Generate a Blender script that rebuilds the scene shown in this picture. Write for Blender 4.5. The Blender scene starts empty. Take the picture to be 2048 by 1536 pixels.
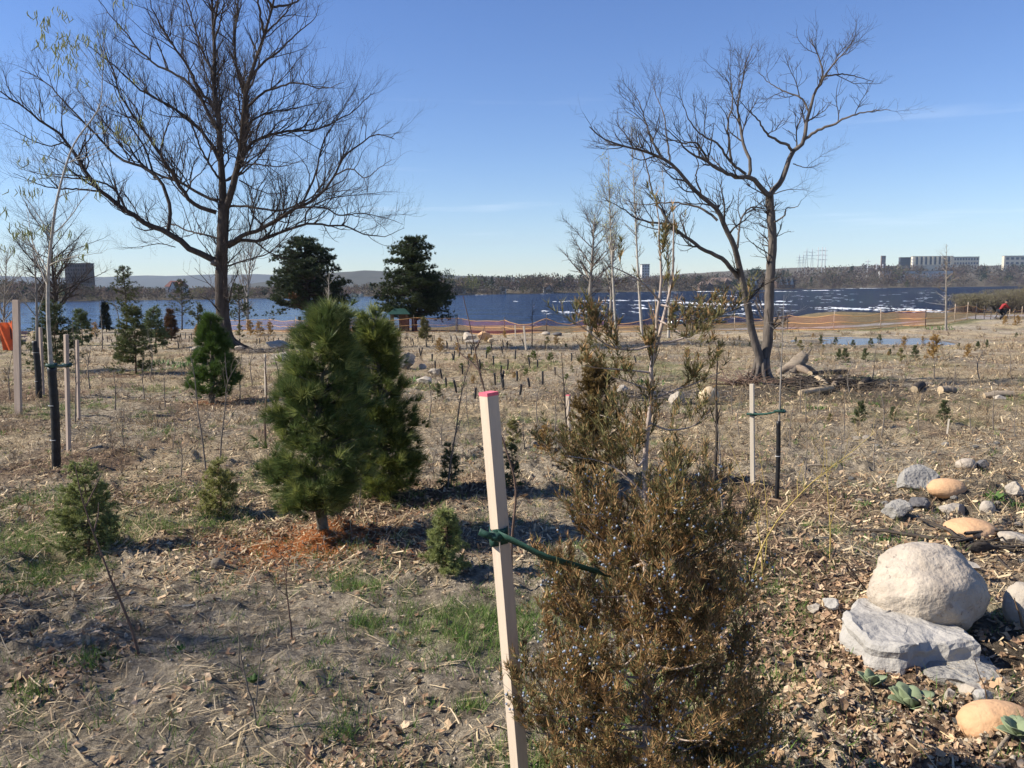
import bpy, math
import numpy as np
from mathutils import Vector, Matrix, Euler

# ------------------------------------------------------------------ camera, sky, sun
sc = bpy.context.scene
COL = sc.collection
F = 1590.0                       # focal length in pixels of the 2048 wide photograph
EYE = np.array([0.0, 0.0, 1.6])
PITCH, ROLL = math.atan(198 / F), math.radians(-0.5)
cam_d = bpy.data.cameras.new('camera')
cam_d.sensor_width = 36.0
cam_d.lens = F / 2048 * 36.0
cam_d.clip_start = 0.05
cam_d.clip_end = 40000
cam = bpy.data.objects.new('camera', cam_d)
COL.objects.link(cam)
CR = (Matrix.Rotation(math.pi / 2 - PITCH, 3, 'X') @ Matrix.Rotation(ROLL, 3, 'Z'))
cam.matrix_world = Matrix.Translation(EYE) @ CR.to_4x4()
sc.camera = cam
CRn = np.array(CR)

SUN_EL = math.radians(36)
SUN_AZ = math.radians(-93)       # measured from +Y towards +X: the sun stands at the left
sun_dir = np.array([math.sin(SUN_AZ) * math.cos(SUN_EL), math.cos(SUN_AZ) * math.cos(SUN_EL), math.sin(SUN_EL)])
sun_d = bpy.data.lights.new('sun', 'SUN')
sun_d.energy = 5.0
sun_d.angle = math.radians(0.53)
sun_d.color = (1.0, 0.925, 0.81)
sun = bpy.data.objects.new('sun', sun_d)
COL.objects.link(sun)
sun.rotation_euler = Vector(sun_dir).to_track_quat('Z', 'Y').to_euler()
sun.location = (-30, 5, 40)

world = bpy.data.worlds.new('World')
sc.world = world
world.use_nodes = True
wn, wl = world.node_tree.nodes, world.node_tree.links
wn.clear()
wo = wn.new('ShaderNodeOutputWorld')
bg = wn.new('ShaderNodeBackground')
sky = wn.new('ShaderNodeTexSky')
sky.sky_type = 'NISHITA'
sky.sun_disc = False
sky.sun_elevation = SUN_EL
sky.sun_rotation = SUN_AZ
sky.altitude = 60
sky.air_density = 1.0
sky.dust_density = 0.0
sky.ozone_density = 4.5
bg.inputs['Strength'].default_value = 0.088
# thin cirrus streaks low in the sky
tc = wn.new('ShaderNodeTexCoord')
mp = wn.new('ShaderNodeMapping')
mp.inputs['Scale'].default_value = (1.3, 1.3, 26.0)
mp.inputs['Location'].default_value = (3.1, 0.7, 1.45)
nz = wn.new('ShaderNodeTexNoise')
nz.inputs['Scale'].default_value = 1.7
nz.inputs['Detail'].default_value = 5
nz.inputs['Roughness'].default_value = 0.55
rp = wn.new('ShaderNodeMapRange')
rp.inputs['From Min'].default_value = 0.6
rp.inputs['From Max'].default_value = 0.82
rp.inputs['To Max'].default_value = 0.42
sep = wn.new('ShaderNodeSeparateXYZ')
lo = wn.new('ShaderNodeMapRange')
lo.inputs['From Min'].default_value = 0.26
lo.inputs['From Max'].default_value = 0.10
mul = wn.new('ShaderNodeMath'); mul.operation = 'MULTIPLY'
mixc = wn.new('ShaderNodeMix'); mixc.data_type = 'RGBA'
mixc.inputs['B'].default_value = (8.4, 8.9, 9.6, 1)
wl.new(tc.outputs['Generated'], mp.inputs['Vector'])
wl.new(mp.outputs['Vector'], nz.inputs['Vector'])
wl.new(nz.outputs['Fac'], rp.inputs['Value'])
wl.new(tc.outputs['Generated'], sep.inputs['Vector'])
wl.new(sep.outputs['Z'], lo.inputs['Value'])
wl.new(rp.outputs['Result'], mul.inputs[0])
wl.new(lo.outputs['Result'], mul.inputs[1])
wl.new(mul.outputs[0], mixc.inputs['Factor'])
hs = wn.new('ShaderNodeHueSaturation'); hs.inputs['Saturation'].default_value = 1.15; hs.inputs['Hue'].default_value = 0.514
wl.new(sky.outputs['Color'], hs.inputs['Color'])
wl.new(hs.outputs['Color'], mixc.inputs['A'])
wl.new(mixc.outputs['Result'], bg.inputs['Color'])
wl.new(bg.outputs['Background'], wo.inputs['Surface'])

sc.view_settings.view_transform = 'Standard'
sc.view_settings.look = 'None'
sc.view_settings.exposure = 0.8
sc.view_settings.gamma = 1.0
sc.view_settings.use_curve_mapping = False
sc.render.engine = 'CYCLES'
sc.cycles.max_bounces = 5
sc.cycles.diffuse_bounces = 2
sc.cycles.glossy_bounces = 2
sc.cycles.transparent_max_bounces = 12
sc.cycles.use_denoising = True
sc.cycles.volume_bounces = 0

# ------------------------------------------------------------------ helpers
rng = np.random.default_rng(7)
ORG = {}

def nrm(v):
    return v / np.maximum(np.linalg.norm(v, axis=-1, keepdims=True), 1e-9)

def ray(px, py):
    d = np.stack([(np.asarray(px, float) - 1024) / F, (768 - np.asarray(py, float)) / F, -np.ones_like(np.asarray(px, float))], -1)
    return d @ CRn.T

def _hash(ix, iy, seed):
    h = (ix.astype(np.int64) * 374761393 + iy.astype(np.int64) * 668265263 + seed * 1274126177) & 0xFFFFFFFF
    h = ((h ^ (h >> 13)) * 1274126177) & 0xFFFFFFFF
    h = h ^ (h >> 16)
    return (h & 0xFFFFFF) / float(0xFFFFFF)

def vnoise(x, y, seed=0):
    x = np.asarray(x, float); y = np.asarray(y, float)
    ix, iy = np.floor(x), np.floor(y)
    fx, fy = x - ix, y - iy
    ix = ix.astype(np.int64); iy = iy.astype(np.int64)
    ux, uy = fx * fx * fx * (fx * (fx * 6 - 15) + 10), fy * fy * fy * (fy * (fy * 6 - 15) + 10)
    a, b = _hash(ix, iy, seed), _hash(ix + 1, iy, seed)
    c, d = _hash(ix, iy + 1, seed), _hash(ix + 1, iy + 1, seed)
    return a * (1 - ux) * (1 - uy) + b * ux * (1 - uy) + c * (1 - ux) * uy + d * ux * uy

def fbm(x, y, octs=4, seed=0, gain=0.5):
    s, a, t = 0.0, 1.0, 0.0
    for k in range(octs):
        s = s + a * (vnoise(x * 2 ** k + 17.3 * k, y * 2 ** k - 9.1 * k, seed + k) - 0.5)
        t += a
        a *= gain
    return s / t * 2

def sstep(a, b, x):
    t = np.clip((x - a) / (b - a), 0, 1)
    return t * t * (3 - 2 * t)

WATER_Z = -4.6
POND = (17.0, 36.2, 3.0, 3.0, -1.13)      # x, y, rx, ry, level

def shore(x):
    return 73 + 27 * sstep(14, 46, x) + 1.5 * np.sin(x * 0.11)

FARSHORE = np.array([(-700, 330), (-244, 379), (-120, 455), (5, 547), (208, 694), (526, 857), (1000, 1010), (2500, 1400)], float)

def farshore(x):
    return np.interp(x, FARSHORE[:, 0], FARSHORE[:, 1]) + 7 * fbm(x / 45, x * 0 + 3, 3, 91)

def zmacro(x, y):
    x = np.asarray(x, float); y = np.asarray(y, float)
    z = -0.03 * np.clip(y, -40, 76)
    z = z + 0.22 * fbm(x / 9, y / 9, 3, 5) * sstep(3, 14, np.hypot(x, y)) * (1 - sstep(70, 80, y))
    z = z + 0.07 * fbm(x / 1.6, y / 1.6, 2, 25)
    # a low rise at the right beyond the pond and the hump the path runs behind
    z = z + 0.55 * np.exp(-(((x - 34) / 7.5) ** 2 + ((y - 56) / 9) ** 2))
    z = z + 0.45 * np.exp(-(((x - 38) / 7) ** 2 + ((y - 92) / 5) ** 2)) * sstep(20, 30, x)
    px, py, rx, ry, lv = POND
    e = np.hypot((x - px) / rx, (y - py) / ry)
    e = e + 0.25 * fbm(x / 2.2, y / 2.2, 2, 44)
    k = 1 - sstep(0.85, 1.45, e)
    z = z * (1 - k) + (lv - 0.16 * (1 - sstep(0.6, 1.08, e)) + 0.05 * sstep(1.0, 1.3, e)) * k
    s = shore(x)
    k = sstep(0, 13, y - s)
    z = z * (1 - k) + (WATER_Z - 0.9) * k
    fs = farshore(x)
    d = y - fs
    rise = np.where(d > -6, np.clip(d + 6, 0, 40) * 0.055 + np.clip(d - 30, 0, 900) * (0.004 + 0.042 * sstep(120, 700, x)), 0)
    rise = np.minimum(rise, 60) * (1 + 0.15 * fbm(x / 120, y / 120, 3, 61))
    z = z + np.where(d > -6, rise, 0)
    return z

def zmicro(x, y):
    r = np.hypot(x, y)
    a = 1 - sstep(14, 45, r)
    b = 1 - sstep(7, 20, r)
    z = 0.055 * fbm(x / 0.42, y / 0.42, 3, 12) * (0.35 + 0.65 * a)
    c = fbm(x / 0.085, y / 0.085, 3, 31, 0.6)
    c2 = vnoise(x / 0.06, y / 0.06, 38)
    rough = 0.35 + 0.9 * sstep(-0.15, 0.35, fbm(x / 0.9, y / 0.9, 2, 77))
    z = z + (0.058 * np.maximum(c, -0.25) + 0.028 * (c2 ** 2)) * b * rough
    z = z + 0.05 * np.maximum(fbm(x / 0.2, y / 0.2, 2, 57), -0.1) * (1 - sstep(14, 30, r)) * (0.4 + 0.6 * rough)
    return z * (1 - sstep(60, 72, r))

def zg(x, y):
    return zmacro(x, y) + zmicro(np.asarray(x, float), np.asarray(y, float))

def at(px, py, plane=None):
    """the point of the ground (or of a level plane) seen at a pixel of the photograph"""
    d = ray(px, py)
    if plane is not None:
        return EYE + d * ((plane - EYE[2]) / d[2])
    t = np.concatenate([np.linspace(1.2, 20, 700), np.linspace(20.05, 110, 1200)])
    p = EYE + d[None] * t[:, None]
    hit = np.nonzero(p[:, 2] < zmacro(p[:, 0], p[:, 1]))[0]
    q = p[hit[0]] if len(hit) else p[-1]
    q = q.copy()
    q[2] = float(zg(q[0], q[1]))
    return q

def pxat(px, py, y):
    """the point at depth y seen at a pixel"""
    d = ray(px, py)
    return EYE + d * (np.asarray(y, float) / d[..., 1])[..., None]

def mk(name, V, faces, mat, parent=None, col=None, smooth=True, org=None):
    """one mesh object from world-space vertices; faces: list of (m,k) index arrays"""
    V = np.asarray(V, float).reshape(-1, 3)
    if parent is not None:
        o0 = ORG[parent]
        V = V - o0
    elif org is not None:
        V = V - np.asarray(org)
    me = bpy.data.meshes.new(name)
    faces = [np.asarray(f, np.int64) for f in faces if len(f)]
    nl = sum(f.size for f in faces); nf = sum(len(f) for f in faces)
    me.vertices.add(len(V)); me.vertices.foreach_set('co', V.astype(np.float32).ravel())
    me.loops.add(nl); me.loops.foreach_set('vertex_index', np.concatenate([f.ravel() for f in faces]).astype(np.int32))
    sizes = np.concatenate([np.full(len(f), f.shape[1]) for f in faces])
    me.polygons.add(nf)
    me.polygons.foreach_set('loop_start', np.concatenate([[0], np.cumsum(sizes)[:-1]]).astype(np.int32))
    me.polygons.foreach_set('loop_total', sizes.astype(np.int32))
    me.polygons.foreach_set('use_smooth', np.full(nf, bool(smooth)))
    me.update(calc_edges=True)
    if col is not None:
        a = me.color_attributes.new('Col', 'FLOAT_COLOR', 'POINT')
        c = np.ones((len(V), 4), np.float32); c[:, :3] = col
        a.data.foreach_set('color', c.ravel())
    me.materials.append(mat)
    o = bpy.data.objects.new(name, me)
    COL.objects.link(o)
    if parent is not None:
        o.parent = parent
        ORG[o] = ORG[parent]
    else:
        ORG[o] = np.zeros(3) if org is None else np.asarray(org, float)
        o.location = ORG[o]
    return o

def tag(o, label=None, cat=None, group=None, kind=None):
    if label: o['label'] = label
    if cat: o['category'] = cat
    if group: o['group'] = group
    if kind: o['kind'] = kind
    return o

def thing(name, label, cat, loc, group=None):
    o = bpy.data.objects.new(name, None)
    o.empty_display_size = 0.1
    COL.objects.link(o)
    o.location = [float(v) for v in loc]
    ORG[o] = np.array(loc, float)
    return tag(o, label, cat, group)

def dup(root, loc, rotz=0.0, scale=1.0, label=None, group=None):
    r = root.copy(); COL.objects.link(r)
    r.location = [float(v) for v in loc]; r.rotation_euler = (0, 0, rotz); r.scale = (scale,) * 3 if np.isscalar(scale) else scale
    if label: r['label'] = label
    if group: r['group'] = group
    for ch in list(root.children):
        c = ch.copy(); COL.objects.link(c); c.parent = r
        for g in list(ch.children):
            d = g.copy(); COL.objects.link(d); d.parent = c
    return r

class MB:
    """collects shapes for one mesh"""
    def __init__(self): self.V, self.Q, self.T, self.C, self.n = [], [], [], [], 0
    def add(self, V, quads=None, tris=None, col=None):
        V = np.asarray(V, float).reshape(-1, 3)
        if quads is not None and len(quads): self.Q.append(np.asarray(quads, np.int64) + self.n)
        if tris is not None and len(tris): self.T.append(np.asarray(tris, np.int64) + self.n)
        self.V.append(V); self.n += len(V)
        if col is not None: self.C.append(np.broadcast_to(np.asarray(col, float), (len(V), 3)))
        return self
    def build(self, name, mat, parent=None, smooth=True, org=None):
        f = []
        if self.Q: f.append(np.concatenate(self.Q))
        if self.T: f.append(np.concatenate(self.T))
        return mk(name, np.concatenate(self.V), f, mat, parent, np.concatenate(self.C) if self.C else None, smooth, org)

def box(c, s, rz=0.0, R=None):
    c = np.asarray(c, float); s = np.asarray(s, float) / 2
    v = np.array([(x, y, z) for z in (-1, 1) for y in (-1, 1) for x in (-1, 1)], float) * s
    if R is None:
        k, q = math.cos(rz), math.sin(rz)
        R = np.array([(k, -q, 0), (q, k, 0), (0, 0, 1)])
    v = v @ np.asarray(R).T + c
    q = np.array([(0, 2, 3, 1), (4, 5, 7, 6), (0, 1, 5, 4), (2, 6, 7, 3), (0, 4, 6, 2), (1, 3, 7, 5)])
    return v, q

def tubes(P, R, sides, seed=0, cap=False):
    """P (T,n,3), R (T,n) -> vertices and quads"""
    P = np.asarray(P, float); R = np.asarray(R, float)
    T, n, _ = P.shape
    t = np.gradient(P, axis=1) if n > 2 else np.repeat((P[:, 1:] - P[:, :1]), 2, axis=1)
    t = nrm(t)
    g = np.random.default_rng(seed)
    mean = nrm(P[:, -1] - P[:, 0])
    ref = nrm(np.cross(mean, g.normal(size=(T, 3))))
    ref = ref[:, None, :] - (ref[:, None, :] * t).sum(-1, keepdims=True) * t
    u = nrm(ref); v = np.cross(t, u)
    a = np.arange(sides) / sides * 2 * np.pi
    V = P[:, :, None, :] + R[:, :, None, None] * (np.cos(a)[None, None, :, None] * u[:, :, None, :] + np.sin(a)[None, None, :, None] * v[:, :, None, :])
    base = (np.arange(T) * n * sides)[:, None, None] + (np.arange(n - 1) * sides)[None, :, None]
    i = np.arange(sides)[None, None, :]; j = (np.arange(sides) + 1)[None, None, :] % sides
    Q = np.stack([base + i, base + j, base + j + sides, base + i + sides], -1).reshape(-1, 4)
    return V.reshape(-1, 3), Q

def tube1(pts, rad, sides=8):
    pts = np.asarray(pts, float)
    rad = np.broadcast_to(np.asarray(rad, float), (len(pts),))
    V, Q = tubes(pts[None], rad[None], sides, 3)
    n = len(V)
    V = np.concatenate([V, pts[:1], pts[-1:]])
    i = np.arange(sides); j = (i + 1) % sides; b = (len(pts) - 1) * sides
    T = np.concatenate([np.stack([j, i, np.full(sides, n)], -1), np.stack([b + i, b + j, np.full(sides, n + 1)], -1)])
    return V, Q, T

def smooth_line(pts, n):
    """resampled Catmull-Rom line"""
    p = np.asarray(pts, float)
    if len(p) == 2: return p[0] + (p[1] - p[0]) * np.linspace(0, 1, n)[:, None]
    q = np.concatenate([[2 * p[0] - p[1]], p, [2 * p[-1] - p[-2]]])
    out = []
    for k in range(len(p) - 1):
        t = np.linspace(0, 1, 12, endpoint=False)[:, None]
        a, b, c, d = q[k], q[k + 1], q[k + 2], q[k + 3]
        out.append(0.5 * (2 * b + (c - a) * t + (2 * a - 5 * b + 4 * c - d) * t ** 2 + (3 * b - a - 3 * c + d) * t ** 3))
    o = np.concatenate(out + [p[-1:]])
    s = np.concatenate([[0], np.cumsum(np.linalg.norm(np.diff(o, axis=0), axis=1))])
    return np.stack([np.interp(np.linspace(0, s[-1], n), s, o[:, i]) for i in range(3)], -1)

def grow(P, R, count, g, tr=(0.25, 1.0), ang=(30, 60), length=(0.5, 1.0), n=7, up=0.1, wob=0.15, rr=0.55, rmax=1.0, rtip=0.35, flat=1.0, taper=0.5, bias=1.0, drop=0.0):
    """children sprouting from parent lines (T,n,3): all at once"""
    T, m, _ = P.shape
    w = np.linalg.norm(np.diff(P, axis=1), axis=2).sum(1); w = w / w.sum()
    idx = g.choice(T, count, p=w)
    t = tr[0] + (tr[1] - tr[0]) * g.random(count) ** bias
    s = t * (m - 1); i0 = np.minimum(s.astype(int), m - 2); f = (s - i0)[:, None]
    pos = P[idx, i0] * (1 - f) + P[idx, i0 + 1] * f
    tan = nrm(P[idx, i0 + 1] - P[idx, i0])
    rad = R[idx, i0] * (1 - f[:, 0]) + R[idx, i0 + 1] * f[:, 0]
    perp = nrm(np.cross(tan, g.normal(size=(count, 3))))
    perp[:, 1] *= flat
    a = np.radians(ang[0] + (ang[1] - ang[0]) * g.random(count))[:, None]
    d = nrm(np.cos(a) * tan + np.sin(a) * perp + np.array([0, 0, up]))
    L = (length[0] + (length[1] - length[0]) * g.random(count)) * (1 - taper * t)
    out = np.zeros((count, n, 3)); out[:, 0] = pos
    step = (L / (n - 1))[:, None]
    for k in range(1, n):
        d = nrm(d + wob * min(1, (7 / n) ** 0.5) * g.normal(size=(count, 3)) + np.array([0, 0, (up * 0.35 - drop * k / n) * 6 / n]))
        out[:, k] = out[:, k - 1] + d * step
    r0 = np.minimum(rad * rr, rmax)
    Rr = r0[:, None] * (1 - (1 - rtip) * np.linspace(0, 1, n)[None])
    return out, Rr

# ------------------------------------------------------------------ materials
def mat(name, color=(0.5, 0.5, 0.5), rough=0.85, var=0.25, scale=8.0, bump=0.0, bscale=None, attr=False, color2=None, spec=0.25, sx=(1, 1, 1), transl=0.0, detail=5.0):
    m = bpy.data.materials.new(name); m.use_nodes = True
    nt = m.node_tree; N, L = nt.nodes, nt.links
    b = N['Principled BSDF']
    b.inputs['Roughness'].default_value = rough
    b.inputs['Specular IOR Level'].default_value = spec
    tcn = N.new('ShaderNodeTexCoord'); mpn = N.new('ShaderNodeMapping'); mpn.inputs['Scale'].default_value = sx
    L.new(tcn.outputs['Object'], mpn.inputs['Vector'])
    nz = N.new('ShaderNodeTexNoise'); nz.inputs['Scale'].default_value = scale; nz.inputs['Detail'].default_value = detail
    nz.inputs['Roughness'].default_value = 0.62
    L.new(mpn.outputs['Vector'], nz.inputs['Vector'])
    mr = N.new('ShaderNodeMapRange')
    mr.inputs['From Min'].default_value = 0.25; mr.inputs['From Max'].default_value = 0.75
    L.new(nz.outputs['Fac'], mr.inputs['Value'])
    mx = N.new('ShaderNodeMix'); mx.data_type = 'RGBA'
    L.new(mr.outputs['Result'], mx.inputs['Factor'])
    if attr:
        an = N.new('ShaderNodeAttribute'); an.attribute_name = 'Col'
        mlo = N.new('ShaderNodeMix'); mlo.data_type = 'RGBA'; mlo.blend_type = 'MULTIPLY'; mlo.inputs['Factor'].default_value = 1
        mhi = N.new('ShaderNodeMix'); mhi.data_type = 'RGBA'; mhi.blend_type = 'MULTIPLY'; mhi.inputs['Factor'].default_value = 1
        L.new(an.outputs['Color'], mlo.inputs['A']); mlo.inputs['B'].default_value = (1 - var, 1 - var, 1 - var, 1)
        L.new(an.outputs['Color'], mhi.inputs['A']); mhi.inputs['B'].default_value = (1 + var, 1 + var, 1 + var, 1)
        L.new(mlo.outputs['Result'], mx.inputs['A']); L.new(mhi.outputs['Result'], mx.inputs['B'])
    else:
        c = np.array(color)
        lo_, hi_ = (c * (1 - var), c * (1 + var)) if color2 is None else (c, np.array(color2))
        mx.inputs['A'].default_value = (*lo_, 1); mx.inputs['B'].default_value = (*hi_, 1)
    L.new(mx.outputs['Result'], b.inputs['Base Color'])
    if bump:
        bz = N.new('ShaderNodeTexNoise'); bz.inputs['Scale'].default_value = bscale or scale * 3; bz.inputs['Detail'].default_value = 6
        L.new(mpn.outputs['Vector'], bz.inputs['Vector'])
        bp = N.new('ShaderNodeBump'); bp.inputs['Strength'].default_value = 1.0; bp.inputs['Distance'].default_value = bump
        L.new(bz.outputs['Fac'], bp.inputs['Height']); L.new(bp.outputs['Normal'], b.inputs['Normal'])
    if transl:
        tr = N.new('ShaderNodeBsdfTranslucent'); ms = N.new('ShaderNodeMixShader'); ms.inputs['Fac'].default_value = transl
        L.new(mx.outputs['Result'], tr.inputs['Color'])
        L.new(b.outputs['BSDF'], ms.inputs[1]); L.new(tr.outputs['BSDF'], ms.inputs[2])
        L.new(ms.outputs['Shader'], N['Material Output'].inputs['Surface'])
    return m

M = {}
M['bark_oak'] = mat('oak bark', (0.062, 0.05, 0.042), 0.95, 0.5, 6, 0.03, 14, sx=(1, 1, 0.22))
M['twig_oak'] = mat('oak twigs', (0.055, 0.043, 0.037), 0.9, 0.35, 3)
M['bark_walnut'] = mat('walnut bark', (0.125, 0.105, 0.088), 0.95, 0.55, 7, 0.02, 22, sx=(1, 1, 0.25))
M['twig_walnut'] = mat('walnut twigs', (0.065, 0.052, 0.043), 0.9, 0.35, 3)
M['bark_pale'] = mat('pale poplar bark', (0.38, 0.345, 0.29), 0.85, 0.35, 14, 0.004, 30, sx=(1, 1, 1.6))
M['bark_grey'] = mat('grey bark', (0.23, 0.205, 0.175), 0.9, 0.4, 12, 0.004, 40, sx=(1, 1, 0.3))
M['twig_grey'] = mat('grey twigs', (0.17, 0.145, 0.12), 0.9, 0.3, 5)
M['twig_red'] = mat('reddish brown whip bark', (0.14, 0.09, 0.065), 0.75, 0.35, 20)
M['twig_yellow'] = mat('yellow willow whip bark', (0.40, 0.30, 0.09), 0.7, 0.25, 20)
M['bark_dark'] = mat('dark bark', (0.06, 0.048, 0.038), 0.95, 0.4, 10, 0.006, 30)
M['needles'] = mat('needles', rough=0.5, var=0.2, scale=9, attr=True, spec=0.35, transl=0.22)
M['cedar'] = mat('cedar scale foliage', rough=0.75, var=0.2, scale=20, attr=True, spec=0.2, transl=0.22)
M['straw'] = mat('straw', rough=0.75, var=0.15, scale=6, attr=True, spec=0.2, transl=0.12)
M['leaflitter'] = mat('dry leaves', rough=0.8, var=0.2, scale=14, attr=True, spec=0.2, transl=0.12)
M['grass'] = mat('grass', rough=0.6, var=0.2, scale=8, attr=True, spec=0.25, transl=0.25)
M['farfoliage'] = mat('far foliage', rough=0.95, var=0.2, scale=0.2, attr=True, spec=0.0, transl=0.45)
M['stake'] = mat('planed stake wood', (0.56, 0.455, 0.345), 0.7, 0.12, 5, 0.0008, 60, sx=(6, 6, 0.35))
M['stake_grey'] = mat('weathered stake wood', (0.40, 0.315, 0.25), 0.8, 0.2, 6, 0.001, 50, sx=(6, 6, 0.4))
M['stake_white'] = mat('pale stake wood', (0.54, 0.47, 0.37), 0.75, 0.14, 6, 0.0008, 60, sx=(6, 6, 0.4))
M['pink'] = mat('pink marking paint', (0.72, 0.15, 0.19), 0.6, 0.25, 30)
M['strap'] = mat('green webbing', (0.022, 0.062, 0.045), 0.55, 0.25, 60, 0.0006, 300)
M['guard'] = mat('black plastic guard', (0.012, 0.012, 0.013), 0.5, 0.4, 20, spec=0.4)
M['tie'] = mat('white tie', (0.6, 0.6, 0.58), 0.5, 0.1, 10)
M['berry'] = mat('bloomed blue berry', (0.16, 0.19, 0.25), 0.6, 0.5, 60, color2=(0.36, 0.41, 0.48))
M['catkin'] = mat('pale green catkin', (0.36, 0.38, 0.17), 0.75, 0.25, 40, transl=0.3)

# ------------------------------------------------------------------ the ground: one sheet from the camera's feet to the horizon
def ground_col(x, y):
    r = np.hypot(x, y)
    soil = np.array([0.405, 0.338, 0.245])
    sand = np.array([0.47, 0.395, 0.29])
    strw = np.array([0.52, 0.405, 0.245])
    mulch = np.array([0.215, 0.142, 0.092])
    dark = np.array([0.13, 0.105, 0.08])
    green = np.array([0.165, 0.19, 0.06])
    c = np.broadcast_to(soil, x.shape + (3,)).copy()
    def lay(k, t):
        nonlocal c
        c = c * (1 - k[..., None]) + t * k[..., None]
    lay(0.75 * sstep(-0.25, 0.35, fbm(x / 2.6, y / 2.6, 3, 101)) * sstep(4, 11, r), strw)
    lay(0.7 * sstep(0.15, 0.55, fbm(x / 3.5 + 9, y / 7, 3, 140)) * sstep(6, 9, r), sand)
    lay(0.55 * sstep(0.1, 0.5, fbm(x / 1.1, y / 1.1, 3, 150)), mulch * 1.25)
    lay(0.6 * sstep(0.18, 0.5, fbm(x / 1.9 + 4, y / 1.9, 3, 160)) * (1 - 0.5 * sstep(20, 40, r)), green)
    for mx_, my_, mr_ in MULCH:
        e = np.hypot(x - mx_, y - my_) / mr_ + 0.35 * fbm(x / 0.5, y / 0.5, 2, 170)
        lay(0.85 * (1 - sstep(0.55, 1.1, e)), mulch)
    for mx_, my_, mr_ in ORANGE:
        e = np.hypot(x - mx_, y - my_) / mr_ + 0.45 * fbm(x / 0.25, y / 0.25, 2, 171)
        lay(0.8 * (1 - sstep(0.35, 1.1, e)), np.array([0.33, 0.125, 0.045]))
    for mx_, my_, ma_, mb_ in DARKSOIL:
        e = np.hypot((x - mx_) / ma_, (y - my_) / mb_) + 0.4 * fbm(x / 1.2, y / 1.2, 3, 172)
        lay(0.8 * (1 - sstep(0.5, 1.15, e)), dark)
    # sandy rim of the pond
    e = np.hypot((x - POND[0]) / POND[2], (y - POND[1]) / POND[3]) + 0.25 * fbm(x / 2.2, y / 2.2, 2, 44)
    lay(0.8 * np.exp(-((e - 1.18) / 0.14) ** 2), sand)
    lay(1 - sstep(0.9, 1.05, e), dark)
    # the strip under the fence and the grassy bank behind it
    fy = fence_y(x)
    lay(0.75 * np.exp(-((y - fy + 1.2) / 1.3) ** 2) * (x > 18), green * 0.8)
    lay(sstep(0.6, 2.0, y - fy), np.array([0.21, 0.165, 0.09]))
    pk = np.exp(-np.clip(np.abs(y - fy - 6) - 1.9, 0, None) ** 2 / 0.06) * sstep(12, 17, x)
    lay(pk, np.array([0.36, 0.33, 0.30]))
    far = sstep(150, 250, y)
    lay(far, np.array([0.105, 0.085, 0.055]) * (0.7 + 0.6 * vnoise(x / 14, y / 30, 9))[..., None])
    return c

FENCE_PX = [(-160, 745), (-40, 700), (0, 684), (34, 664), (80, 659), (170, 657), (300, 658), (420, 660), (560, 664), (760, 665), (905, 664), (1060, 667), (1150, 664), (1290, 664), (1420, 662), (1560, 661), (1690, 659), (1790, 653), (1905, 645), (2048, 637), (2140, 634)]
FENCE = np.array([at(a, b) for a, b in FENCE_PX])
_k = FENCE[:, 0] > -29
def fence_y(x):
    return np.interp(x, FENCE[3:, 0], FENCE[3:, 1])

P1, P2, P3 = at(650, 1086), at(770, 1000), at(423, 806)
MULCH = [(P1[0] + 0.1, P1[1], 1.0), (P2[0] + 0.1, P2[1], 0.9), (P3[0], P3[1], 1.2)]
for a, b, r_ in [(1560, 1010, 1.0), (120, 935, 1.0), (1500, 1130, 0.7), (900, 990, 0.8), (235, 1000, 0.6), (1700, 1300, 0.5), (70, 790, 1.4), (270, 745, 1.5), (1960, 1500, 0.5)]:
    q = at(a, b); MULCH.append((q[0], q[1], r_))
ORANGE = [(P1[0] - 0.05, P1[1] - 0.02, 0.42), (P3[0] + 0.05, P3[1], 0.5)]
DARKSOIL = []
for a, b, ma, mb in [(1650, 790, 3.2, 2.0), (1330, 790, 2.6, 1.6), (1880, 1000, 0.9, 0.6), (2010, 1270, 0.45, 0.3)]:
    q = at(a, b); DARKSOIL.append((q[0], q[1], ma, mb))

th = np.concatenate([np.linspace(-180, -44, 40)[:-1], np.linspace(-44, 44, 440), np.linspace(44, 180, 40)[1:]])
th = np.radians(th)
rr_ = np.concatenate([[0.25, 0.6, 1.0, 1.3], 1.6 * (1.0094 ** np.arange(420)), ])
rr_ = rr_[rr_ < 75]
rr_ = np.concatenate([rr_, np.linspace(75.5, 125, 40), np.geomspace(130, 340, 14)[:-1], np.linspace(340, 1050, 45), np.geomspace(1070, 14000, 24)])
TH, RR = np.meshgrid(th, rr_)
gx, gy = RR * np.sin(TH), RR * np.cos(TH)
gz = zg(gx, gy)
nr, nt_ = gx.shape
i, j = np.meshgrid(np.arange(nr - 1), np.arange(nt_ - 1), indexing='ij')
quads = np.stack([i * nt_ + j, i * nt_ + j + 1, (i + 1) * nt_ + j + 1, (i + 1) * nt_ + j], -1).reshape(-1, 4)[:, ::-1]

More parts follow.
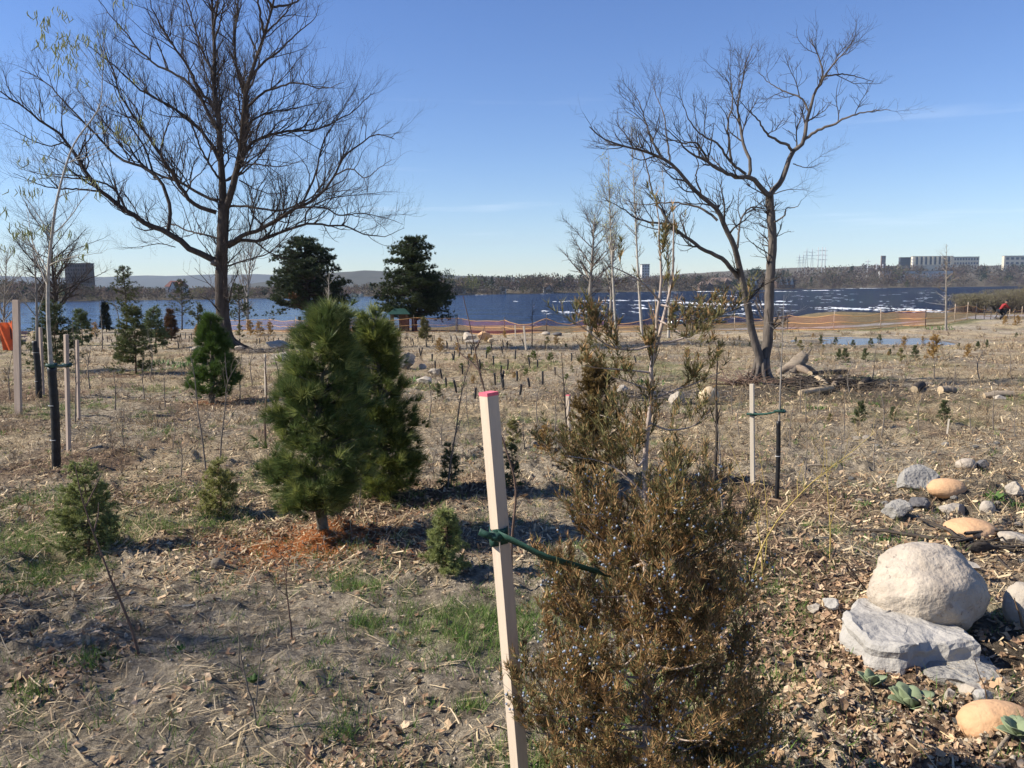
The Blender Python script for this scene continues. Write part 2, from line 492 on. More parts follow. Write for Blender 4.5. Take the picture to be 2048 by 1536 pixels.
gm = bpy.data.materials.new('soil and straw'); gm.use_nodes = True
N, L = gm.node_tree.nodes, gm.node_tree.links
b = N['Principled BSDF']; b.inputs['Roughness'].default_value = 0.95; b.inputs['Specular IOR Level'].default_value = 0.1
an = N.new('ShaderNodeAttribute'); an.attribute_name = 'Col'
tcg = N.new('ShaderNodeTexCoord')
n1 = N.new('ShaderNodeTexNoise'); n1.inputs['Scale'].default_value = 38; n1.inputs['Detail'].default_value = 8; n1.inputs['Roughness'].default_value = 0.7
n2 = N.new('ShaderNodeTexNoise'); n2.inputs['Scale'].default_value = 3.4; n2.inputs['Detail'].default_value = 9; n2.inputs['Roughness'].default_value = 0.72
n3 = N.new('ShaderNodeTexNoise'); n3.inputs['Scale'].default_value = 0.5; n3.inputs['Detail'].default_value = 9; n3.inputs['Roughness'].default_value = 0.7
prod = None
for nn, a, bb in ((n1, 0.4, 1.6), (n2, 0.55, 1.45), (n3, 0.7, 1.3)):
    L.new(tcg.outputs['Object'], nn.inputs['Vector'])
    mr = N.new('ShaderNodeMapRange'); mr.inputs['From Min'].default_value = 0.28; mr.inputs['From Max'].default_value = 0.72
    mr.inputs['To Min'].default_value = a; mr.inputs['To Max'].default_value = bb
    L.new(nn.outputs['Fac'], mr.inputs['Value'])
    if prod is None: prod = mr.outputs['Result']
    else:
        mm = N.new('ShaderNodeMath'); mm.operation = 'MULTIPLY'
        L.new(prod, mm.inputs[0]); L.new(mr.outputs['Result'], mm.inputs[1]); prod = mm.outputs[0]
n4 = N.new('ShaderNodeTexNoise'); n4.inputs['Scale'].default_value = 11; n4.inputs['Detail'].default_value = 7; n4.inputs['Roughness'].default_value = 0.72
L.new(tcg.outputs['Object'], n4.inputs['Vector'])
mr = N.new('ShaderNodeMapRange'); mr.inputs['From Min'].default_value = 0.40; mr.inputs['From Max'].default_value = 0.53; mr.inputs['To Min'].default_value = 0.62; mr.inputs['To Max'].default_value = 1.12
L.new(n4.outputs['Fac'], mr.inputs['Value'])
mm = N.new('ShaderNodeMath'); mm.operation = 'MULTIPLY'; L.new(prod, mm.inputs[0]); L.new(mr.outputs['Result'], mm.inputs[1]); prod = mm.outputs[0]
vm = N.new('ShaderNodeVectorMath'); vm.operation = 'SCALE'
L.new(an.outputs['Color'], vm.inputs[0]); L.new(prod, vm.inputs['Scale']); L.new(vm.outputs['Vector'], b.inputs['Base Color'])
nb = N.new('ShaderNodeTexNoise'); nb.inputs['Scale'].default_value = 34; nb.inputs['Detail'].default_value = 9; nb.inputs['Roughness'].default_value = 0.75
L.new(tcg.outputs['Object'], nb.inputs['Vector'])
bp = N.new('ShaderNodeBump'); bp.inputs['Distance'].default_value = 0.08; bp.inputs['Strength'].default_value = 1.0
nb2 = N.new('ShaderNodeTexNoise'); nb2.inputs['Scale'].default_value = 5.5; nb2.inputs['Detail'].default_value = 7; nb2.inputs['Roughness'].default_value = 0.7
L.new(tcg.outputs['Object'], nb2.inputs['Vector'])
bp2 = N.new('ShaderNodeBump'); bp2.inputs['Distance'].default_value = 0.12; bp2.inputs['Strength'].default_value = 1.0
L.new(nb2.outputs['Fac'], bp2.inputs['Height']); L.new(bp2.outputs['Normal'], bp.inputs['Normal'])
L.new(nb.outputs['Fac'], bp.inputs['Height']); L.new(bp.outputs['Normal'], b.inputs['Normal'])
ground = mk('ground', np.stack([gx, gy, gz], -1), [quads], gm, col=ground_col(gx, gy).reshape(-1, 3))
tag(ground, 'sandy brown planted slope strewn with straw, falling to the river', kind='structure')

# ------------------------------------------------------------------ river, pond
wm = bpy.data.materials.new('river water'); wm.use_nodes = True
N, L = wm.node_tree.nodes, wm.node_tree.links
b = N['Principled BSDF']
b.inputs['Base Color'].default_value = (0.007, 0.014, 0.028, 1); b.inputs['Roughness'].default_value = 0.16; b.inputs['IOR'].default_value = 1.33
tcw = N.new('ShaderNodeTexCoord')
sepw = N.new('ShaderNodeSeparateXYZ'); L.new(tcw.outputs['Object'], sepw.inputs['Vector'])
hh = None
for s_, d_, sx_ in ((0.22, 3, (1.0, 0.75, 1)), (0.9, 5, (1, 0.7, 1)), (0.035, 2, (0.5, 1.6, 1))):
    mpw = N.new('ShaderNodeMapping'); mpw.inputs['Scale'].default_value = sx_
    L.new(tcw.outputs['Object'], mpw.inputs['Vector'])
    nw = N.new('ShaderNodeTexNoise'); nw.inputs['Scale'].default_value = s_; nw.inputs['Detail'].default_value = d_
    L.new(mpw.outputs['Vector'], nw.inputs['Vector'])
    mm = N.new('ShaderNodeMath'); mm.operation = 'MULTIPLY'; L.new(nw.outputs['Fac'], mm.inputs[0]); mm.inputs[1].default_value = {0.22: 0.9, 0.9: 0.36, 0.035: 1.6}[s_]
    if hh is None: hh = mm.outputs[0]
    else:
        ad = N.new('ShaderNodeMath'); ad.operation = 'ADD'; L.new(hh, ad.inputs[0]); L.new(mm.outputs[0], ad.inputs[1]); hh = ad.outputs[0]
# the rapids at the right are rough, the reach at the left is calmer
sl = N.new('ShaderNodeMath'); sl.operation = 'DIVIDE'; L.new(sepw.outputs['X'], sl.inputs[0]); L.new(sepw.outputs['Y'], sl.inputs[1])
mrw = N.new('ShaderNodeMapRange'); mrw.inputs['From Min'].default_value = -0.16; mrw.inputs['From Max'].default_value = 0.22
mrw.inputs['To Min'].default_value = 0.9; mrw.inputs['To Max'].default_value = 9.0
L.new(sl.outputs[0], mrw.inputs['Value'])
mrs = N.new('ShaderNodeMapRange'); mrs.inputs['From Min'].default_value = -0.16; mrs.inputs['From Max'].default_value = 0.14
mrs.inputs['To Min'].default_value = 0.62; mrs.inputs['To Max'].default_value = 0.09
L.new(sl.outputs[0], mrs.inputs['Value'])
bpw = N.new('ShaderNodeBump'); bpw.inputs['Strength'].default_value = 1.0
L.new(mrw.outputs['Result'], bpw.inputs['Distance']); L.new(hh, bpw.inputs['Height'])
# broken water shows its dark body between the reflecting wave faces
N.remove(b)
wd = N.new('ShaderNodeBsdfDiffuse'); wd.inputs['Color'].default_value = (0.012, 0.021, 0.048, 1)
wg = N.new('ShaderNodeBsdfGlossy'); wg.inputs['Roughness'].default_value = 0.08; wg.inputs['Color'].default_value = (0.9, 0.95, 1, 1)
wx = N.new('ShaderNodeMixShader')
L.new(mrs.outputs['Result'], wx.inputs['Fac']); L.new(wd.outputs['BSDF'], wx.inputs[1]); L.new(wg.outputs['BSDF'], wx.inputs[2])
for q in (wd, wg): L.new(bpw.outputs['Normal'], q.inputs['Normal'])
L.new(wx.outputs['Shader'], N['Material Output'].inputs['Surface'])
def sheet(name, xs, ys, z, m):
    X, Y = np.meshgrid(xs, ys); n_ = len(xs)
    i, j = np.meshgrid(np.arange(len(ys) - 1), np.arange(n_ - 1), indexing='ij')
    q = np.stack([i * n_ + j, i * n_ + j + 1, (i + 1) * n_ + j + 1, (i + 1) * n_ + j], -1).reshape(-1, 4)
    return mk(name, np.stack([X, Y, np.full(X.shape, z)], -1), [q], m, smooth=True)
river = sheet('river', np.linspace(-1500, 3200, 60), np.linspace(55, 1900, 40), WATER_Z, wm)
tag(river, 'wide blue river with rapids, beyond the orange fence', kind='structure')
pm = mat('pond water', (0.13, 0.115, 0.10), 0.22, 0.1, 2, 0.01, 3.0, spec=0.3)
a_ = np.linspace(0, 2 * np.pi, 49)[:-1]
pv = np.concatenate([[(POND[0], POND[1], POND[4] - 0.03)], np.stack([POND[0] + 1.35 * POND[2] * np.cos(a_), POND[1] + 1.35 * POND[3] * np.sin(a_), np.full(48, POND[4] - 0.03)], -1)])
ii = np.arange(48)
pond = mk('pond', pv, [np.stack([np.zeros(48, int), 1 + ii, 1 + (ii + 1) % 48], -1)], pm)
tag(pond, 'shallow still pond in the brown field below the fence', kind='structure')

# whitewater: lumpy crests of foam lying on the river
def ico(sub=1):
    p = (1 + 5 ** 0.5) / 2
    v = nrm(np.array([(-1, p, 0), (1, p, 0), (-1, -p, 0), (1, -p, 0), (0, -1, p), (0, 1, p), (0, -1, -p), (0, 1, -p), (p, 0, -1), (p, 0, 1), (-p, 0, -1), (-p, 0, 1)], float))
    f = np.array([(0, 11, 5), (0, 5, 1), (0, 1, 7), (0, 7, 10), (0, 10, 11), (1, 5, 9), (5, 11, 4), (11, 10, 2), (10, 7, 6), (7, 1, 8), (3, 9, 4), (3, 4, 2), (3, 2, 6), (3, 6, 8), (3, 8, 9), (4, 9, 5), (2, 4, 11), (6, 2, 10), (8, 6, 7), (9, 8, 1)])
    for _ in range(sub):
        vs = list(map(tuple, v)); mid = {}
        def mp_(a, b):
            k = (min(a, b), max(a, b))
            if k not in mid:
                q = (np.array(vs[a]) + np.array(vs[b])) / 2
                vs.append(tuple(q / np.linalg.norm(q))); mid[k] = len(vs) - 1
            return mid[k]
        f = np.array([t for a, b, c in f for t in ((a, mp_(a, b), mp_(c, a)), (b, mp_(b, c), mp_(a, b)), (c, mp_(c, a), mp_(b, c)), (mp_(a, b), mp_(b, c), mp_(c, a)))])
        v = np.array(vs)
    return v, f
I0, I1, I2, I3 = ico(0), ico(1), ico(2), ico(3)
foam = MB()
def crest(px, py, wpx, hpx, g):
    c = at(px, py, WATER_Z)
    k = c[1] / F
    n_ = max(3, int(wpx * hpx / 5))
    for q in range(n_):
        u = g.uniform(-0.5, 0.5); cu = 1 - (2 * u) ** 2
        w = g.uniform(0.8, 4.5) * k; h = k * g.uniform(0.12, 0.5) * (0.4 + cu) * min(1.6, hpx / 3)
        off = u * wpx * k
        v = I0[0] * (1 + 0.3 * g.normal(size=(len(I0[0]), 1))) * np.array([w, max(w, 5 * h) * g.uniform(0.6, 1.6), h])
        foam.add(v + c + np.array([off, g.normal() * hpx * k * 4.5 + off * 0.10, h * 0.1]), tris=I0[1])
g = np.random.default_rng(21)
for a in [(1372, 606, 70, 5), (1430, 608, 90, 6), (1475, 610, 60, 5), (1540, 609, 70, 4), (1400, 614, 50, 4), (1330, 601, 60, 3), (1290, 602, 40, 3), (1230, 601, 50, 3), (1160, 602, 50, 2.5), (1120, 603, 30, 2),
          (1690, 617, 60, 5), (1735, 619, 50, 5), (1830, 619, 60, 4.5), (1872, 623, 60, 5), (1760, 616, 30, 3), (1135, 625, 26, 5), (1175, 624, 40, 6), (1200, 622, 22, 4), (1090, 622, 14, 3), (1030, 603, 12, 2), (1280, 610, 14, 5),
          (1508, 621, 16, 5), (1480, 628, 20, 3), (1290, 617, 18, 5), (1645, 619, 12, 3), (1440, 617, 30, 3), (1565, 603, 24, 3), (1455, 592, 20, 4), (1640, 581, 70, 2.5), (1720, 577, 90, 2.2), (1560, 583, 60, 2), (1420, 583, 60, 2), (1330, 584, 40, 2), (1850, 574, 80, 2), (960, 590, 24, 1.2), (1090, 588, 20, 1.2), (1130, 586, 40, 1.2)]:
    crest(a[0], a[1], a[2], a[3] * 1.5, g)
for q in range(520):
    a, bq = g.uniform(1090, 1960), g.uniform(581, 640)
    if fbm(np.array(a / 60), np.array(bq / 9), 3, 4) + 0.25 * (a - 1400) / 500 < 0.05: continue
    crest(a, bq, g.uniform(3, 18), g.uniform(0.7, 1.6) * (0.55 + 0.7 * (bq - 578) / 40), g)
fo = foam.build('foam', mat('river foam', (0.70, 0.71, 0.72), 0.7, 0.2, 1.5, 0.08, 3))
tag(fo, 'white foam crests of the rapids', kind='stuff')

# ------------------------------------------------------------------ far hills and the wooded far bank
def ridge(name, label, pxs, dist, depth, m):
    """a hill range: rounded body behind a skyline"""
    pxs = np.array(pxs, float)
    xs = np.linspace(pxs[0, 0], pxs[-1, 0], 260)
    ys = np.interp(xs, pxs[:, 0], pxs[:, 1]) + 1.2 * fbm(xs / 60, xs * 0, 3, 9)
    top = pxat(xs, ys, np.full(len(xs), dist))
    t = np.linspace(0, 1, 12)
    V = []
    for k in t:
        p = top.copy(); f = math.sin(min(1, k / 0.6) * math.pi / 2) if k < 0.6 else math.cos((k - 0.6) / 0.4 * math.pi / 2)
        p[:, 1] = dist - depth * 0.6 + depth * k
        p[:, 0] = top[:, 0] * (p[:, 1] / dist) ** 0
        p[:, 2] = -8 + (top[:, 2] + 8) * f * (1 + 0.05 * fbm(p[:, 0] / depth * 4, p[:, 1] / depth * 4, 3, 33))
        V.append(p)
    V = np.array(V); n_ = len(xs)
    i, j = np.meshgrid(np.arange(11), np.arange(n_ - 1), indexing='ij')
    q = np.stack([i * n_ + j, i * n_ + j + 1, (i + 1) * n_ + j + 1, (i + 1) * n_ + j], -1).reshape(-1, 4)
    return tag(mk(name, V, [q], m), label, kind='structure')
hm = mat('wooded hill', (0.060, 0.062, 0.045), 1.0, 0.5, 0.012, color2=(0.105, 0.095, 0.075), spec=0)
ridge('hills', 'long blue wooded hills on the horizon at the left', [(-900, 556), (-300, 552), (0, 551), (130, 556), (230, 553), (300, 551), (345, 552), (395, 551), (450, 549), (520, 548), (600, 553), (760, 560), (1000, 566), (1400, 566), (2600, 556)], 5200, 1600, hm)
ridge('hill', 'low brown hill behind the far bank between the dark pines', [(560, 562), (640, 551), (680, 545), (735, 540), (780, 541), (850, 548), (920, 551), (1040, 556), (1130, 562)], 2600, 900, hm)

# far trees: crowns of many small twig or leaf faces, real sizes, on the far bank
def crown_pts(g, n, kind):
    d = nrm(g.normal(size=(n, 3))); rad = g.random((n, 1)) ** 0.4
    p = d * rad
    if kind == 'cone':
        h = g.random(n) ** 0.8
        w = (1 - h) * (0.75 + 0.35 * np.sin(h * 22)) + 0.05
        a = g.random(n) * 6.283; q = np.sqrt(g.random(n)) ** 0.5
        p = np.stack([w * q * np.cos(a), w * q * np.sin(a), h * 2 - 1], -1)
    elif kind == 'pine':
        p[:, 2] = p[:, 2] * 0.75 + 0.25
        p *= (1 + 0.28 * np.sin(7 * p[:, :1] + 5) * np.cos(6 * p[:, 2:3]))
    else:
        p[:, 2] = np.where(p[:, 2] < 0, p[:, 2] * 0.95, p[:, 2])
        p *= (1 + 0.2 * np.sin(5 * p[:, :1] + 9 * d[:, 2:3]))
    return p
def far_crown(mb, base, w, h, kind, colr, g, n=110, fs=0.16):
    p = crown_pts(g, n, kind)
    c = base + np.array([0, 0, h * 0.56])
    P = p * np.array([w / 2, w / 2, h * 0.46]) + c
    s = fs * w * g.uniform(0.6, 1.4, (n, 1))
    u = nrm(g.normal(size=(n, 3))) * s
    v = nrm(g.normal(size=(n, 3))) * s * (0.9 if kind in ('cone', 'pine') else 0.55)
    if kind == 'bare': u = nrm(nrm(p) + 0.5 * g.normal(size=(n, 3)) + np.array([0, 0, 0.5])) * s * 1.3
    V = np.stack([P - u * 0.5, P + u * 0.5, P + v], 1).reshape(-1, 3)
    cc = np.repeat(np.array(colr) * g.uniform(0.8, 1.2, (n, 1)), 3, 0)
    mb.add(V, tris=np.arange(3 * n).reshape(-1, 3), col=cc)
BARE = [np.array(c) for c in ((0.115, 0.090, 0.070), (0.135, 0.100, 0.080), (0.10, 0.085, 0.062), (0.15, 0.115, 0.085), (0.12, 0.085, 0.078))]
EVER = [np.array(c) for c in ((0.030, 0.045, 0.022), (0.036, 0.050, 0.026), (0.026, 0.040, 0.024))]
GREENY = [np.array(c) for c in ((0.125, 0.125, 0.050), (0.10, 0.105, 0.05))]
g = np.random.default_rng(5)
# skyline of the far wood in the photograph: px, top of the trees
SKYL = np.array([(-300, 552), (0, 560), (120, 566), (200, 572), (330, 574), (480, 573), (700, 570), (740, 566), (880, 556), (930, 551), (1000, 548), (1110, 546), (1200, 548), (1280, 550), (1370, 548), (1450, 546), (1505, 534), (1545, 540), (1610, 530), (1650, 527), (1690, 520), (1760, 524), (1830, 526), (1900, 528), (2048, 522), (2400, 510)], float)
wood, ever = MB(), MB()
def far_tree(px, d_in, mbs=None):
    """a tree on the far bank d_in metres behind the shore line, seen at px"""
    ry = ray(px, 575.0)
    lo_, hi_ = 200.0, 3000.0
    for _ in range(40):
        m_ = (lo_ + hi_) / 2
        if m_ - farshore(ry[0] / ry[1] * m_) < d_in: lo_ = m_
        else: hi_ = m_
    x = ry[0] / ry[1] * m_
    return np.array([x, m_, float(zmacro(x, m_))])
for q in range(1800):
    px = g.uniform(-330, 2380)
    row = g.random()
    d_in = 2 + 8 * g.random() if row < 0.3 else (8 + 300 * g.random() ** 2.0)
    p = far_tree(px, d_in)
    sky_y = np.interp(px, SKYL[:, 0], SKYL[:, 1])
    maxz = EYE[2] + (570 + (1024 - px) * 0.00873 - sky_y) * p[1] / F
    if row < 0.3: h = g.uniform(2.5, 6.0)
    else: h = g.uniform(7, 15)
    if row > 0.3 and d_in > 110: h = max(h, (maxz - p[2]) * g.uniform(0.75, 1.02))
    h = min(h, max(3.0, (maxz - p[2]) * g.uniform(0.85, 1.05)), 20)
    w = h * g.uniform(0.75, 1.3)
    pe = 0.32 if px < 1150 and d_in > 60 else 0.14
    if 740 < px < 1180 and d_in > 110: pe = 0.65
    if px > 1600: pe = 0.06
    if row > 0.3 and g.random() < pe:
        far_crown(ever, p, w * 0.75, h * 1.0, 'cone' if g.random() < 0.4 else 'pine', EVER[g.integers(3)], g, 90, 0.15)
    else:
        cl = GREENY[g.integers(2)] if g.random() < 0.08 else BARE[g.integers(5)]
        far_crown(wood, p, w, h, 'bare', cl * g.uniform(0.75, 1.1), g, 105, 0.12)
tag(wood.build('far_woods', M['farfoliage'], smooth=False), 'brown leafless woods along the far bank of the river', kind='stuff')
tag(ever.build('evergreen_woods', M['farfoliage'], smooth=False), 'dark evergreen woods on the far bank', kind='stuff')
def far_single(name, label, px, d_in, w, h, kind, colr):
    p = far_tree(px, d_in)
    t = thing(name, label, 'tree', p)
    mb = MB(); far_crown(mb, p, w, h, kind, colr, g, 420, 0.10); mb.build('crown', M['farfoliage'], t, smooth=False)
    V, Q, T = tube1([p, p + (0, 0, h * 0.5), p + (0, 0, h * 0.9)], [h * 0.022, h * 0.015, h * 0.004], 6)
    mk('trunk', V, [Q, T], M['bark_dark'], t)
far_single('willow_tree', 'round yellow-green willow on the far bank right of the dark pine', 943, 9, 14, 13, 'round', np.array((0.16, 0.165, 0.06)))
far_single('spruce_tree', 'dark cone-shaped spruce on the far bank by the willow', 984, 10, 7, 12, 'cone', EVER[0])
far_single('pine_tree', 'tall dark pine on the far skyline right of the near dark pine', 897, 60, 8, 17, 'pine', EVER[1])
far_single('spruce_tree', 'single green spruce beside the far houses and the pylons', 1622, 12, 7, 11, 'cone', EVER[1] * 1.3)
far_single('spruce_tree', 'small green conifer in the dark far shore scrub under the white shed', 1814, 6, 7, 8, 'cone', GREENY[1])
far_single('pine_tree', 'dark spreading pine clump above the far houses left of the walnut trunk', 1512, 70, 17, 19, 'pine', EVER[0])

# ------------------------------------------------------------------ buildings across the river
M['brick_b'] = mat('brown brick wall', (0.20, 0.135, 0.105), 0.9, 0.2, 0.8)
M['cream_b'] = mat('cream cladding', (0.56, 0.5, 0.38), 0.8, 0.1, 0.5)
M['white_b'] = mat('white wall', (0.5, 0.5, 0.48), 0.8, 0.08, 0.5)
M['grey_b'] = mat('grey concrete wall', (0.15, 0.125, 0.11), 0.9, 0.15, 0.5)
M['dark_b'] = mat('dark cladding', (0.05, 0.055, 0.065), 0.6, 0.15, 0.5)
M['roof_b'] = mat('brown shingle roof', (0.17, 0.125, 0.10), 0.95, 0.2, 1.0)
M['roof_d'] = mat('dark shingle roof', (0.06, 0.058, 0.06), 0.95, 0.2, 1.0)
M['roof_r'] = mat('red roof', (0.17, 0.085, 0.07), 0.9, 0.2, 1.0)
M['glass_b'] = mat('window glass', (0.035, 0.045, 0.06), 0.35, 0.1, 1.0, spec=0.6)
M['steel'] = mat('galvanised steel', (0.45, 0.46, 0.47), 0.5, 0.12, 2.0)

def win(parent, x, y, z, w, h, m=None):
    V, Q = box((x, y, z), (w, 0.12, h)); return mk('window', V, [Q], m or M['glass_b'], parent, smooth=False)

def house(label, px, d_in, w, h, wall, roof, gables=1, storeys=2, name='house', depth=9.0):
    p = far_tree(px, d_in); p[2] -= 0.5
    t = thing(name, label, 'house', p)
    V, Q = box(p + (0, depth / 2, h / 2), (w, depth, h)); mk('wall', V, [Q], wall, t, smooth=False)
    y0 = p[1]; rh = h * 0.5
    rf = MB()
    e = 0.5
    rv = np.array([(-w / 2 - e, -e, 0), (w / 2 + e, -e, 0), (w / 2 + e, depth + e, 0), (-w / 2 - e, depth + e, 0), (-w / 2 * 0.75, depth / 2, rh), (w / 2 * 0.75, depth / 2, rh)]) + p + (0, 0, h + 0.05)
    rf.add(rv, quads=[(0, 1, 5, 4), (2, 3, 4, 5), (3, 2, 1, 0)], tris=[(1, 2, 5), (3, 0, 4)])
    r_ = rf.build('roof', roof, t, smooth=False)
    for k in range(gables):
        cx = p[0] + ((k + 0.5) / gables - 0.5) * w * 0.9; gw = min(w / gables * 0.6, 5)
        gv = np.array([(cx - gw / 2, y0 - 1.2, p[2] + h * 0.55), (cx + gw / 2, y0 - 1.2, p[2] + h * 0.55), (cx, y0 - 1.2, p[2] + h + rh * 0.75), (cx - gw / 2, y0 + 4, p[2] + h * 0.9), (cx + gw / 2, y0 + 4, p[2] + h * 0.9), (cx, y0 + 4, p[2] + h + rh * 0.75)])
        mk('gable', gv, [np.array([(0, 1, 4, 3), (1, 2, 5, 4), (2, 0, 3, 5)]), np.array([(0, 1, 2), (3, 5, 4)])], M['white_b'] if roof is M['roof_d'] else wall, t, smooth=False)
        gv2 = gv[[0, 1, 2, 3, 4, 5]] + np.array([0, -0.25, 0.25]); gv2[[0, 3], 0] -= .5; gv2[[1, 4], 0] += .5
        mk('gable_roof', gv2, [np.array([(1, 2, 5, 4), (2, 0, 3, 5)])], roof, t, smooth=False)
    for s_ in range(storeys):
        nw = max(2, int(w / 3.2))
        for k in range(nw):
            win(t, p[0] + ((k + 0.5) / nw - 0.5) * w * 0.9, y0 - 0.03, p[2] + h * (s_ + 0.55) / storeys, 1.3, h / storeys * 0.45)
    V, Q = box(p + (w * 0.22, depth * 0.55, h + rh * 0.8), (0.9, 0.9, rh * 0.9)); mk('chimney', V, [Q], M['brick_b'], r_, smooth=False)
    return t
house('brown brick house with long brown roof on the far bank left of the walnut fork', 1418, 10, 15, 5.5, M['brick_b'], M['roof_b'], 1)
house('wide brown roofed house behind another at the far bank', 1443, 30, 20, 7.0, M['brick_b'], M['roof_b'], 2)
house('dark roofed house with pointed gables between the two walnut trunks', 1500, 24, 15, 7.5, M['brick_b'], M['roof_d'], 3)
house('dark roofed house with white gables right of the walnut trunk', 1572, 22, 17, 7.5, M['brick_b'], M['roof_d'], 3)
house('small white house on the far bank left of the slim bare maple', 1097, 14, 7, 5, M['white_b'], M['roof_b'], 1)
house('low pale house on the far bank behind the willow', 912, 22, 12, 4.5, M['white_b'], M['roof_b'], 1)
house('small white house low on the far bank right of the willow', 1005, 12, 5, 4, M['white_b'], M['roof_d'], 1)
house('white house with red roof on the far bank left of the big oak trunk', 347, 26, 9, 6.5, M['white_b'], M['roof_r'], 1)
house('small cream house at the waterline left of the dark pine', 705, 5, 10, 2.6, M['cream_b'], M['roof_b'], 1, 1)

def block(name, label, px0, px1, ptop, pbot, d, wall, cols, rows, gm_=None, strip=None, depth=7):
    """a flat roofed block whose front spans the pixels at distance d"""
    a, b_ = pxat(px0, ptop, d), pxat(px1, pbot, d)
    w, h = b_[0] - a[0], a[2] - b_[2]
    g0 = float(zmacro((a[0] + b_[0]) / 2, d)); zb = min(b_[2], g0 + 2) - 1.0
    p = np.array([(a[0] + b_[0]) / 2, d, zb])
    t = thing(name, label, 'building', p)
    H = a[2] - zb
    V, Q = box(p + (0, depth / 2, H / 2), (w, depth, H)); mk('wall', V, [Q], wall, t, smooth=False)
    V, Q = box(p + (0, depth / 2, H + 0.25), (w + 0.6, depth + 0.6, 0.5)); mk('roof', V, [Q], M['grey_b'], t, smooth=False)
    for r_ in range(rows):
        for c_ in range(cols):
            zz = a[2] - h * (r_ + 0.55) / rows
            win(t, p[0] + ((c_ + 0.5) / cols - 0.5) * w * 0.96, d - 0.03, zz, w / cols * 0.55, h / rows * 0.5, gm_)
    return t, p, w, H
block('high_rise', 'dark grey high-rise block behind the bare tree at the far left', 128, 180, 528, 596, 470, M['grey_b'], 9, 9, mat('dull tinted glass', (0.075, 0.068, 0.065), 0.9, 0.3, 0.3, spec=0.05))
block('apartment_block', 'pale apartment tower on the far bank behind the white poplar trunks', 1284, 1299, 529, 556, 900, M['white_b'], 3, 5, depth=12)
t, p, w, H = block('institute_building', 'long cream building with glazed bays on the far hilltop', 1826, 1906, 513, 530, 1500, M['cream_b'], 1, 1)
for o in [c for c in t.children if c.name.startswith('window')]: bpy.data.objects.remove(o)
for k in range(9):
    V, Q = box(p + ((k / 8 - 0.5) * w * 0.9, -0.8, H - 8), (w * 0.045, 0.8, 16)); mk('pier', V, [Q], M['cream_b'], t, smooth=False)
    if k < 8: win(t, p[0] + ((k + 0.5) / 8 - 0.5) * w * 0.9, p[1] - 0.06, p[2] + H - 8, w * 0.05, 14, M['glass_b'])
block('office_building', 'dark cladded cube building left of the cream hilltop building', 1801, 1822, 515, 530, 1520, M['dark_b'], 4, 3, M['glass_b'])
block('glazed_building', 'low glass fronted building right of the cream hilltop building', 1907, 1958, 514, 530, 1530, M['cream_b'], 9, 2, M['glass_b'])
block('hospital_building', 'pale building at the right edge of the far hilltop', 2009, 2090, 512, 530, 1500, M['cream_b'], 8, 2, M['glass_b'])
block('warehouse', 'long white low shed above the dark far scrub', 1762, 1905, 543, 553, 960, M['white_b'], 4, 1, M['white_b'])
block('utility_building', 'small cream gabled building behind the white far shed', 1797, 1814, 533, 545, 1100, M['cream_b'], 3, 2, M['glass_b'])
block('brick_tower', 'small brown tower poking above the far wood left of the dark cube', 1763, 1771, 512, 532, 1650, M['brick_b'], 2, 3, depth=3)

def pylon(label, px, ptop, d, kind):
    top = pxat(px, ptop, d); z0 = float(zmacro(top[0], d)); z0 = min(z0, top[2] - 10)
    p = np.array([top[0], d, z0])
    t = thing('power_pylon', label, 'pylon', p, 'power pylons on the far hill')
    H = top[2] - z0
    if kind == 'pole':
        V, Q, T = tube1([p, p + (0, 0, H)], [0.85, 0.5], 8); mk('pole', V, [Q, T], M['steel'], t)
        for zz in (0.62, 0.76, 0.9):
            V, Q = box(p + (0, 0, H * zz), (7, 0.5, 0.5)); mk('crossarm', V, [Q], M['steel'], t, smooth=False)
    else:
        for s in (-1, 1):
            V, Q, T = tube1([p + (s * 3, 0, 0), p + (s * 0.5, 0, H * 0.8), p + (0, 0, H)], [0.35, 0.3, 0.25], 6); mk('leg', V, [Q, T], M['steel'], t)
        for zz in (0.62, 0.74, 0.86):
            V, Q = box(p + (0, 0, H * zz), (11, 0.4, 0.45)); mk('crossarm', V, [Q], M['steel'], t, smooth=False)
for k, (px, pt, kd) in enumerate([(1599, 508, 'l'), (1607, 508, 'l'), (1614, 496, 'l'), (1625, 497, 'l')]):
    pylon('%s lattice pylon from the left on the far hill' % ('first', 'second', 'third', 'fourth')[k], px, pt, 1300 + 20 * k, kd)
for k, (px, pt) in enumerate([(1637, 495), (1645, 494), (1651, 495)]):
    pylon('%s of three tall white steel poles on the far hill' % ('left one', 'middle one', 'right one')[k], px, pt, 1150 + 10 * k, 'pole')
for k, (px, pt) in enumerate([(1736, 519), (1753, 526), (1766, 528), (1826, 514)]):
    pylon(('tall mast of the substation on the far hill', 'second substation mast on the far hill', 'third substation mast beside the white shed', 'thin mast before the cream building')[k], px, pt, 1040 + 10 * k, 'pole')

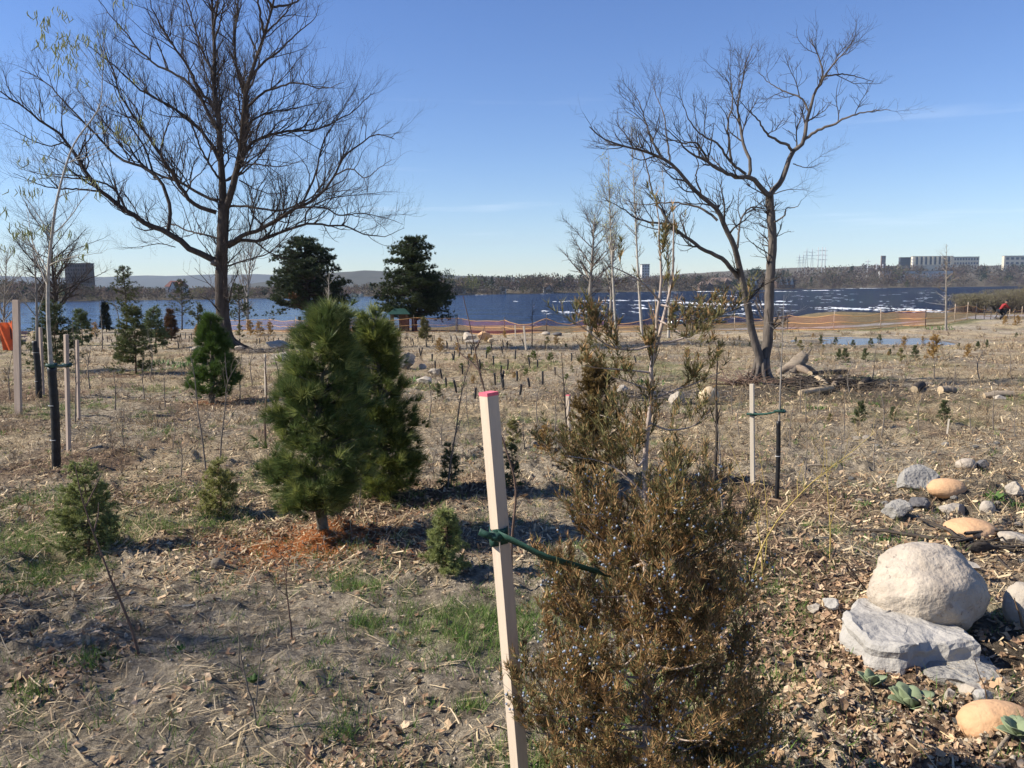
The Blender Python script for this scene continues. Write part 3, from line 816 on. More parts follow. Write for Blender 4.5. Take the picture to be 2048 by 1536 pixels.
# ------------------------------------------------------------------ the orange safety fence
net = bpy.data.materials.new('orange netting'); net.use_nodes = True
N, L = net.node_tree.nodes, net.node_tree.links
b = N['Principled BSDF']; b.inputs['Base Color'].default_value = (0.42, 0.08, 0.055, 1); b.inputs['Roughness'].default_value = 0.6
tr = N.new('ShaderNodeBsdfTransparent'); ms = N.new('ShaderNodeMixShader')
tcn = N.new('ShaderNodeTexCoord'); nn = N.new('ShaderNodeTexNoise'); nn.inputs['Scale'].default_value = 0.7; nn.inputs['Detail'].default_value = 3
mr = N.new('ShaderNodeMapRange'); mr.inputs['From Min'].default_value = 0.3; mr.inputs['From Max'].default_value = 0.7; mr.inputs['To Min'].default_value = 0.08; mr.inputs['To Max'].default_value = 0.22
L.new(tcn.outputs['Object'], nn.inputs['Vector']); L.new(nn.outputs['Fac'], mr.inputs['Value']); L.new(mr.outputs['Result'], ms.inputs['Fac'])
L.new(tr.outputs['BSDF'], ms.inputs[1]); L.new(b.outputs['BSDF'], ms.inputs[2]); L.new(ms.outputs['Shader'], N['Material Output'].inputs['Surface'])
M['net'] = net
M['net_dense'] = mat('bunched orange netting', (0.80, 0.15, 0.045), 0.6, 0.25, 3, transl=0.35)
M['band'] = mat('yellow orange net band', (0.55, 0.31, 0.12), 0.6, 0.1, 3)
M['post'] = mat('dark steel post', (0.05, 0.045, 0.045), 0.6, 0.2, 10)
M['post_wood'] = mat('wooden fence post', (0.42, 0.33, 0.24), 0.8, 0.2, 10)
fl = smooth_line(FENCE, 400)
fs = np.concatenate([[0], np.cumsum(np.linalg.norm(np.diff(fl[:, :2], axis=0), axis=1))])
def fp(s):
    q = np.array([np.interp(s, fs, fl[:, 0]), np.interp(s, fs, fl[:, 1])]); return np.array([q[0], q[1], float(zg(q[0], q[1]))])
fence = thing('safety_fence', 'long orange plastic net fence on thin posts along the river bank', 'fence', fp(0))
g = np.random.default_rng(11)
ps = [0.0]
while ps[-1] < fs[-1] - 2: ps.append(ps[-1] + g.uniform(3.2, 4.6))
FH = 1.05
for k, s in enumerate(ps):
    q = fp(s)
    h = FH + 0.15 + 0.1 * g.random()
    ln = g.normal(0, 0.03, 2)
    V, Q, T = tube1([q - (0, 0, 0.2), q + (ln[0], ln[1], h)], 0.028, 6)
    mk('post', V, [Q, T], M['post_wood'] if g.random() < 0.25 else M['post'], fence)
for k in range(len(ps) - 1):
    n_ = 8
    us = np.linspace(0, 1, n_ + 1)
    rows = []
    sag = g.uniform(0.02, 0.2)
    if 30 < ps[k] and abs(fp(ps[k])[0] - 2.5) < 3: sag = 0.45
    for hh_ in (0.03, 0.5, 0.97):
        ln_ = []
        for u in us:
            q = fp(ps[k] + u * (ps[k + 1] - ps[k]))
            z = hh_ * FH - sag * math.sin(u * math.pi) * hh_ + 0.015 * g.normal()
            ln_.append(q + (0, -0.03 + 0.02 * g.normal(), max(0.03, z)))
        rows.append(np.array(ln_))
    R_ = np.array(rows); n1_ = n_ + 1
    i, j = np.meshgrid(np.arange(2), np.arange(n_), indexing='ij')
    q = np.stack([i * n1_ + j, i * n1_ + j + 1, (i + 1) * n1_ + j + 1, (i + 1) * n1_ + j], -1).reshape(-1, 4)
    left = fp(ps[k])[0] < -29
    o = mk('net_panel', R_, [q], M['net_dense'] if left and k % 3 != 2 else M['net'], fence)
    for r_ in rows:
        V, Q, T = tube1(r_ + (0, -0.012, 0), 0.020, 4); mk('band', V, [Q, T], M['band'], fence)
# the loose orange flap hanging at the far left of the fence
ft = pxat(4, 640, 36.0); gz_ = float(zg(ft[0], 36.0))
u = np.linspace(0, 1, 9); vq = np.linspace(0, 1, 13)
U, W_ = np.meshgrid(u, vq)
fx = ft[0] - 0.32 + U * 0.75 + 0.25 * (1 - W_) ; fz = gz_ + 0.02 + W_ * 1.25
fy_ = 36.0 + 0.10 * np.sin(U * 9 + W_ * 2)
i, j = np.meshgrid(np.arange(12), np.arange(8), indexing='ij'); q = np.stack([i * 9 + j, i * 9 + j + 1, (i + 1) * 9 + j + 1, (i + 1) * 9 + j], -1).reshape(-1, 4)
fo_ = thing('net_flap', 'bright orange folded end of netting draped at the far left behind the wide stake', 'netting', (ft[0], 36, gz_))
mk('sheet', np.stack([fx, fy_, fz], -1), [q], M['net_dense'], fo_)
for s in (-0.36, 0.3):
    V, Q, T = tube1([(ft[0] + s, 36.05, gz_ - 0.1), (ft[0] + s + 0.03, 36.05, gz_ + 1.4)], 0.025, 6); mk('post', V, [Q, T], M['post'], fo_)

# ------------------------------------------------------------------ shed, signs, people
sp = at(800, 662); sp[1] = fence_y(sp[0]) + 2.5; sp = pxat(800, 655, sp[1]); sp[2] = float(zg(sp[0], sp[1]))
k = sp[1] / F
shed = thing('kiosk', 'small brown kiosk with green hipped roof under the dark pine', 'kiosk', sp)
M['kiosk'] = mat('brown boards', (0.12, 0.075, 0.05), 0.85, 0.3, 3, sx=(8, 1, 1)); M['kioskroof'] = mat('green metal roof', (0.012, 0.045, 0.036), 0.7, 0.15, 3)
zt = pxat(800, 628, sp[1])[2]; zr = pxat(800, 617, sp[1])[2]; hw = 18 * k
for s in (-1, 1):
    for s2 in (-1, 1):
        V, Q = box(sp + (s * hw * 0.85, s2 * hw * 0.6, (zt - sp[2]) / 2), (0.14, 0.14, zt - sp[2])); mk('post', V, [Q], M['kiosk'], shed, smooth=False)
for k_ in range(7):
    V, Q = box(sp + (hw * (-0.05 + 0.13 * k_), 0.12 - 0.006 * (k_ % 2), (zt - sp[2]) / 2), (hw * 0.125, 0.06, zt - sp[2] - 0.05)); mk('board', V, [Q], M['kiosk'], shed, smooth=False)
rv = np.array([(-hw * 1.3, -hw, 0), (hw * 1.3, -hw, 0), (hw * 1.3, hw, 0), (-hw * 1.3, hw, 0), (-hw * .6, 0, zr - zt), (hw * .6, 0, zr - zt)]) + (sp[0], sp[1], zt)
mk('roof', rv, [np.array([(0, 1, 5, 4), (2, 3, 4, 5), (3, 2, 1, 0)]), np.array([(1, 2, 5), (3, 0, 4)])], M['kioskroof'], shed, smooth=False)

M['sign_d'] = mat('dark sign face', (0.03, 0.03, 0.032), 0.5, 0.1, 5); M['sign_w'] = mat('white sign mark', (0.75, 0.75, 0.75), 0.5, 0.05, 5)
def signpost(label, px, ptop, pbot, wpx, hpx, marks=False, flare=False):
    y = at(px, pbot)[1]
    q = pxat(px, pbot, y); q[2] = float(zg(q[0], y)); k = y / F
    t = thing('sign_post', label, 'sign', q)
    zt_ = pxat(px, ptop, y)[2]
    V, Q, T = tube1([q - (0, 0, .2), (q[0], y, zt_ - 0.02)], 0.035, 6); mk('post', V, [Q, T], M['post'], t)
    w, h = wpx * k, hpx * k
    if flare:
        v, qd = box((q[0], y - 0.05, zt_ - h / 2), (w, 0.06, h)); v[[0, 1, 2, 3], 0] = q[0] + (v[[0, 1, 2, 3], 0] - q[0]) * 0.45
        mk('panel', v, [qd], M['sign_d'], t, smooth=False)
    else:
        V, Q = box((q[0], y - 0.05, zt_ - h / 2), (w, 0.03, h)); s = mk('panel', V, [Q], M['sign_d'], t, smooth=False)
        if marks:
            for zz, rr in ((0.28, 0.30), (0.72, 0.24)):
                a_ = np.linspace(0, 2 * np.pi, 25); c_ = np.array([q[0], y - 0.072, zt_ - h * zz])
                ro, ri = w * rr * 1.25, w * rr * 0.95
                vo = np.stack([c_[0] + ro * np.cos(a_), np.full(25, c_[1]), c_[2] + ro * np.sin(a_)], -1); vi = np.stack([c_[0] + ri * np.cos(a_), np.full(25, c_[1]), c_[2] + ri * np.sin(a_)], -1)
                ii = np.arange(24); mk('ring', np.concatenate([vo, vi]), [np.stack([ii, ii + 1, ii + 26, ii + 25], -1)], M['sign_w'], s, smooth=False)
signpost('small dark square sign on a thin post left of the near white pine', 601, 633, 668, 6, 7)
signpost('dark funnel-shaped lamp head on a thin post between the two near white pines', 712, 641, 676, 4, 6, flare=True)
signpost('black trail sign with two white rings before the rapids', 1407, 616, 664, 6, 15, True)

M['skin'] = mat('skin', (0.45, 0.28, 0.2), 0.6, 0.1, 10); M['red'] = mat('red jacket', (0.26, 0.025, 0.025), 0.75, 0.2, 10); M['navy'] = mat('dark trousers', (0.015, 0.016, 0.022), 0.8, 0.2, 10)
M['helmet'] = mat('black helmet', (0.015, 0.015, 0.017), 0.35, 0.1, 10); M['tyre'] = mat('black rubber', (0.015, 0.015, 0.015), 0.8, 0.1, 10); M['bike'] = mat('dark bicycle paint', (0.03, 0.03, 0.035), 0.35, 0.1, 10)
def skin_body(name, joints, edges, m, parent, loc):
    me = bpy.data.meshes.new(name)
    me.from_pydata([Vector(j[0]) for j in joints], edges, [])
    o = bpy.data.objects.new(name, me); COL.objects.link(o); o.parent = parent
    sk = o.modifiers.new('Skin', 'SKIN'); me.skin_vertices.new() if not me.skin_vertices else None
    for v, j in zip(me.skin_vertices[0].data, joints): v.radius = (j[1], j[1])
    me.skin_vertices[0].data[0].use_root = True
    ss = o.modifiers.new('Sub', 'SUBSURF'); ss.levels = 2; ss.render_levels = 2
    me.materials.append(m)
    ORG[o] = ORG[parent]
    return o
def ball(c, s, parent, name, m, sub=I2):
    mk(name, sub[0] * np.asarray(s) + np.asarray(c), [sub[1]], m, parent)
def person(label, loc, yaw, joints_fn, cols, name='person'):
    t = thing(name, label, 'person', loc)
    t.rotation_euler = (0, 0, yaw)
    up, lo_, hd = joints_fn()
    body = up[0] + [j for j in lo_[0]]
    e = up[1] + [(a + len(up[0]), b_ + len(up[0])) for a, b_ in lo_[1]] + [(0, len(up[0]))]
    o = skin_body('body', body, e, cols[0], t, loc)
    # trousers as clothing over the legs
    skin_body('trousers', [(j[0], j[1] * 1.14) for j in lo_[0]], lo_[1], cols[1], t, loc)
    h = np.array(loc) + hd
    ball(h, (0.085, 0.1, 0.12), t, 'head', M['skin'])
    ball(h + (0, 0.02, 0.05), (0.10, 0.14, 0.09), t, 'helmet', M['helmet'])
    return t
def rider():        # local axes: rides along +y
    up = ([((0, -0.12, 0.98), .13), ((0, 0.05, 1.2), .15), ((0, 0.22, 1.40), .14), ((0, 0.3, 1.5), .06),
           ((.19, .22, 1.40), .07), ((.22, .38, 1.2), .05), ((.2, .58, 1.08), .04), ((-.19, .22, 1.40), .07), ((-.22, .38, 1.2), .05), ((-.2, .58, 1.08), .04)],
          [(0, 1), (1, 2), (2, 3), (2, 4), (4, 5), (5, 6), (2, 7), (7, 8), (8, 9)])
    lo_ = ([((0, -0.12, 0.95), .14), ((.11, -.1, .92), .1), ((.12, .25, .72), .075), ((.12, .05, .36), .05), ((.12, .2, .30), .04), ((-.11, -.1, .92), .1), ((-.12, .18, .55), .075), ((-.12, -.02, .18), .05), ((-.12, .14, .12), .04)],
           [(0, 1), (1, 2), (2, 3), (3, 4), (0, 5), (5, 6), (6, 7), (7, 8)])
    return up, lo_, np.array((0, 0.36, 1.62))
cq = at(2000, 641); cq = np.array([cq[0], fence_y(cq[0]) + 6, 0]); cq = pxat(2002, 640, cq[1]); cq[2] = float(zg(cq[0], cq[1]))
person('cyclist in red jacket and black helmet riding the path behind the fence', cq, -math.pi / 2, rider, (M['red'], M['navy']))
bk = thing('bicycle', 'dark bicycle under the cyclist in red', 'bicycle', cq); bk.rotation_euler = (0, 0, -math.pi / 2)
def ring(c, r, rr, m, name, parent):
    a_ = np.linspace(0, 2 * np.pi, 29)
    V, Q, T = tube1(np.stack([np.full(29, c[0]), c[1] + r * np.cos(a_), c[2] + r * np.sin(a_)], -1) + cq, rr, 6); return mk(name, V, [Q], m, parent)
for yy in (-0.52, 0.54):
    w_ = ring((0, yy, 0.345), 0.32, 0.03, M['tyre'], 'wheel', bk)
    for q in range(8):
        a_ = q / 8 * math.pi
        d_ = np.array([0, math.cos(a_), math.sin(a_)]) * 0.31
        V, Q, T = tube1([cq + (0, yy, .345) - d_, cq + (0, yy, .345) + d_], 0.005, 3); mk('spoke', V, [Q, T], M['steel'], w_)
fr = MB()
for a, b_ in (((0, -.52, .345), (0, -.05, .3)), ((0, -.05, .3), (0, -.18, .86)), ((0, -.05, .3), (0, .38, .8)), ((0, -.16, .8), (0, .38, .86)), ((0, -.52, .345), (0, -.17, .8)), ((0, .54, .345), (0, .38, .92))):
    V, Q, T = tube1([cq + a, cq + b_], 0.02, 6); fr.add(V, Q, T)
fr.build('frame', M['bike'], bk)
V, Q, T = tube1([cq + (-.24, .52, 1.04), cq + (0, .4, 1.0), cq + (.24, .52, 1.04)], 0.016, 6); mk('handlebar', V, [Q, T], M['bike'], bk)
v = I1[0] * (0.07, 0.14, 0.035) + cq + (0, -.2, .9); mk('saddle', v, [I1[1]], M['tyre'], bk)
def stander():
    up = ([((0, 0, 1.0), .15), ((0, 0, 1.2), .15), ((0, 0, 1.4), .14), ((0, 0, 1.52), .055), ((.2, 0, 1.42), .07), ((.24, .03, 1.14), .05), ((.22, .1, .9), .04), ((-.2, 0, 1.42), .07), ((-.24, .03, 1.14), .05), ((-.22, .1, .9), .04)],
          [(0, 1), (1, 2), (2, 3), (2, 4), (4, 5), (5, 6), (2, 7), (7, 8), (8, 9)])
    lo_ = ([((0, 0, 0.95), .15), ((.1, 0, .9), .1), ((.11, .02, .5), .07), ((.11, 0, .08), .05), ((.11, .14, .04), .04), ((-.1, 0, .9), .1), ((-.11, .02, .5), .07), ((-.11, 0, .08), .05), ((-.11, .14, .04), .04)],
           [(0, 1), (1, 2), (2, 3), (3, 4), (0, 5), (5, 6), (6, 7), (7, 8)])
    return up, lo_, np.array((0, 0.02, 1.66))
dd = ray(1703, 628.0)
yy = 86.0
for yy in np.arange(80, 116, 0.25):
    q = EYE + dd * (yy / dd[1])
    if float(zmacro(q[0], yy)) + 1.8 < q[2]: break
q[2] = float(zg(q[0], q[1]))
person('person in red jacket seen head and shoulders over the grassy bank by the rapids', q, 0, stander, (M['red'], M['navy']))

# ------------------------------------------------------------------ bare trees
def bare_tree(name, label, base, trunk, limbs, levels, mb_bark, mb_twig, seed, y0, n0=26, group=None, cat='tree', extra=None, buds=None, sides=(12, 7, 4, 3, 3)):
    """trunk/limbs: (points in metres, r0, r1); levels: dicts for grow(), each from the level before it"""
    g = np.random.default_rng(seed)
    t = thing(name, label, cat, base, group)
    tm = MB()
    for pts, r0, r1 in trunk:
        P_ = smooth_line(pts, 40)
        R_ = r0 + (r1 - r0) * np.linspace(0, 1, 40) ** 0.8
        P_ = P_ + 0.03 * R_[:, None] * g.normal(size=P_.shape)
        V, Q = tubes(P_[None], R_[None], sides[0], 1)
        V = V + 0.035 * np.repeat(R_, sides[0])[:, None] * g.normal(size=V.shape)
        tm.add(V, Q)
    LP, LR = [], []
    for pts, r0, r1 in list(limbs):
        P_ = smooth_line(pts, n0)
        P_[1:-1] += 0.25 * r0 * g.normal(size=(n0 - 2, 3))
        LP.append(P_); LR.append(r0 + (r1 - r0) * np.linspace(0, 1, n0) ** 1.05)
    for pts, r0, r1 in trunk:      # side shoots may also leave the stems
        LP.append(smooth_line(pts, n0)); LR.append(r0 + (r1 - r0) * np.linspace(0, 1, n0) ** 0.8)
    P, R = np.array(LP), np.array(LR)
    nl = len(limbs)
    if nl:
        V, Q = tubes(P[:nl], R[:nl], sides[1], 2); tm.add(V, Q)
    tm.build('trunk', mb_bark, t)
    cm = MB()
    srcP, srcR = P, R
    allP = []
    for k, lv in enumerate(levels):
        lv = dict(lv); cnt = lv.pop('count'); old = lv.pop('old', False)
        P2, R2 = grow(srcP, srcR, cnt, g, **lv)
        V, Q = tubes(P2, R2, sides[min(k + 2, 4)], k)
        cm.add(V, Q)
        srcP, srcR = P2, R2
        allP.append(P2)
    cm.build('crown', mb_twig, t)
    if buds:
        tips = allP[-1][:, -1]; d = nrm(allP[-1][:, -1] - allP[-1][:, -2])
        cnt, s, m_ = buds
        sel = g.choice(len(tips), min(cnt, len(tips)), replace=False)
        bm = MB(); B = tips[sel]; D = d[sel]; u = nrm(np.cross(D, g.normal(size=D.shape))) * s * 0.35
        V = np.stack([B - u, B + u, B + D * s, B - np.cross(D, u)], 1).reshape(-1, 3); a = np.arange(len(sel))[:, None] * 4
        bm.add(V, tris=np.concatenate([a + [0, 1, 2], a + [1, 3, 2], a + [3, 0, 2]]))
        bm.build('buds', m_, t)['kind'] = 'stuff'
    return t

def lim(pts, ox, oy, k, y0, dy, r0, r1, ystart=0.0):
    """a limb given as pixels of an enlarged view (offset ox, oy, scale k) at depth y0, running dy metres in depth"""
    pts = np.array(pts, float); px, py = ox + pts[:, 0] / k, oy + pts[:, 1] / k
    s = np.concatenate([[0], np.cumsum(np.hypot(np.diff(px), np.diff(py)))]); s = s / s[-1]
    return (pxat(px, py, y0 + ystart + (dy - ystart) * s ** 1.1), r0, r1)

# --- the big oak
ob = at(466, 699); Y0 = ob[1]; KO = 2.194
g = np.random.default_rng(3)
ot = [lim([(1000, 1534), (992, 1490), (978, 1400), (972, 1280), (972, 1170), (976, 1060), (980, 960), (984, 900)], 0, 0, KO, Y0, 0, 0.30, 0.215)]
flare = ot[0][0]
flare[0] = ob - (0, 0, 0.2)
s_l = [(980, 930), (975, 800), (965, 650), (960, 520), (940, 400), (942, 250), (936, 130), (930, 0), (925, -120), (915, -260)]
s_r = [(985, 930), (1010, 860), (1035, 760), (1058, 640), (1068, 500), (1085, 380), (1120, 270), (1160, 150), (1195, 30), (1215, -80), (1225, -220)]
s_m = [(995, 900), (1045, 740), (1075, 600), (1085, 470), (1045, 330), (1030, 200), (1040, 60), (1050, -60), (1055, -180)]
ot += [lim(s_l, 0, 0, KO, Y0, 0.6, 0.165, 0.02), lim(s_r, 0, 0, KO, Y0, -1.0, 0.15, 0.02), lim(s_m, 0, 0, KO, Y0, 2.0, 0.10, 0.018)]
OL = [([(955, 1150), (870, 1105), (800, 1065), (720, 1020), (650, 985), (560, 930), (500, 880), (440, 840), (400, 790), (350, 700), (290, 620), (220, 560), (130, 490), (60, 440), (0, 400)], -2.0, .30, .03),
      ([(735, 1022), (747, 930), (735, 860), (700, 790), (630, 735), (520, 690), (430, 600), (350, 520), (270, 430), (180, 350), (90, 310)], 1.5, .17, .02),
      ([(950, 932), (870, 905), (820, 865), (780, 800), (740, 730), (690, 650), (630, 570), (570, 490), (530, 410), (490, 300), (450, 200)], -2.5, .20, .02),
      ([(955, 880), (880, 855), (800, 805), (700, 770), (620, 720), (560, 640), (480, 560), (400, 470), (330, 380)], 2.5, .14, .015),
      ([(958, 700), (930, 640), (870, 560), (800, 500), (700, 440), (600, 380), (510, 300), (430, 230), (360, 180)], -1.5, .15, .015),
      ([(952, 560), (900, 470), (850, 390), (780, 330), (680, 280), (600, 210), (540, 130), (470, 50), (420, -20)], 1.0, .15, .015),
      ([(945, 480), (880, 400), (830, 300), (760, 200), (700, 100), (655, 0), (620, -100)], -2.5, .14, .015),
      ([(942, 330), (890, 230), (850, 110), (820, 0), (790, -120)], 2.0, .11, .015),
      ([(938, 190), (970, 80), (985, -30), (990, -160)], -1.0, .09, .012),
      ([(680, 785), (640, 660), (580, 560), (540, 470), (500, 380), (470, 260)], 0.5, .10, .012, 1.0),
      ([(560, 930), (500, 830), (400, 790), (280, 780), (160, 760), (80, 740)], -1.0, .10, .012, -1.0),
      ([(440, 840), (330, 830), (230, 825), (150, 800), (60, 760)], -3.0, .09, .012, -1.2),
      ([(290, 620), (220, 640), (130, 610), (50, 560), (10, 540)], -3.0, .06, .01, -1.6),
      ([(990, 1070), (1060, 1040), (1130, 1010), (1200, 975), (1300, 915), (1400, 860), (1470, 770), (1500, 700), (1560, 650), (1640, 590), (1730, 610)], -1.5, .20, .02),
      ([(1320, 900), (1362, 820), (1392, 740), (1402, 680), (1430, 600), (1480, 520), (1530, 440), (1570, 370)], 0.8, .10, .012, -0.8),
      ([(1300, 912), (1420, 910), (1490, 945), (1580, 935), (1700, 960), (1770, 985)], -2.0, .09, .01, -0.8),
      ([(1470, 770), (1540, 740), (1600, 780), (1660, 740), (1720, 700)], -2.0, .07, .01, -1.0),
      ([(1000, 1085), (1060, 1055), (1130, 1060), (1200, 1030), (1280, 1005), (1340, 985), (1450, 990), (1530, 995), (1600, 1030), (1690, 1035), (1775, 1000)], 2.0, .17, .012),
      ([(1340, 985), (1345, 930), (1420, 880), (1520, 860), (1620, 850), (1710, 840)], 3.0, .08, .01, 1.0),
      ([(1005, 905), (1080, 905), (1150, 915), (1230, 925), (1310, 895), (1400, 850), (1480, 840), (1590, 830)], -3.0, .11, .012),
      ([(1050, 720), (1090, 640), (1180, 590), (1280, 575), (1380, 570), (1460, 540), (1560, 480), (1630, 410)], 1.5, .15, .015),
      ([(1080, 480), (1150, 410), (1230, 380), (1320, 365), (1420, 390), (1510, 360)], -2.0, .12, .012),
      ([(1090, 360), (1150, 280), (1230, 220), (1300, 150), (1380, 80), (1400, 20)], 1.5, .12, .012),
      ([(1160, 150), (1250, 60), (1300, -20), (1350, -90)], -1.5, .09, .012),
      ([(1070, 560), (1160, 500), (1260, 480), (1360, 460), (1440, 440)], 3.0, .10, .012),
      ([(1040, 770), (1100, 720), (1180, 730), (1260, 725), (1330, 700)], -3.0, .08, .012),
      ([(1050, 790), (1120, 830), (1200, 850), (1290, 840)], 2.0, .06, .01),
      ([(950, 1045), (900, 1030), (820, 1012), (760, 985), (690, 1000), (640, 960), (600, 940)], 2.5, .09, .015),
      ([(770, 1085), (700, 1070), (600, 1085), (510, 1088)], -2.0, .045, .008, -0.8),
      ([(1003, 1167), (1080, 1140), (1160, 1120), (1220, 1075), (1260, 1030), (1295, 995)], -1.5, .075, .02)]
oak_limbs = []
for L_ in OL:
    oak_limbs.append(lim(L_[0], 0, 0, KO, Y0, L_[1], L_[2] * .46, L_[3] * .7, L_[4] if len(L_) > 4 else 0.0))
# limbs that leave towards and away from the camera fill the crown's depth
for k in range(16):
    z0 = g.uniform(5.5, 15); a = (g.random() < 0.5) * math.pi + g.uniform(-0.7, 0.7) + math.pi / 2
    stem = ot[1][0] if k % 2 else ot[2][0]
    i0 = np.argmin(abs(stem[:, 2] - z0)); p0 = stem[i0]
    Lh = g.uniform(3.5, 6.5) * (1 - 0.35 * (z0 - 5) / 10)
    d = np.array([math.cos(a), math.sin(a), 0])
    oak_limbs.append((np.array([p0, p0 + d * Lh * .3 + (0, 0, .5), p0 + d * Lh * .65 + (0, 0, 1.5), p0 + d * Lh + (0, 0, 3.0)]), 0.05, 0.008))
bare_tree('oak_tree', 'huge bare spreading oak with dark trunk, left of the middle', ob, ot, oak_limbs,
          [dict(count=880, length=(1.1, 2.9), ang=(28, 62), n=8, up=0.36, wob=0.2, rr=0.6, rmax=0.036, rtip=0.25, tr=(0.12, 1.0), taper=0.35),
           dict(count=3800, length=(0.55, 1.45), ang=(28, 62), n=5, up=0.3, wob=0.2, rr=0.6, rmax=0.021, rtip=0.4, tr=(0.15, 1.0), taper=0.35),
           dict(count=14000, length=(0.28, 0.75), ang=(25, 60), n=3, up=0.28, wob=0.2, rr=0.7, rmax=0.009, rtip=0.55, tr=(0.2, 1.0), taper=0.3),
           dict(count=15000, length=(0.14, 0.38), ang=(25, 60), n=2, up=0.28, wob=0.2, rr=0.85, rmax=0.0068, rtip=0.7, tr=(0.25, 1.0), taper=0.2)],
          M['bark_oak'], M['twig_oak'], 31, Y0)
# --- root flare and burl are parts of the oak
oak = bpy.data.objects['oak_tree']
fm = MB()
tz = lambda h: np.array([np.interp(ob[2] + h, ot[0][0][:, 2], ot[0][0][:, 0]), Y0, ob[2] + h])
for k in range(9):
    a = k / 9 * 6.283 + 0.3; d = np.array([math.cos(a), math.sin(a), 0])
    e = tz(0.0) + d * g.uniform(0.6, 0.95); e[2] = float(zg(e[0], e[1])) - 0.08
    V, Q, T = tube1(smooth_line([tz(1.2) + d * 0.15, tz(0.4) + d * 0.28, e], 8), np.linspace(0.13, 0.05, 8), 7); fm.add(V, Q, T)
fm.build('root_flare', M['bark_oak'], oak)
bp_ = pxat(431, 526, Y0 - 0.1)
V = I2[0] * (1 + 0.10 * rng.normal(size=(len(I2[0]), 1))) * (0.20, 0.16, 0.13) + bp_
mk('burl', V, [I2[1]], M['bark_walnut'], oak)

# --- the two-stemmed walnut
KW = 1.954
wb = at(1522, 766); Y1 = wb[1]
wt = [lim([(1025, 1495), (1035, 1400), (1048, 1300), (1055, 1100), (1065, 950), (1060, 850), (1052, 760)], 1000, 0, KW, Y1, 0.2, .118, .082),
      lim([(1022, 1490), (1015, 1400), (1000, 1350), (980, 1270), (965, 1180), (945, 1090), (930, 1020), (915, 960), (880, 890), (850, 820), (790, 770), (740, 720), (690, 660), (640, 622), (560, 590), (480, 570), (400, 540), (350, 495)], 1000, 0, KW, Y1, -1.5, .105, .010)]
for a in wt: a[0][0] = wb + (0.03, 0, -0.15)
WL = [([(1052, 765), (1090, 720), (1120, 650), (1140, 605), (1180, 560), (1195, 500), (1205, 430), (1230, 360), (1260, 310), (1255, 240), (1215, 150)], .7, .09, .012),
      ([(1185, 550), (1240, 510), (1300, 490), (1340, 465), (1400, 445), (1480, 430), (1525, 430)], -.6, .05, .008, .3),
      ([(1205, 432), (1180, 385), (1120, 360), (1060, 330), (1010, 280)], 1.0, .035, .006, .4),
      ([(1260, 312), (1300, 255), (1340, 210), (1390, 150)], -.2, .035, .006, .5),
      ([(1265, 300), (1330, 290), (1400, 300), (1460, 320)], 1.0, .03, .005, .5),
      ([(1140, 607), (1130, 570), (1080, 550), (1040, 520), (1010, 470), (970, 430), (930, 380)], -1.0, .05, .006, .2),
      ([(1055, 765), (1000, 710), (970, 690), (910, 690), (860, 665), (800, 625), (740, 600), (690, 540), (640, 500)], -1.0, .085, .008),
      ([(972, 690), (978, 640), (955, 580), (938, 500), (930, 420), (945, 330), (960, 250), (990, 170)], .5, .055, .006, -.1),
      ([(905, 640), (895, 560), (890, 480), (910, 400), (900, 300), (890, 230)], -.8, .04, .006, -.4),
      ([(960, 680), (905, 635), (850, 560), (780, 520), (730, 450), (700, 360)], -1.4, .045, .006, -.2),
      ([(820, 640), (770, 560), (720, 560), (640, 530), (590, 470)], -1.6, .035, .005, -.4),
      ([(640, 625), (600, 560), (570, 480), (545, 400), (500, 340)], -1.0, .035, .005, -1.1),
      ([(665, 640), (655, 560), (640, 450), (610, 370), (590, 310)], -.4, .03, .005, -1.0),
      ([(790, 770), (765, 690), (775, 640), (740, 560)], -1.6, .03, .005, -.9),
      ([(928, 970), (935, 900), (945, 850), (980, 812), (1030, 815)], .4, .035, .02, -.5),
      ([(928, 1085), (890, 1030), (850, 1000), (780, 965), (720, 920), (650, 880), (590, 870), (530, 850), (460, 800), (400, 780)], -1.6, .075, .006, -.4),
      ([(690, 905), (640, 840), (600, 760), (570, 640), (540, 560), (500, 520)], -.6, .04, .005, -1.0),
      ([(850, 862), (800, 820), (740, 800), (650, 790), (560, 800), (480, 780)], -.2, .04, .005, -.7),
      ([(1070, 870), (1110, 845), (1120, 815), (1160, 808), (1180, 780)], -.4, .03, .006, .1),
      ([(1065, 760), (1130, 740), (1200, 742)], .7, .018, .004, .1),
      ([(1145, 640), (1200, 655), (1265, 635)], .0, .018, .004, .3),
      ([(1045, 990), (1000, 960), (960, 925), (950, 880)], -.5, .02, .004, .1)]
wl_ = [lim(q[0], 1000, 0, KW, Y1, q[1], q[2] * .68, q[3] * .7, q[4] if len(q) > 4 else 0.0) for q in WL]
bare_tree('walnut_tree', 'bare two-stemmed grey tree forking from one base, at the right', wb, wt, wl_,
          [dict(count=190, length=(0.4, 1.1), ang=(28, 62), n=8, up=0.2, wob=0.17, rr=0.6, rmax=0.022, rtip=0.35, tr=(0.2, 1.0), taper=0.3, bias=0.7),
           dict(count=1500, length=(0.18, 0.55), ang=(30, 65), n=6, up=0.2, wob=0.2, rr=0.65, rmax=0.0095, rtip=0.5, tr=(0.15, 1.0), taper=0.25),
           dict(count=3000, length=(0.07, 0.22), ang=(30, 60), n=4, up=0.22, wob=0.22, rr=0.75, rmax=0.005, rtip=0.7, tr=(0.3, 1.0), taper=0.2)],
          M['bark_walnut'], M['twig_walnut'], 32, Y1)
wtree = bpy.data.objects['walnut_tree']
fm = MB()
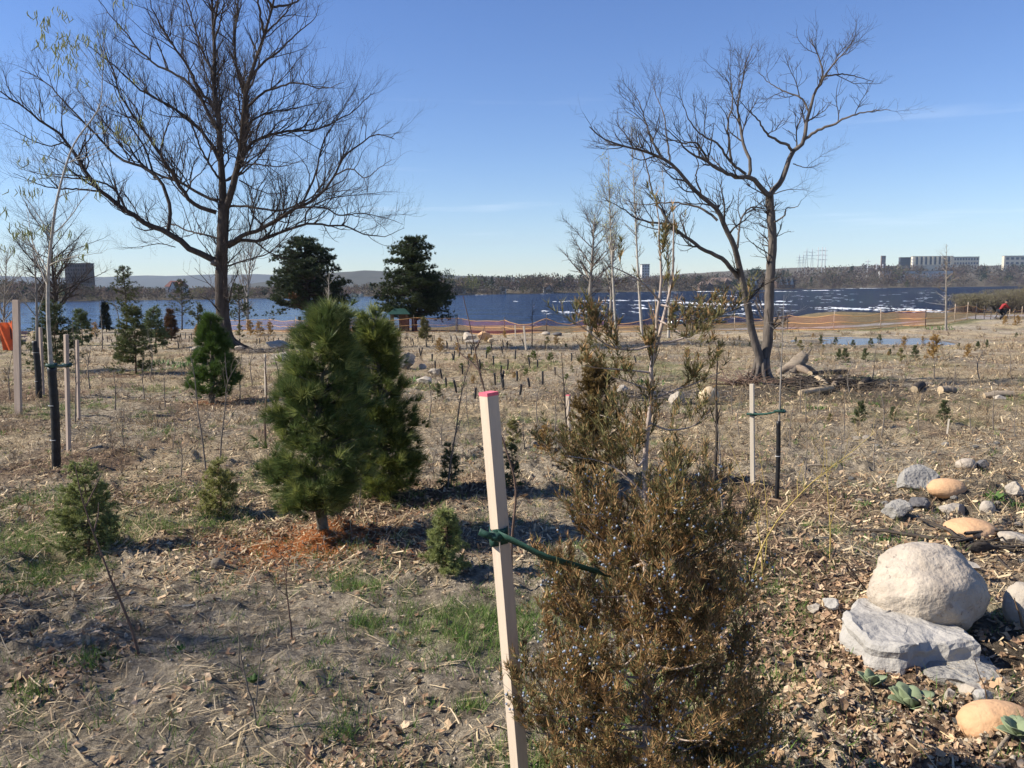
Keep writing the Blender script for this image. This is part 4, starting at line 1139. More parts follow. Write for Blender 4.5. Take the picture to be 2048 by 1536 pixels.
for k in range(8):
    a = k / 8 * 6.283; d = np.array([math.cos(a), math.sin(a), 0]); e = wb + d * 0.34; e[2] = float(zg(e[0], e[1])) - 0.05
    V, Q, T = tube1(smooth_line([wb + d * 0.1 + (0, 0, .5), wb + d * 0.18 + (0, 0, .18), e], 7), np.linspace(.06, .03, 7), 6); fm.add(V, Q, T)
fm.build('root_flare', M['bark_walnut'], wtree)

def slim_tree(name, label, pb, ptop, rpx, spread, bark, twig, seed, levels, path=None, nb=26, bl=(0.8, 1.8), ba=(35, 65), up=0.25, group=None, start=0.3, ylook=None, buds=None):
    """a tree with one leading stem; pb, ptop in pixels"""
    b0 = at(*pb)
    if ylook: b0 = pxat(pb[0], pb[1], ylook); b0[2] = float(zg(b0[0], ylook))
    y = b0[1]
    pts = [pb] + list(path or []) + [ptop]
    P_ = np.array([pxat(a, b_, y) for a, b_ in pts]); P_[0] = b0 - (0, 0, .1)
    g = np.random.default_rng(seed)
    r0 = rpx * y / F; bl = (bl[0] * y / F, bl[1] * y / F); levels = levels(y / F)
    S = smooth_line(P_, 26)[None]; SR = (r0 * (1 - 0.9 * np.linspace(0, 1, 26)))[None]
    LB, LRb = grow(S, SR, nb, g, tr=(start, 0.97), ang=ba, length=bl, n=26, up=up, wob=0.05, rr=0.55, rmax=r0 * .5, rtip=.2, taper=spread)
    return bare_tree(name, label, b0, [(P_, r0, r0 * 0.1)], [(LB[k], LRb[k, 0], LRb[k, -1]) for k in range(nb)], levels, bark, twig, seed + 1, y, group=group, buds=buds)
LV = lambda px, n, up=0.2: (lambda k: LV0(px * k, n, up))
LV0 = lambda s, n, up=0.2: [dict(count=n, length=(.35 * s, .95 * s), ang=(28, 58), n=4, up=up, wob=.14, rr=.5, rmax=.02 * s, rtip=.35, tr=(.2, 1.0), taper=.3),
                           dict(count=n * 5, length=(.15 * s, .5 * s), ang=(28, 58), n=3, up=up, wob=.18, rr=.6, rmax=.008 * s, rtip=.6, tr=(.2, 1.0), taper=.3)]
slim_tree('maple_tree', 'small bare dark-limbed tree with pale grey trunk, left of the white poplars', (1179, 672), (1190, 425), 6.0, .45, M['bark_grey'], M['twig_oak'], 41, LV(40, 330, .12), [(1180, 590), (1184, 520)], 20, (60, 130), (35, 62), .12, start=.36)
slim_tree('poplar_tree', 'tall thin white poplar, left of the three pale trunks', (1234, 686), (1216, 295), 3.6, .5, M['bark_pale'], M['twig_grey'], 43, LV(32, 190, .25), [(1226, 560), (1219, 400)], 26, (35, 90), (35, 62), .12, buds=(500, .06, M['catkin']), start=.42)
slim_tree('poplar_tree', 'tall thin white poplar, middle of the three pale trunks', (1285, 678), (1262, 252), 3.4, .5, M['bark_pale'], M['twig_grey'], 44, LV(32, 170, .25), [(1277, 560), (1270, 420)], 22, (35, 85), (35, 62), .12, buds=(420, .06, M['catkin']), start=.45)
slim_tree('poplar_tree', 'tall thin pale poplar stem behind the cedar leader', (1337, 676), (1322, 300), 2.8, .5, M['bark_pale'], M['twig_grey'], 45, LV(30, 110, .25), [(1338, 560), (1330, 420)], 16, (30, 70), (35, 62), .12, start=.5)
slim_tree('bare_tree', 'dark bare crown right behind the first white poplar trunk', (1221, 668), (1234, 450), 4.0, .4, M['bark_grey'], M['twig_oak'], 46, LV(36, 200, .12), [(1222, 600), (1226, 520)], 16, (50, 110), (35, 65), .12, start=.4)
slim_tree('elm_tree', 'small bare tree with upright fan of branches behind the oak trunk', (495, 655), (505, 485), 4.0, .3, M['bark_grey'], M['twig_grey'], 47, LV(34, 300, .2), [(495, 612), (497, 560)], 24, (70, 140), (15, 40), .15, start=.2)
slim_tree('bare_tree', 'dense bare tree in front of the dark high-rise at the far left', (112, 668), (100, 440), 5.0, .3, M['bark_dark'], M['twig_oak'], 48, LV(46, 560, .1), [(110, 600), (104, 520)], 34, (80, 160), (35, 75), .1, start=.2)
slim_tree('bare_tree', 'bare spreading shrub-like tree at the left edge beyond the wide stake', (6, 668), (14, 500), 3.0, .35, M['bark_grey'], M['twig_grey'], 49, LV(38, 220, .1), None, 20, (60, 120), (30, 60), .12, start=.12)
slim_tree('young_tree', 'thin young tree with pale trunk by the path at the right, near the cyclist', (1892, 661), (1893, 488), 2.6, .5, M['bark_grey'], M['twig_grey'], 50, LV(22, 70, .1), None, 18, (25, 60), (55, 80), .05, start=.3)
slim_tree('sapling', 'thin bare sapling standing in front of the dark river, right of the pale boulders', (1064, 694), (1065, 600), 1.5, .4, M['bark_dark'], M['twig_oak'], 51, LV(14, 30, .2), None, 9, (12, 28), (50, 80), .1, start=.5)
slim_tree('dead_sapling', 'whitish dead branching sapling poking up behind the near white pine', (655, 668), (658, 545), 2.0, .4, M['bark_pale'], M['bark_pale'], 52, LV(20, 40, .2), None, 14, (20, 48), (30, 60), .2, start=.25)

# off to the left, out of the frame: the bare tree whose branch shadows stripe the near soil
b0 = np.array([-8.4, 3.3, float(zg(-8.4, 3.3))])
g = np.random.default_rng(61)
S = smooth_line([b0 - (0, 0, .1), b0 + (.1, 0, 2.2), b0 + (.2, .1, 5.2)], 26)[None]; SR = np.linspace(.11, .02, 26)[None]
LB, LRb = grow(S, SR, 22, g, tr=(.3, .97), ang=(45, 80), length=(1.4, 2.6), n=26, up=.05, wob=.05, rr=.5, rmax=.045, rtip=.3, taper=.3)
bare_tree('bare_tree', 'bare tree standing just left of the view, shading the near soil', b0, [(S[0], .11, .02)], [(LB[k], LRb[k, 0], LRb[k, -1]) for k in range(22)], LV0(1.0, 520, .05), M['bark_grey'], M['twig_grey'], 62, 3.6)

# ------------------------------------------------------------------ dark pines by the water, bushes at the right
def tufts(P, D, n, length, width, g, cone=(0.2, 0.9), col=None, colv=0.25, droop=0.0):
    """needle tufts: at every point n thin triangles round the direction"""
    T = len(P)
    D = nrm(D)
    perp = nrm(np.cross(np.repeat(D, n, 0), g.normal(size=(T * n, 3))))
    a = g.uniform(cone[0], cone[1], (T * n, 1))
    d = nrm(np.cos(a) * np.repeat(D, n, 0) + np.sin(a) * perp - np.array([0, 0, droop]))
    L_ = length * g.uniform(0.65, 1.15, (T * n, 1)) if np.isscalar(length) else np.repeat(length, n)[:, None] * g.uniform(0.65, 1.15, (T * n, 1))
    w = nrm(np.cross(d, g.normal(size=d.shape))) * (width if np.isscalar(width) else np.repeat(width, n)[:, None]) * 0.5
    B = np.repeat(P, n, 0) + d * L_ * 0.05
    V = np.stack([B - w, B + w, B + d * L_], 1).reshape(-1, 3)
    c = np.repeat(np.repeat(np.asarray(col) * np.ones((T, 1)), n, 0) * g.uniform(1 - colv, 1 + colv, (T * n, 1)), 3, 0)
    return V, np.arange(3 * T * n).reshape(-1, 3), c

def dark_pine(label, pb, prof, ylook, cx, seed, colr, brown=None, lowlimb=None):
    """prof: (pixel y, left x, right x) of the crown outline"""
    g = np.random.default_rng(seed)
    b0 = pxat(pb[0], pb[1], ylook); b0[2] = float(zg(b0[0], ylook)); k = ylook / F
    t = thing('scots_pine', label, 'tree', b0)
    prof = np.array(prof, float)
    top = pxat(cx, prof[0, 0], ylook)
    V, Q, T = tube1(smooth_line([b0 - (0, 0, .2), pxat(pb[0], (pb[1] + prof[-1, 0]) / 2, ylook), pxat(cx, prof[len(prof) // 2, 0], ylook), top], 14), np.linspace(.24, .03, 14), 8)
    mk('trunk', V, [Q, T], M['bark_dark'], t)
    bm, cm = MB(), MB()
    BP, tips, dirs, cols = [], [], [], []
    nb = 150
    for q in range(nb):
        f = (q + g.random()) / nb
        py = prof[0, 0] + (prof[-1, 0] - prof[0, 0]) * f ** 0.9
        xl, xr = np.interp(py, prof[:, 0], prof[:, 1]), np.interp(py, prof[:, 0], prof[:, 2])
        a = g.random() * 6.283; ca, sa = math.cos(a), math.sin(a)
        reach = (xr - cx if ca > 0 else cx - xl) * k * g.uniform(0.72, 1.06)
        rr = math.hypot(reach * ca, 0.5 * (xr - xl) * k * sa * 0.95)
        c0 = pxat(cx, py, ylook); c0 = c0 - (0, 0, 0.12 * rr)
        e = c0 + np.array([reach * ca, 0.5 * (xr - xl) * k * sa * .9, 0.10 * rr])
        BP.append(smooth_line([c0, (c0 + e) / 2 - (0, 0, 0.06 * rr), e], 8))
        nc = int(2 + rr * 1.6); uc = 1 - 0.7 * np.linspace(0, 1, nc) ** 1.2 * g.uniform(.8, 1.1, nc); m = nc * 9
        cen = c0 + (e - c0) * uc[:, None] + g.normal(size=(nc, 3)) * np.array([.16, .16, .06])
        pts = np.repeat(cen, 9, 0) + g.normal(size=(m, 3)) * np.array([.17, .17, .085])
        tips.append(pts); dirs.append(nrm(np.array([ca * .6, sa * .6, .9]) + .45 * g.normal(size=(m, 3))))
        cc = np.array(colr) * g.uniform(.75, 1.25)
        if brown is not None and g.random() < brown and ca < 0.3 and f > .35: cc = np.array((.12, .065, .03))
        cols.append(np.repeat(cc[None], m, 0))
    if lowlimb:
        for pl in lowlimb:
            P_ = np.array([pxat(a, b_, ylook - .5) for a, b_ in pl]); BP.append(smooth_line(P_, 8))
            for q in range(44):
                u = g.uniform(.45, 1); i0 = min(int(u * 7), 6)
                tips.append((BP[-1][i0] + (BP[-1][i0 + 1] - BP[-1][i0]) * g.random() + g.normal(size=3) * (.28, .28, .14))[None]); dirs.append(nrm(np.array([[-.5, 0, .8]]) + .4 * g.normal(size=(1, 3)))); cols.append(np.array(colr)[None] * g.uniform(.75, 1.2))
    V, Q = tubes(np.array(BP), np.tile(np.linspace(.05, .012, 8), (len(BP), 1)), 5, 1); mk('branches', V, [Q], M['bark_dark'], t)
    V, T, c = tufts(np.concatenate(tips), np.concatenate(dirs), 17, 0.21, 0.042, g, (.1, 1.3), np.concatenate(cols), .3)
    mk('crown', V, [T], M['needles'], t, c, smooth=False)
    return t
dark_pine('round dark green pine with browned needles behind the oak and left of the kiosk', (624, 665), [(476, 590, 625), (492, 566, 648), (520, 545, 668), (550, 540, 682), (575, 536, 698), (598, 545, 700), (612, 562, 690)], 61, 610, 71, (.042, .060, .024), .12, [[(622, 612), (592, 608), (565, 622), (535, 632)], [(622, 606), (660, 604), (690, 596)]])
dark_pine('cone-shaped dark green pine standing by the green roofed kiosk', (829, 668), [(474, 818, 846), (490, 790, 856), (515, 775, 862), (535, 762, 880), (560, 752, 896), (590, 745, 912), (615, 752, 902), (632, 790, 880)], 60, 826, 72, (.045, .063, .021), None, [[(828, 636), (870, 636), (912, 632)], [(829, 625), (790, 622), (755, 612)]])

def loose_pine(label, pb, ptop, half, seed, colr, n=60, ylook=None):
    g = np.random.default_rng(seed)
    b0 = at(*pb)
    if ylook: b0 = pxat(pb[0], pb[1], ylook); b0[2] = float(zg(b0[0], ylook))
    y = b0[1]; k = y / F
    t = thing('young_pine', label, 'tree', b0)
    top = pxat(ptop[0], ptop[1], y); H = top[2] - b0[2]
    V, Q, T = tube1(smooth_line([b0 - (0, 0, .1), (b0 + top) / 2 + (0.05, 0, 0), top], 10), np.linspace(.075, .015, 10), 6); mk('trunk', V, [Q, T], M['bark_dark'], t)
    BP, tips, dirs = [], [], []
    for q in range(n):
        f = .28 + .72 * (q + g.random()) / n
        c0 = b0 + (top - b0) * f; a = g.random() * 6.283
        rr = half * k * (1.25 - f) * g.uniform(.55, 1.15)
        e = c0 + np.array([math.cos(a) * rr, math.sin(a) * rr, rr * .35]); BP.append(smooth_line([c0, (c0 + e) / 2 - (0, 0, .04), e], 6))
        m = 7; u = 1 - .7 * g.random(m) ** 1.3
        tips.append(c0 + (e - c0) * u[:, None] + .07 * g.normal(size=(m, 3))); dirs.append(nrm(np.array([math.cos(a), math.sin(a), .8]) + .3 * g.normal(size=(m, 3))))
    V, Q = tubes(np.array(BP), np.tile(np.linspace(.022, .006, 6), (n, 1)), 4, 1); mk('branches', V, [Q], M['bark_dark'], t)
    V, T, c = tufts(np.concatenate(tips), np.concatenate(dirs), 26, .17, .018, g, (.1, 1.2), np.array(colr), .3); mk('crown', V, [T], M['needles'], t, c, smooth=False)
loose_pine('young pine with open tufted crown right of the pale poplar sapling', (254, 668), (246, 536), 46, 81, (.075, .088, .028), 70)
loose_pine('young open-crowned pine left of the oak trunk before the water', (364, 660), (362, 562), 34, 82, (.072, .085, .03), 46)
loose_pine('low young pine half hidden behind the oak trunk', (478, 662), (476, 572), 40, 83, (.06, .078, .03), 44, 58)
loose_pine('small open young pine behind the brown shrub left of the oak', (396, 672), (394, 612), 24, 84, (.085, .092, .03), 26)

def bush(label, px, pb, w, h, ylook, seed, colr, name='bush', group=None, n=700):
    g = np.random.default_rng(seed)
    b0 = pxat(px, pb, ylook); b0[2] = float(zg(b0[0], ylook))
    t = thing(name, label, 'bush', b0, group)
    k = ylook / F; W, H = w * k, h * k
    a = g.random(n) * 6.283; r = np.sqrt(g.random(n)) * W / 2 * .5
    P0 = b0 + np.stack([r * np.cos(a), r * np.sin(a), np.zeros(n)], -1)
    e = b0 + np.stack([r * 2 * np.cos(a), r * 2 * np.sin(a), H * np.sqrt(np.clip(1 - (2 * r / W) ** 2, .1, 1)) * g.uniform(.5, 1.08, n)], -1) + .08 * W * g.normal(size=(n, 3)) * (1, 1, .3)
    e[:, 2] = np.maximum(e[:, 2], b0[2] + .15)
    P_ = np.stack([P0 - (0, 0, .1), P0 * .5 + e * .5 + .03 * W * g.normal(size=(n, 3)), e], 1)
    V, Q = tubes(P_, np.tile([.022, .014, .006], (n, 1)), 3, 1); mk('stems', V, [Q], M['twig_grey'], t)
    m = n * 3
    tips = e[g.integers(n, size=m)] + .10 * W * g.normal(size=(m, 3)) * (1, 1, .5); tips[:, 2] = np.clip(tips[:, 2], b0[2] + .1, b0[2] + H * 1.05)
    V, T, c = tufts(tips, nrm(g.normal(size=(m, 3)) + (0, 0, .6)), 5, .26, .03, g, (.1, 1.2), np.array(colr), .3); mk('twigs', V, [T], M['cedar'], t, c, smooth=False)
for q, (px, pb, w, h, yl, s, c, lab) in enumerate([
        (1945, 622, 70, 34, 98, 91, (.19, .17, .105), 'greyish green leafless thicket left of the cyclist'),
        (2015, 618, 90, 42, 99, 92, (.20, .175, .105), 'greyish green leafless thicket behind the cyclist'),
        (2085, 614, 90, 48, 99, 93, (.17, .14, .085), 'brown leafless thicket at the right edge behind the path'),
        (1985, 606, 120, 44, 112, 94, (.16, .125, .095), 'taller brown leafless thicket behind the green one at the right'),
        (1930, 610, 60, 30, 108, 95, (.15, .12, .095), 'thin brown thicket at the water edge right of the young tree')]):
    bush(lab, px, pb, w, h, yl, s, c, 'thicket')

# ------------------------------------------------------------------ near white pines
def white_pine(label, b0, prof, trunk_px, seed, colr, ns, nlen=.085, nn=46, wid=.0026, br=260, yellow=None, trk=14):
    g = np.random.default_rng(seed); y = b0[1]; k = y / F
    t = thing('white_pine', label, 'tree', b0)
    prof = np.array(prof, float); cxs = (prof[:, 1] + prof[:, 2]) / 2
    tp = np.array([pxat(a, b_, y) for a, b_ in trunk_px]); tp[0] = b0 - (0, 0, .06)
    tl = smooth_line(tp, 20)
    V, Q, T = tube1(tl, np.linspace(trk * k, 1.5 * k, 20) * .9, 9); mk('trunk', V, [Q, T], M['bark_pine'], t)
    f = g.random(br) ** 0.85
    py = prof[0, 0] + (prof[-1, 0] - prof[0, 0]) * f
    # whorls: the crown bulges and tucks in along its height
    wh = 1 + .13 * np.sin((py - prof[0, 0]) / 46 * 2 * np.pi)
    xl, xr, cx = np.interp(py, prof[:, 0], prof[:, 1]), np.interp(py, prof[:, 0], prof[:, 2]), np.interp(py, prof[:, 0], cxs)
    a = g.random(br) * 6.283
    R_ = np.maximum((xr - xl) / 2 * k - nlen * .42, .04) * wh * g.uniform(.72, 1.16, br) * (1 + .10 * np.sin(a * 3 + py / 40))
    ctr = pxat(cx, py, np.full(br, y))
    tr_x = np.interp(ctr[:, 2], tl[:, 2], tl[:, 0])
    st = ctr.copy(); st[:, 0] = tr_x; st[:, 2] -= .22 * R_ + .02
    e = ctr + np.stack([R_ * np.cos(a), R_ * np.sin(a), .10 * R_], -1)
    BP = np.stack([smooth_line([st[q], st[q] * .45 + e[q] * .55 - (0, 0, .05 * R_[q]), e[q]], 7) for q in range(br)])
    V, Q = tubes(BP, np.tile(np.linspace(.006, .002, 7), (br, 1)), 4, 1); mk('branches', V, [Q], M['bark_pine'], t)
    idx = g.integers(br, size=ns); u = 1 - .72 * g.random(ns) ** 2.0
    i0 = np.minimum((u * 6).astype(int), 5); fr_ = (u * 6 - i0)[:, None]
    pos = BP[idx, i0] * (1 - fr_) + BP[idx, i0 + 1] * fr_ + g.normal(size=(ns, 3)) * .03
    out = np.stack([np.cos(a[idx]), np.sin(a[idx]), np.full(ns, .95)], -1)
    d = nrm(out + .4 * g.normal(size=(ns, 3)))
    c = np.array(colr) * g.uniform(.78, 1.22, (ns, 1))
    if yellow is not None:
        s = g.random(ns) < yellow[0]; c[s] = np.array(yellow[1]) * g.uniform(.8, 1.2, (s.sum(), 1))
    V, T, cc = tufts(pos, d, nn, nlen, wid, g, (.12, .8), c, .25, droop=.06); mk('crown', V, [T], M['needles'], t, cc, smooth=False)
    return t
M['bark_pine'] = mat('young pine bark', (.13, .115, .085), .85, .35, 30, .002, 60)
white_pine('larger of two near white pines, bushy dark green, thin bare trunk showing', P1, [(616, 632, 680), (645, 612, 700), (700, 584, 712), (750, 558, 722), (800, 546, 730), (860, 538, 742), (915, 532, 750), (955, 538, 746), (985, 545, 720), (1010, 560, 690)],
           [(650, 1086), (640, 1010), (628, 940), (640, 800), (655, 625)], 101, (.10, .138, .040), 1900, .105, 44, .0036, 320, (.3, (.26, .285, .085)))
white_pine('yellow-green near white pine, right of and behind the dark one', P2, [(624, 722, 774), (655, 706, 786), (710, 696, 796), (760, 692, 808), (820, 690, 824), (880, 694, 842), (930, 700, 850), (962, 710, 840), (985, 730, 815)],
           [(770, 1000), (768, 930), (762, 800), (752, 632)], 102, (.105, .135, .032), 1600, .11, 42, .0042, 280, (.35, (.24, .26, .06)))
white_pine('small neat bright green conical pine before the oak trunk', P3, [(630, 410, 430), (665, 398, 446), (700, 390, 458), (735, 382, 468), (765, 372, 480), (785, 378, 474)],
           [(423, 806), (424, 780), (424, 720), (420, 634)], 103, (.085, .14, .03), 1100, .13, 40, .0065, 200, None, 7)
# fallen orange needles at the foot of the dark pine: a loose mat
g = np.random.default_rng(104)
n = 5000
a = g.random(n) * 6.283; r = .05 + .40 * np.abs(g.normal(size=n)) * .75
nx, ny = P1[0] - .05 + r * np.cos(a) * 1.15, P1[1] - .03 + r * np.sin(a)
nz_ = zg(nx, ny) + .006
P_ = np.stack([nx, ny, nz_], -1); d = nrm(g.normal(size=(n, 3)) * (1, 1, .12)) * .04; w = nrm(np.cross(d, (0, 0, 1))) * .0014
V = np.stack([P_ - d - w, P_ - d + w, P_ + d + w + (0, 0, .004), P_ + d - w + (0, 0, .004)], 1).reshape(-1, 3)
c = np.repeat(np.array((.42, .15, .045)) * g.uniform(.6, 1.3, (n, 1)), 4, 0)
tag(mk('needle_litter', V, [np.arange(4 * n).reshape(-1, 4)], M['straw'], col=c, smooth=False), 'orange fallen pine needles round the trunk of the near dark pine', kind='stuff')

# ------------------------------------------------------------------ spruces and seedlings
M['bark_spruce'] = mat('spruce twig bark', (.15, .10, .06), .85, .3, 30)
def spruce_mesh(H, R, seed, colr, nb=70, nl=.018, wid=.0022, droop=.0, twigs=5, dens=1.0, bot=.06, upr=.45):
    """local meshes of a spruce of height H and radius R; returns (stem, needles) mesh builders"""
    g = np.random.default_rng(seed)
    sm, nm = MB(), MB()
    V, Q, T = tube1(smooth_line([(0, 0, -.05), (R * .05, 0, H * .5), (0, 0, H * .97)], 8), np.linspace(max(.006, H * .016), .0025, 8), 6); sm.add(V, Q, T)
    f = np.sort(g.random(nb)) ** .85; f = bot + (1 - bot - .04) * f
    whorl = np.round(f * 9) / 9; f = np.clip(.65 * f + .35 * whorl, bot, .96)
    a = g.random(nb) * 6.283
    L_ = R * (1.03 - f) ** .75 * g.uniform(.7, 1.1, nb) + H * .02
    st = np.stack([np.zeros(nb), np.zeros(nb), f * H], -1)
    e = st + np.stack([L_ * np.cos(a), L_ * np.sin(a), L_ * (upr * f + .05 - droop)], -1)
    BP = np.stack([smooth_line([st[q], (st[q] + e[q]) / 2 - (0, 0, .06 * L_[q]), e[q]], 6) for q in range(nb)])
    BR = np.tile(np.linspace(max(.0035, H * .004), .0015, 6), (nb, 1))
    V, Q = tubes(BP, BR, 4, 1); sm.add(V, Q)
    TP, TR_ = grow(BP, BR, nb * twigs, g, tr=(.25, .95), ang=(30, 60), length=(R * .18, R * .42), n=6, up=.05, wob=.08, rr=.7, rtip=.6, flat=1.0)
    V, Q = tubes(TP, TR_, 3, 2); sm.add(V, Q)
    lead = np.stack([np.zeros(6), np.zeros(6), np.linspace(.72 * H, H * 1.0, 6)], -1)[None]
    A = np.concatenate([BP, TP, lead])
    seg = np.linalg.norm(np.diff(A, axis=1), axis=2).sum(1)
    n = int(seg.sum() / (nl * .42) * dens)
    idx = g.choice(len(A), n, p=seg / seg.sum()); u = g.uniform(.12, 1, n) * 5; i0 = np.minimum(u.astype(int), 4); q = (u - i0)[:, None]
    pos = A[idx, i0] * (1 - q) + A[idx, i0 + 1] * q; d = nrm(A[idx, i0 + 1] - A[idx, i0])
    c = np.array(colr) * g.uniform(.75, 1.25, (n, 1))
    V, T, cc = tufts(pos, d, 9, nl, wid, g, (.35, 1.15), c, .2); nm.add(V, tris=T, col=cc)
    return sm, nm
def spruce(label, px, pb, ptop, wpx, seed, colr, name='spruce_tree', cat='tree', **kw):
    b0 = at(px, pb); k = b0[1] / F
    H = max(.1, pxat(px, ptop, b0[1])[2] - b0[2]); R = wpx / 2 * k
    t = thing(name, label, cat, b0)
    kw.setdefault('nl', max(.016, .0035 * b0[1])); kw.setdefault('wid', max(.0022, .00045 * b0[1]))
    s, n = spruce_mesh(H, R, seed, colr, **kw)
    s.V = [v + b0 for v in s.V]; n.V = [v + b0 for v in n.V]
    s.build('trunk', M['bark_spruce'], t); n.build('crown', M['needles'], t, smooth=False)
    return t
SG = (.27, .30, .105); SD = (.12, .155, .06); SY = (.32, .32, .11)
spruce('small light green spruce at lower left behind the leaning whip', 178, 1108, 925, 160, 201, SG, nb=110, dens=1.5, nl=.024, wid=.003)
spruce('slender small spruce left of the near pine trunk', 442, 1035, 915, 96, 202, SY, nb=70, dens=1.4, nl=.026, wid=.0032)
spruce('compact small spruce between near pine trunk and pink-tipped stake', 893, 1158, 1020, 112, 203, SG, nb=110, dens=1.4, nl=.022, wid=.003)
spruce('slim dark spruce seedling beyond the pine shadow, left of the stake', 902, 985, 885, 62, 204, SD, nb=46)
spruce('spruce seedling just right of the pink-tipped stake', 1024, 985, 888, 52, 205, SD, nb=46)
spruce('larger bushy spruce in sun left of the bright green pine', 272, 748, 612, 104, 206, (.11, .13, .042), nb=150, twigs=4, dens=.75)
spruce('dark green spruce just behind the sunny bushy spruce', 312, 700, 616, 66, 207, SD, nb=100, twigs=4, dens=.7)
spruce('wide spruce behind the pale poplar sapling at the left', 112, 745, 606, 130, 208, (.075, .10, .036), nb=150, twigs=4, dens=.65)
spruce('dark green spruce right of the pale poplar sapling', 165, 690, 618, 54, 209, SD, nb=100, twigs=4, dens=.7)
spruce('narrow dark columnar cedar below the young open pine', 213, 664, 608, 26, 210, (.025, .034, .018), nb=110, twigs=5, dens=.8, name='cedar_tree', upr=1.2)
spruce('rusty brown dying cedar left of the oak', 343, 682, 622, 34, 211, (.115, .062, .03), nb=120, twigs=5, dens=.8, name='cedar_tree', upr=1.2)
spruce('yellow-green small conifer right of the kiosk by the fence', 850, 680, 636, 26, 212, (.15, .14, .055), nb=70, twigs=4)
spruce('bright green small spruce under the bare tree at the far left', 30, 700, 668, 44, 213, SG, nb=60)
# cedar behind the berried juniper
cedar_b = at(1190, 968)
spruce('dense olive-brown cedar column behind the berried juniper', 1190, 975, 738, 150, 214, (.20, .135, .045), nb=200, twigs=6, dens=.8, name='cedar_tree', upr=1.5, nl=.024, wid=.005)

SEED = []
def seedling_kinds():
    kinds = []
    for q, (c, h, r) in enumerate([((.10, .125, .05), .34, .14), ((.40, .25, .08), .38, .16), ((.24, .22, .08), .34, .14), ((.15, .19, .05), .28, .14)]):
        s, n = spruce_mesh(h, r, 300 + q, c, nb=34, nl=.034, wid=.0055, twigs=4, dens=.7, upr=1.1)
        kinds.append((s, n))
    return kinds
SK = []
for q, (s, n) in enumerate(seedling_kinds()):
    t = bpy.data.objects.new('seedling_source', None); ORG[t] = np.zeros(3)
    a_, b_ = s.build('stem', M['bark_spruce'], t), n.build('crown', M['needles'], t, smooth=False)
    COL.objects.unlink(a_); COL.objects.unlink(b_)
    SK.append((t, a_, b_))
def seedling(kind, px, pb, hpx, label, group=None, name='conifer_seedling', rng_=np.random.default_rng(5)):
    t0, a_, b_ = SK[kind]
    p = at(px, pb); H = hpx * p[1] / F
    t = thing(name, label, 'seedling', p, group)
    s = H / (.34, .38, .34, .28)[kind]
    t.scale = (s, s, s); t.rotation_euler = (0, 0, rng_.random() * 6.28)
    for o in (a_, b_):
        c = o.copy(); COL.objects.link(c); c.parent = t
g = np.random.default_rng(8)
for (kd, px, pb, h, lab) in [(1, 1090, 908, 62, 'bright orange dead seedling between stake and cedar'), (2, 1026, 900, 56, 'yellowish seedling right behind the pink-tipped stake'),
        (0, 1718, 860, 46, 'dark cedar seedling on the pale sand patch at right'), (0, 1786, 842, 28, 'tiny dark seedling between two larger ones on the sand at right'), (0, 1888, 853, 44, 'round dark green seedling at right with stick beside it'),
        (1, 1868, 722, 50, 'large yellow-orange seedling clump in front of the pond'), (1, 1936, 714, 26, 'small orange seedling right of the big yellow clump'), (2, 1800, 724, 26, 'greenish seedling in front of the pond left of the yellow clump'),
        (0, 1830, 722, 28, 'seedling touching the left side of the yellow clump'), (0, 1690, 726, 28, 'right one of a pair of green seedlings before the pond'), (0, 1676, 724, 24, 'left one of a pair of green seedlings before the pond'),
        (0, 1731, 724, 26, 'green seedling on its own before the pond middle'), (0, 1671, 692, 16, 'dark seedling at the left end of the pond'), (0, 1706, 697, 16, 'low dark seedling at the near pond edge, left'), (0, 1741, 696, 18, 'low dark seedling at the near pond edge, middle'),
        (0, 1758, 688, 18, 'dark seedling standing up against the pond water'), (1, 1808, 696, 22, 'orange seedling at the near pond edge'), (0, 1955, 700, 16, 'dark seedling right of the pond'), (0, 1972, 698, 16, 'second dark seedling right of the pond'),
        (3, 1067, 720, 18, 'left one of two bright green seedlings before the slim maple'), (3, 1101, 726, 18, 'right one of two bright green seedlings before the slim maple'), (2, 1180, 700, 30, 'olive shrub-like seedling at the foot of the slim maple'),
        (1, 880, 706, 30, 'yellow seedling among the black tubes right of the near pines'), (1, 915, 708, 22, 'tan seedling right of the yellow one among the tubes'), (2, 1095, 690, 16, 'yellowish seedling at the fence side left of the maple'),
        (1, 1112, 690, 18, 'orange seedling at the fence side beside the yellowish one'), (1, 190, 672, 26, 'orange seedling under the dark columnar cedar'), (1, 319, 680, 24, 'orange seedling left of the rusty cedar'), (1, 396, 678, 26, 'yellow seedling between rusty cedar and oak'),
        (1, 500, 672, 30, 'orange seedling right of the oak trunk base'), (1, 520, 672, 28, 'second orange seedling right of the oak trunk'), (1, 540, 670, 26, 'third orange seedling right of the oak trunk'), (2, 480, 676, 26, 'yellowish seedling touching the oak trunk at its right'),
        (1, 2010, 650, 18, 'orange seedling below the cyclist'), (1, 2034, 652, 20, 'orange seedling on the rise at the right edge'), (2, 1660, 850, 20, 'faint yellowish seedling by the log pile'), (0, 875, 800, 30, 'small greyish spruce seedling right of the near pines'),
        (1, 1375, 716, 20, 'orange seedling behind the cedar leader'), (2, 1600, 700, 20, 'olive seedling between the walnut and the pond'), (0, 1640, 690, 18, 'dark seedling far behind the leaning stump')]:
    seedling(kd, px, pb, h, lab)
for q in range(22):
    px, pb = g.uniform(1380, 2040), g.uniform(668, 735)
    seedling(int(g.integers(0, 3)), px, pb, g.uniform(7, 13), 'tiny conifer seedling scattered in the brown field around the pond', 'tiny seedlings round the pond')
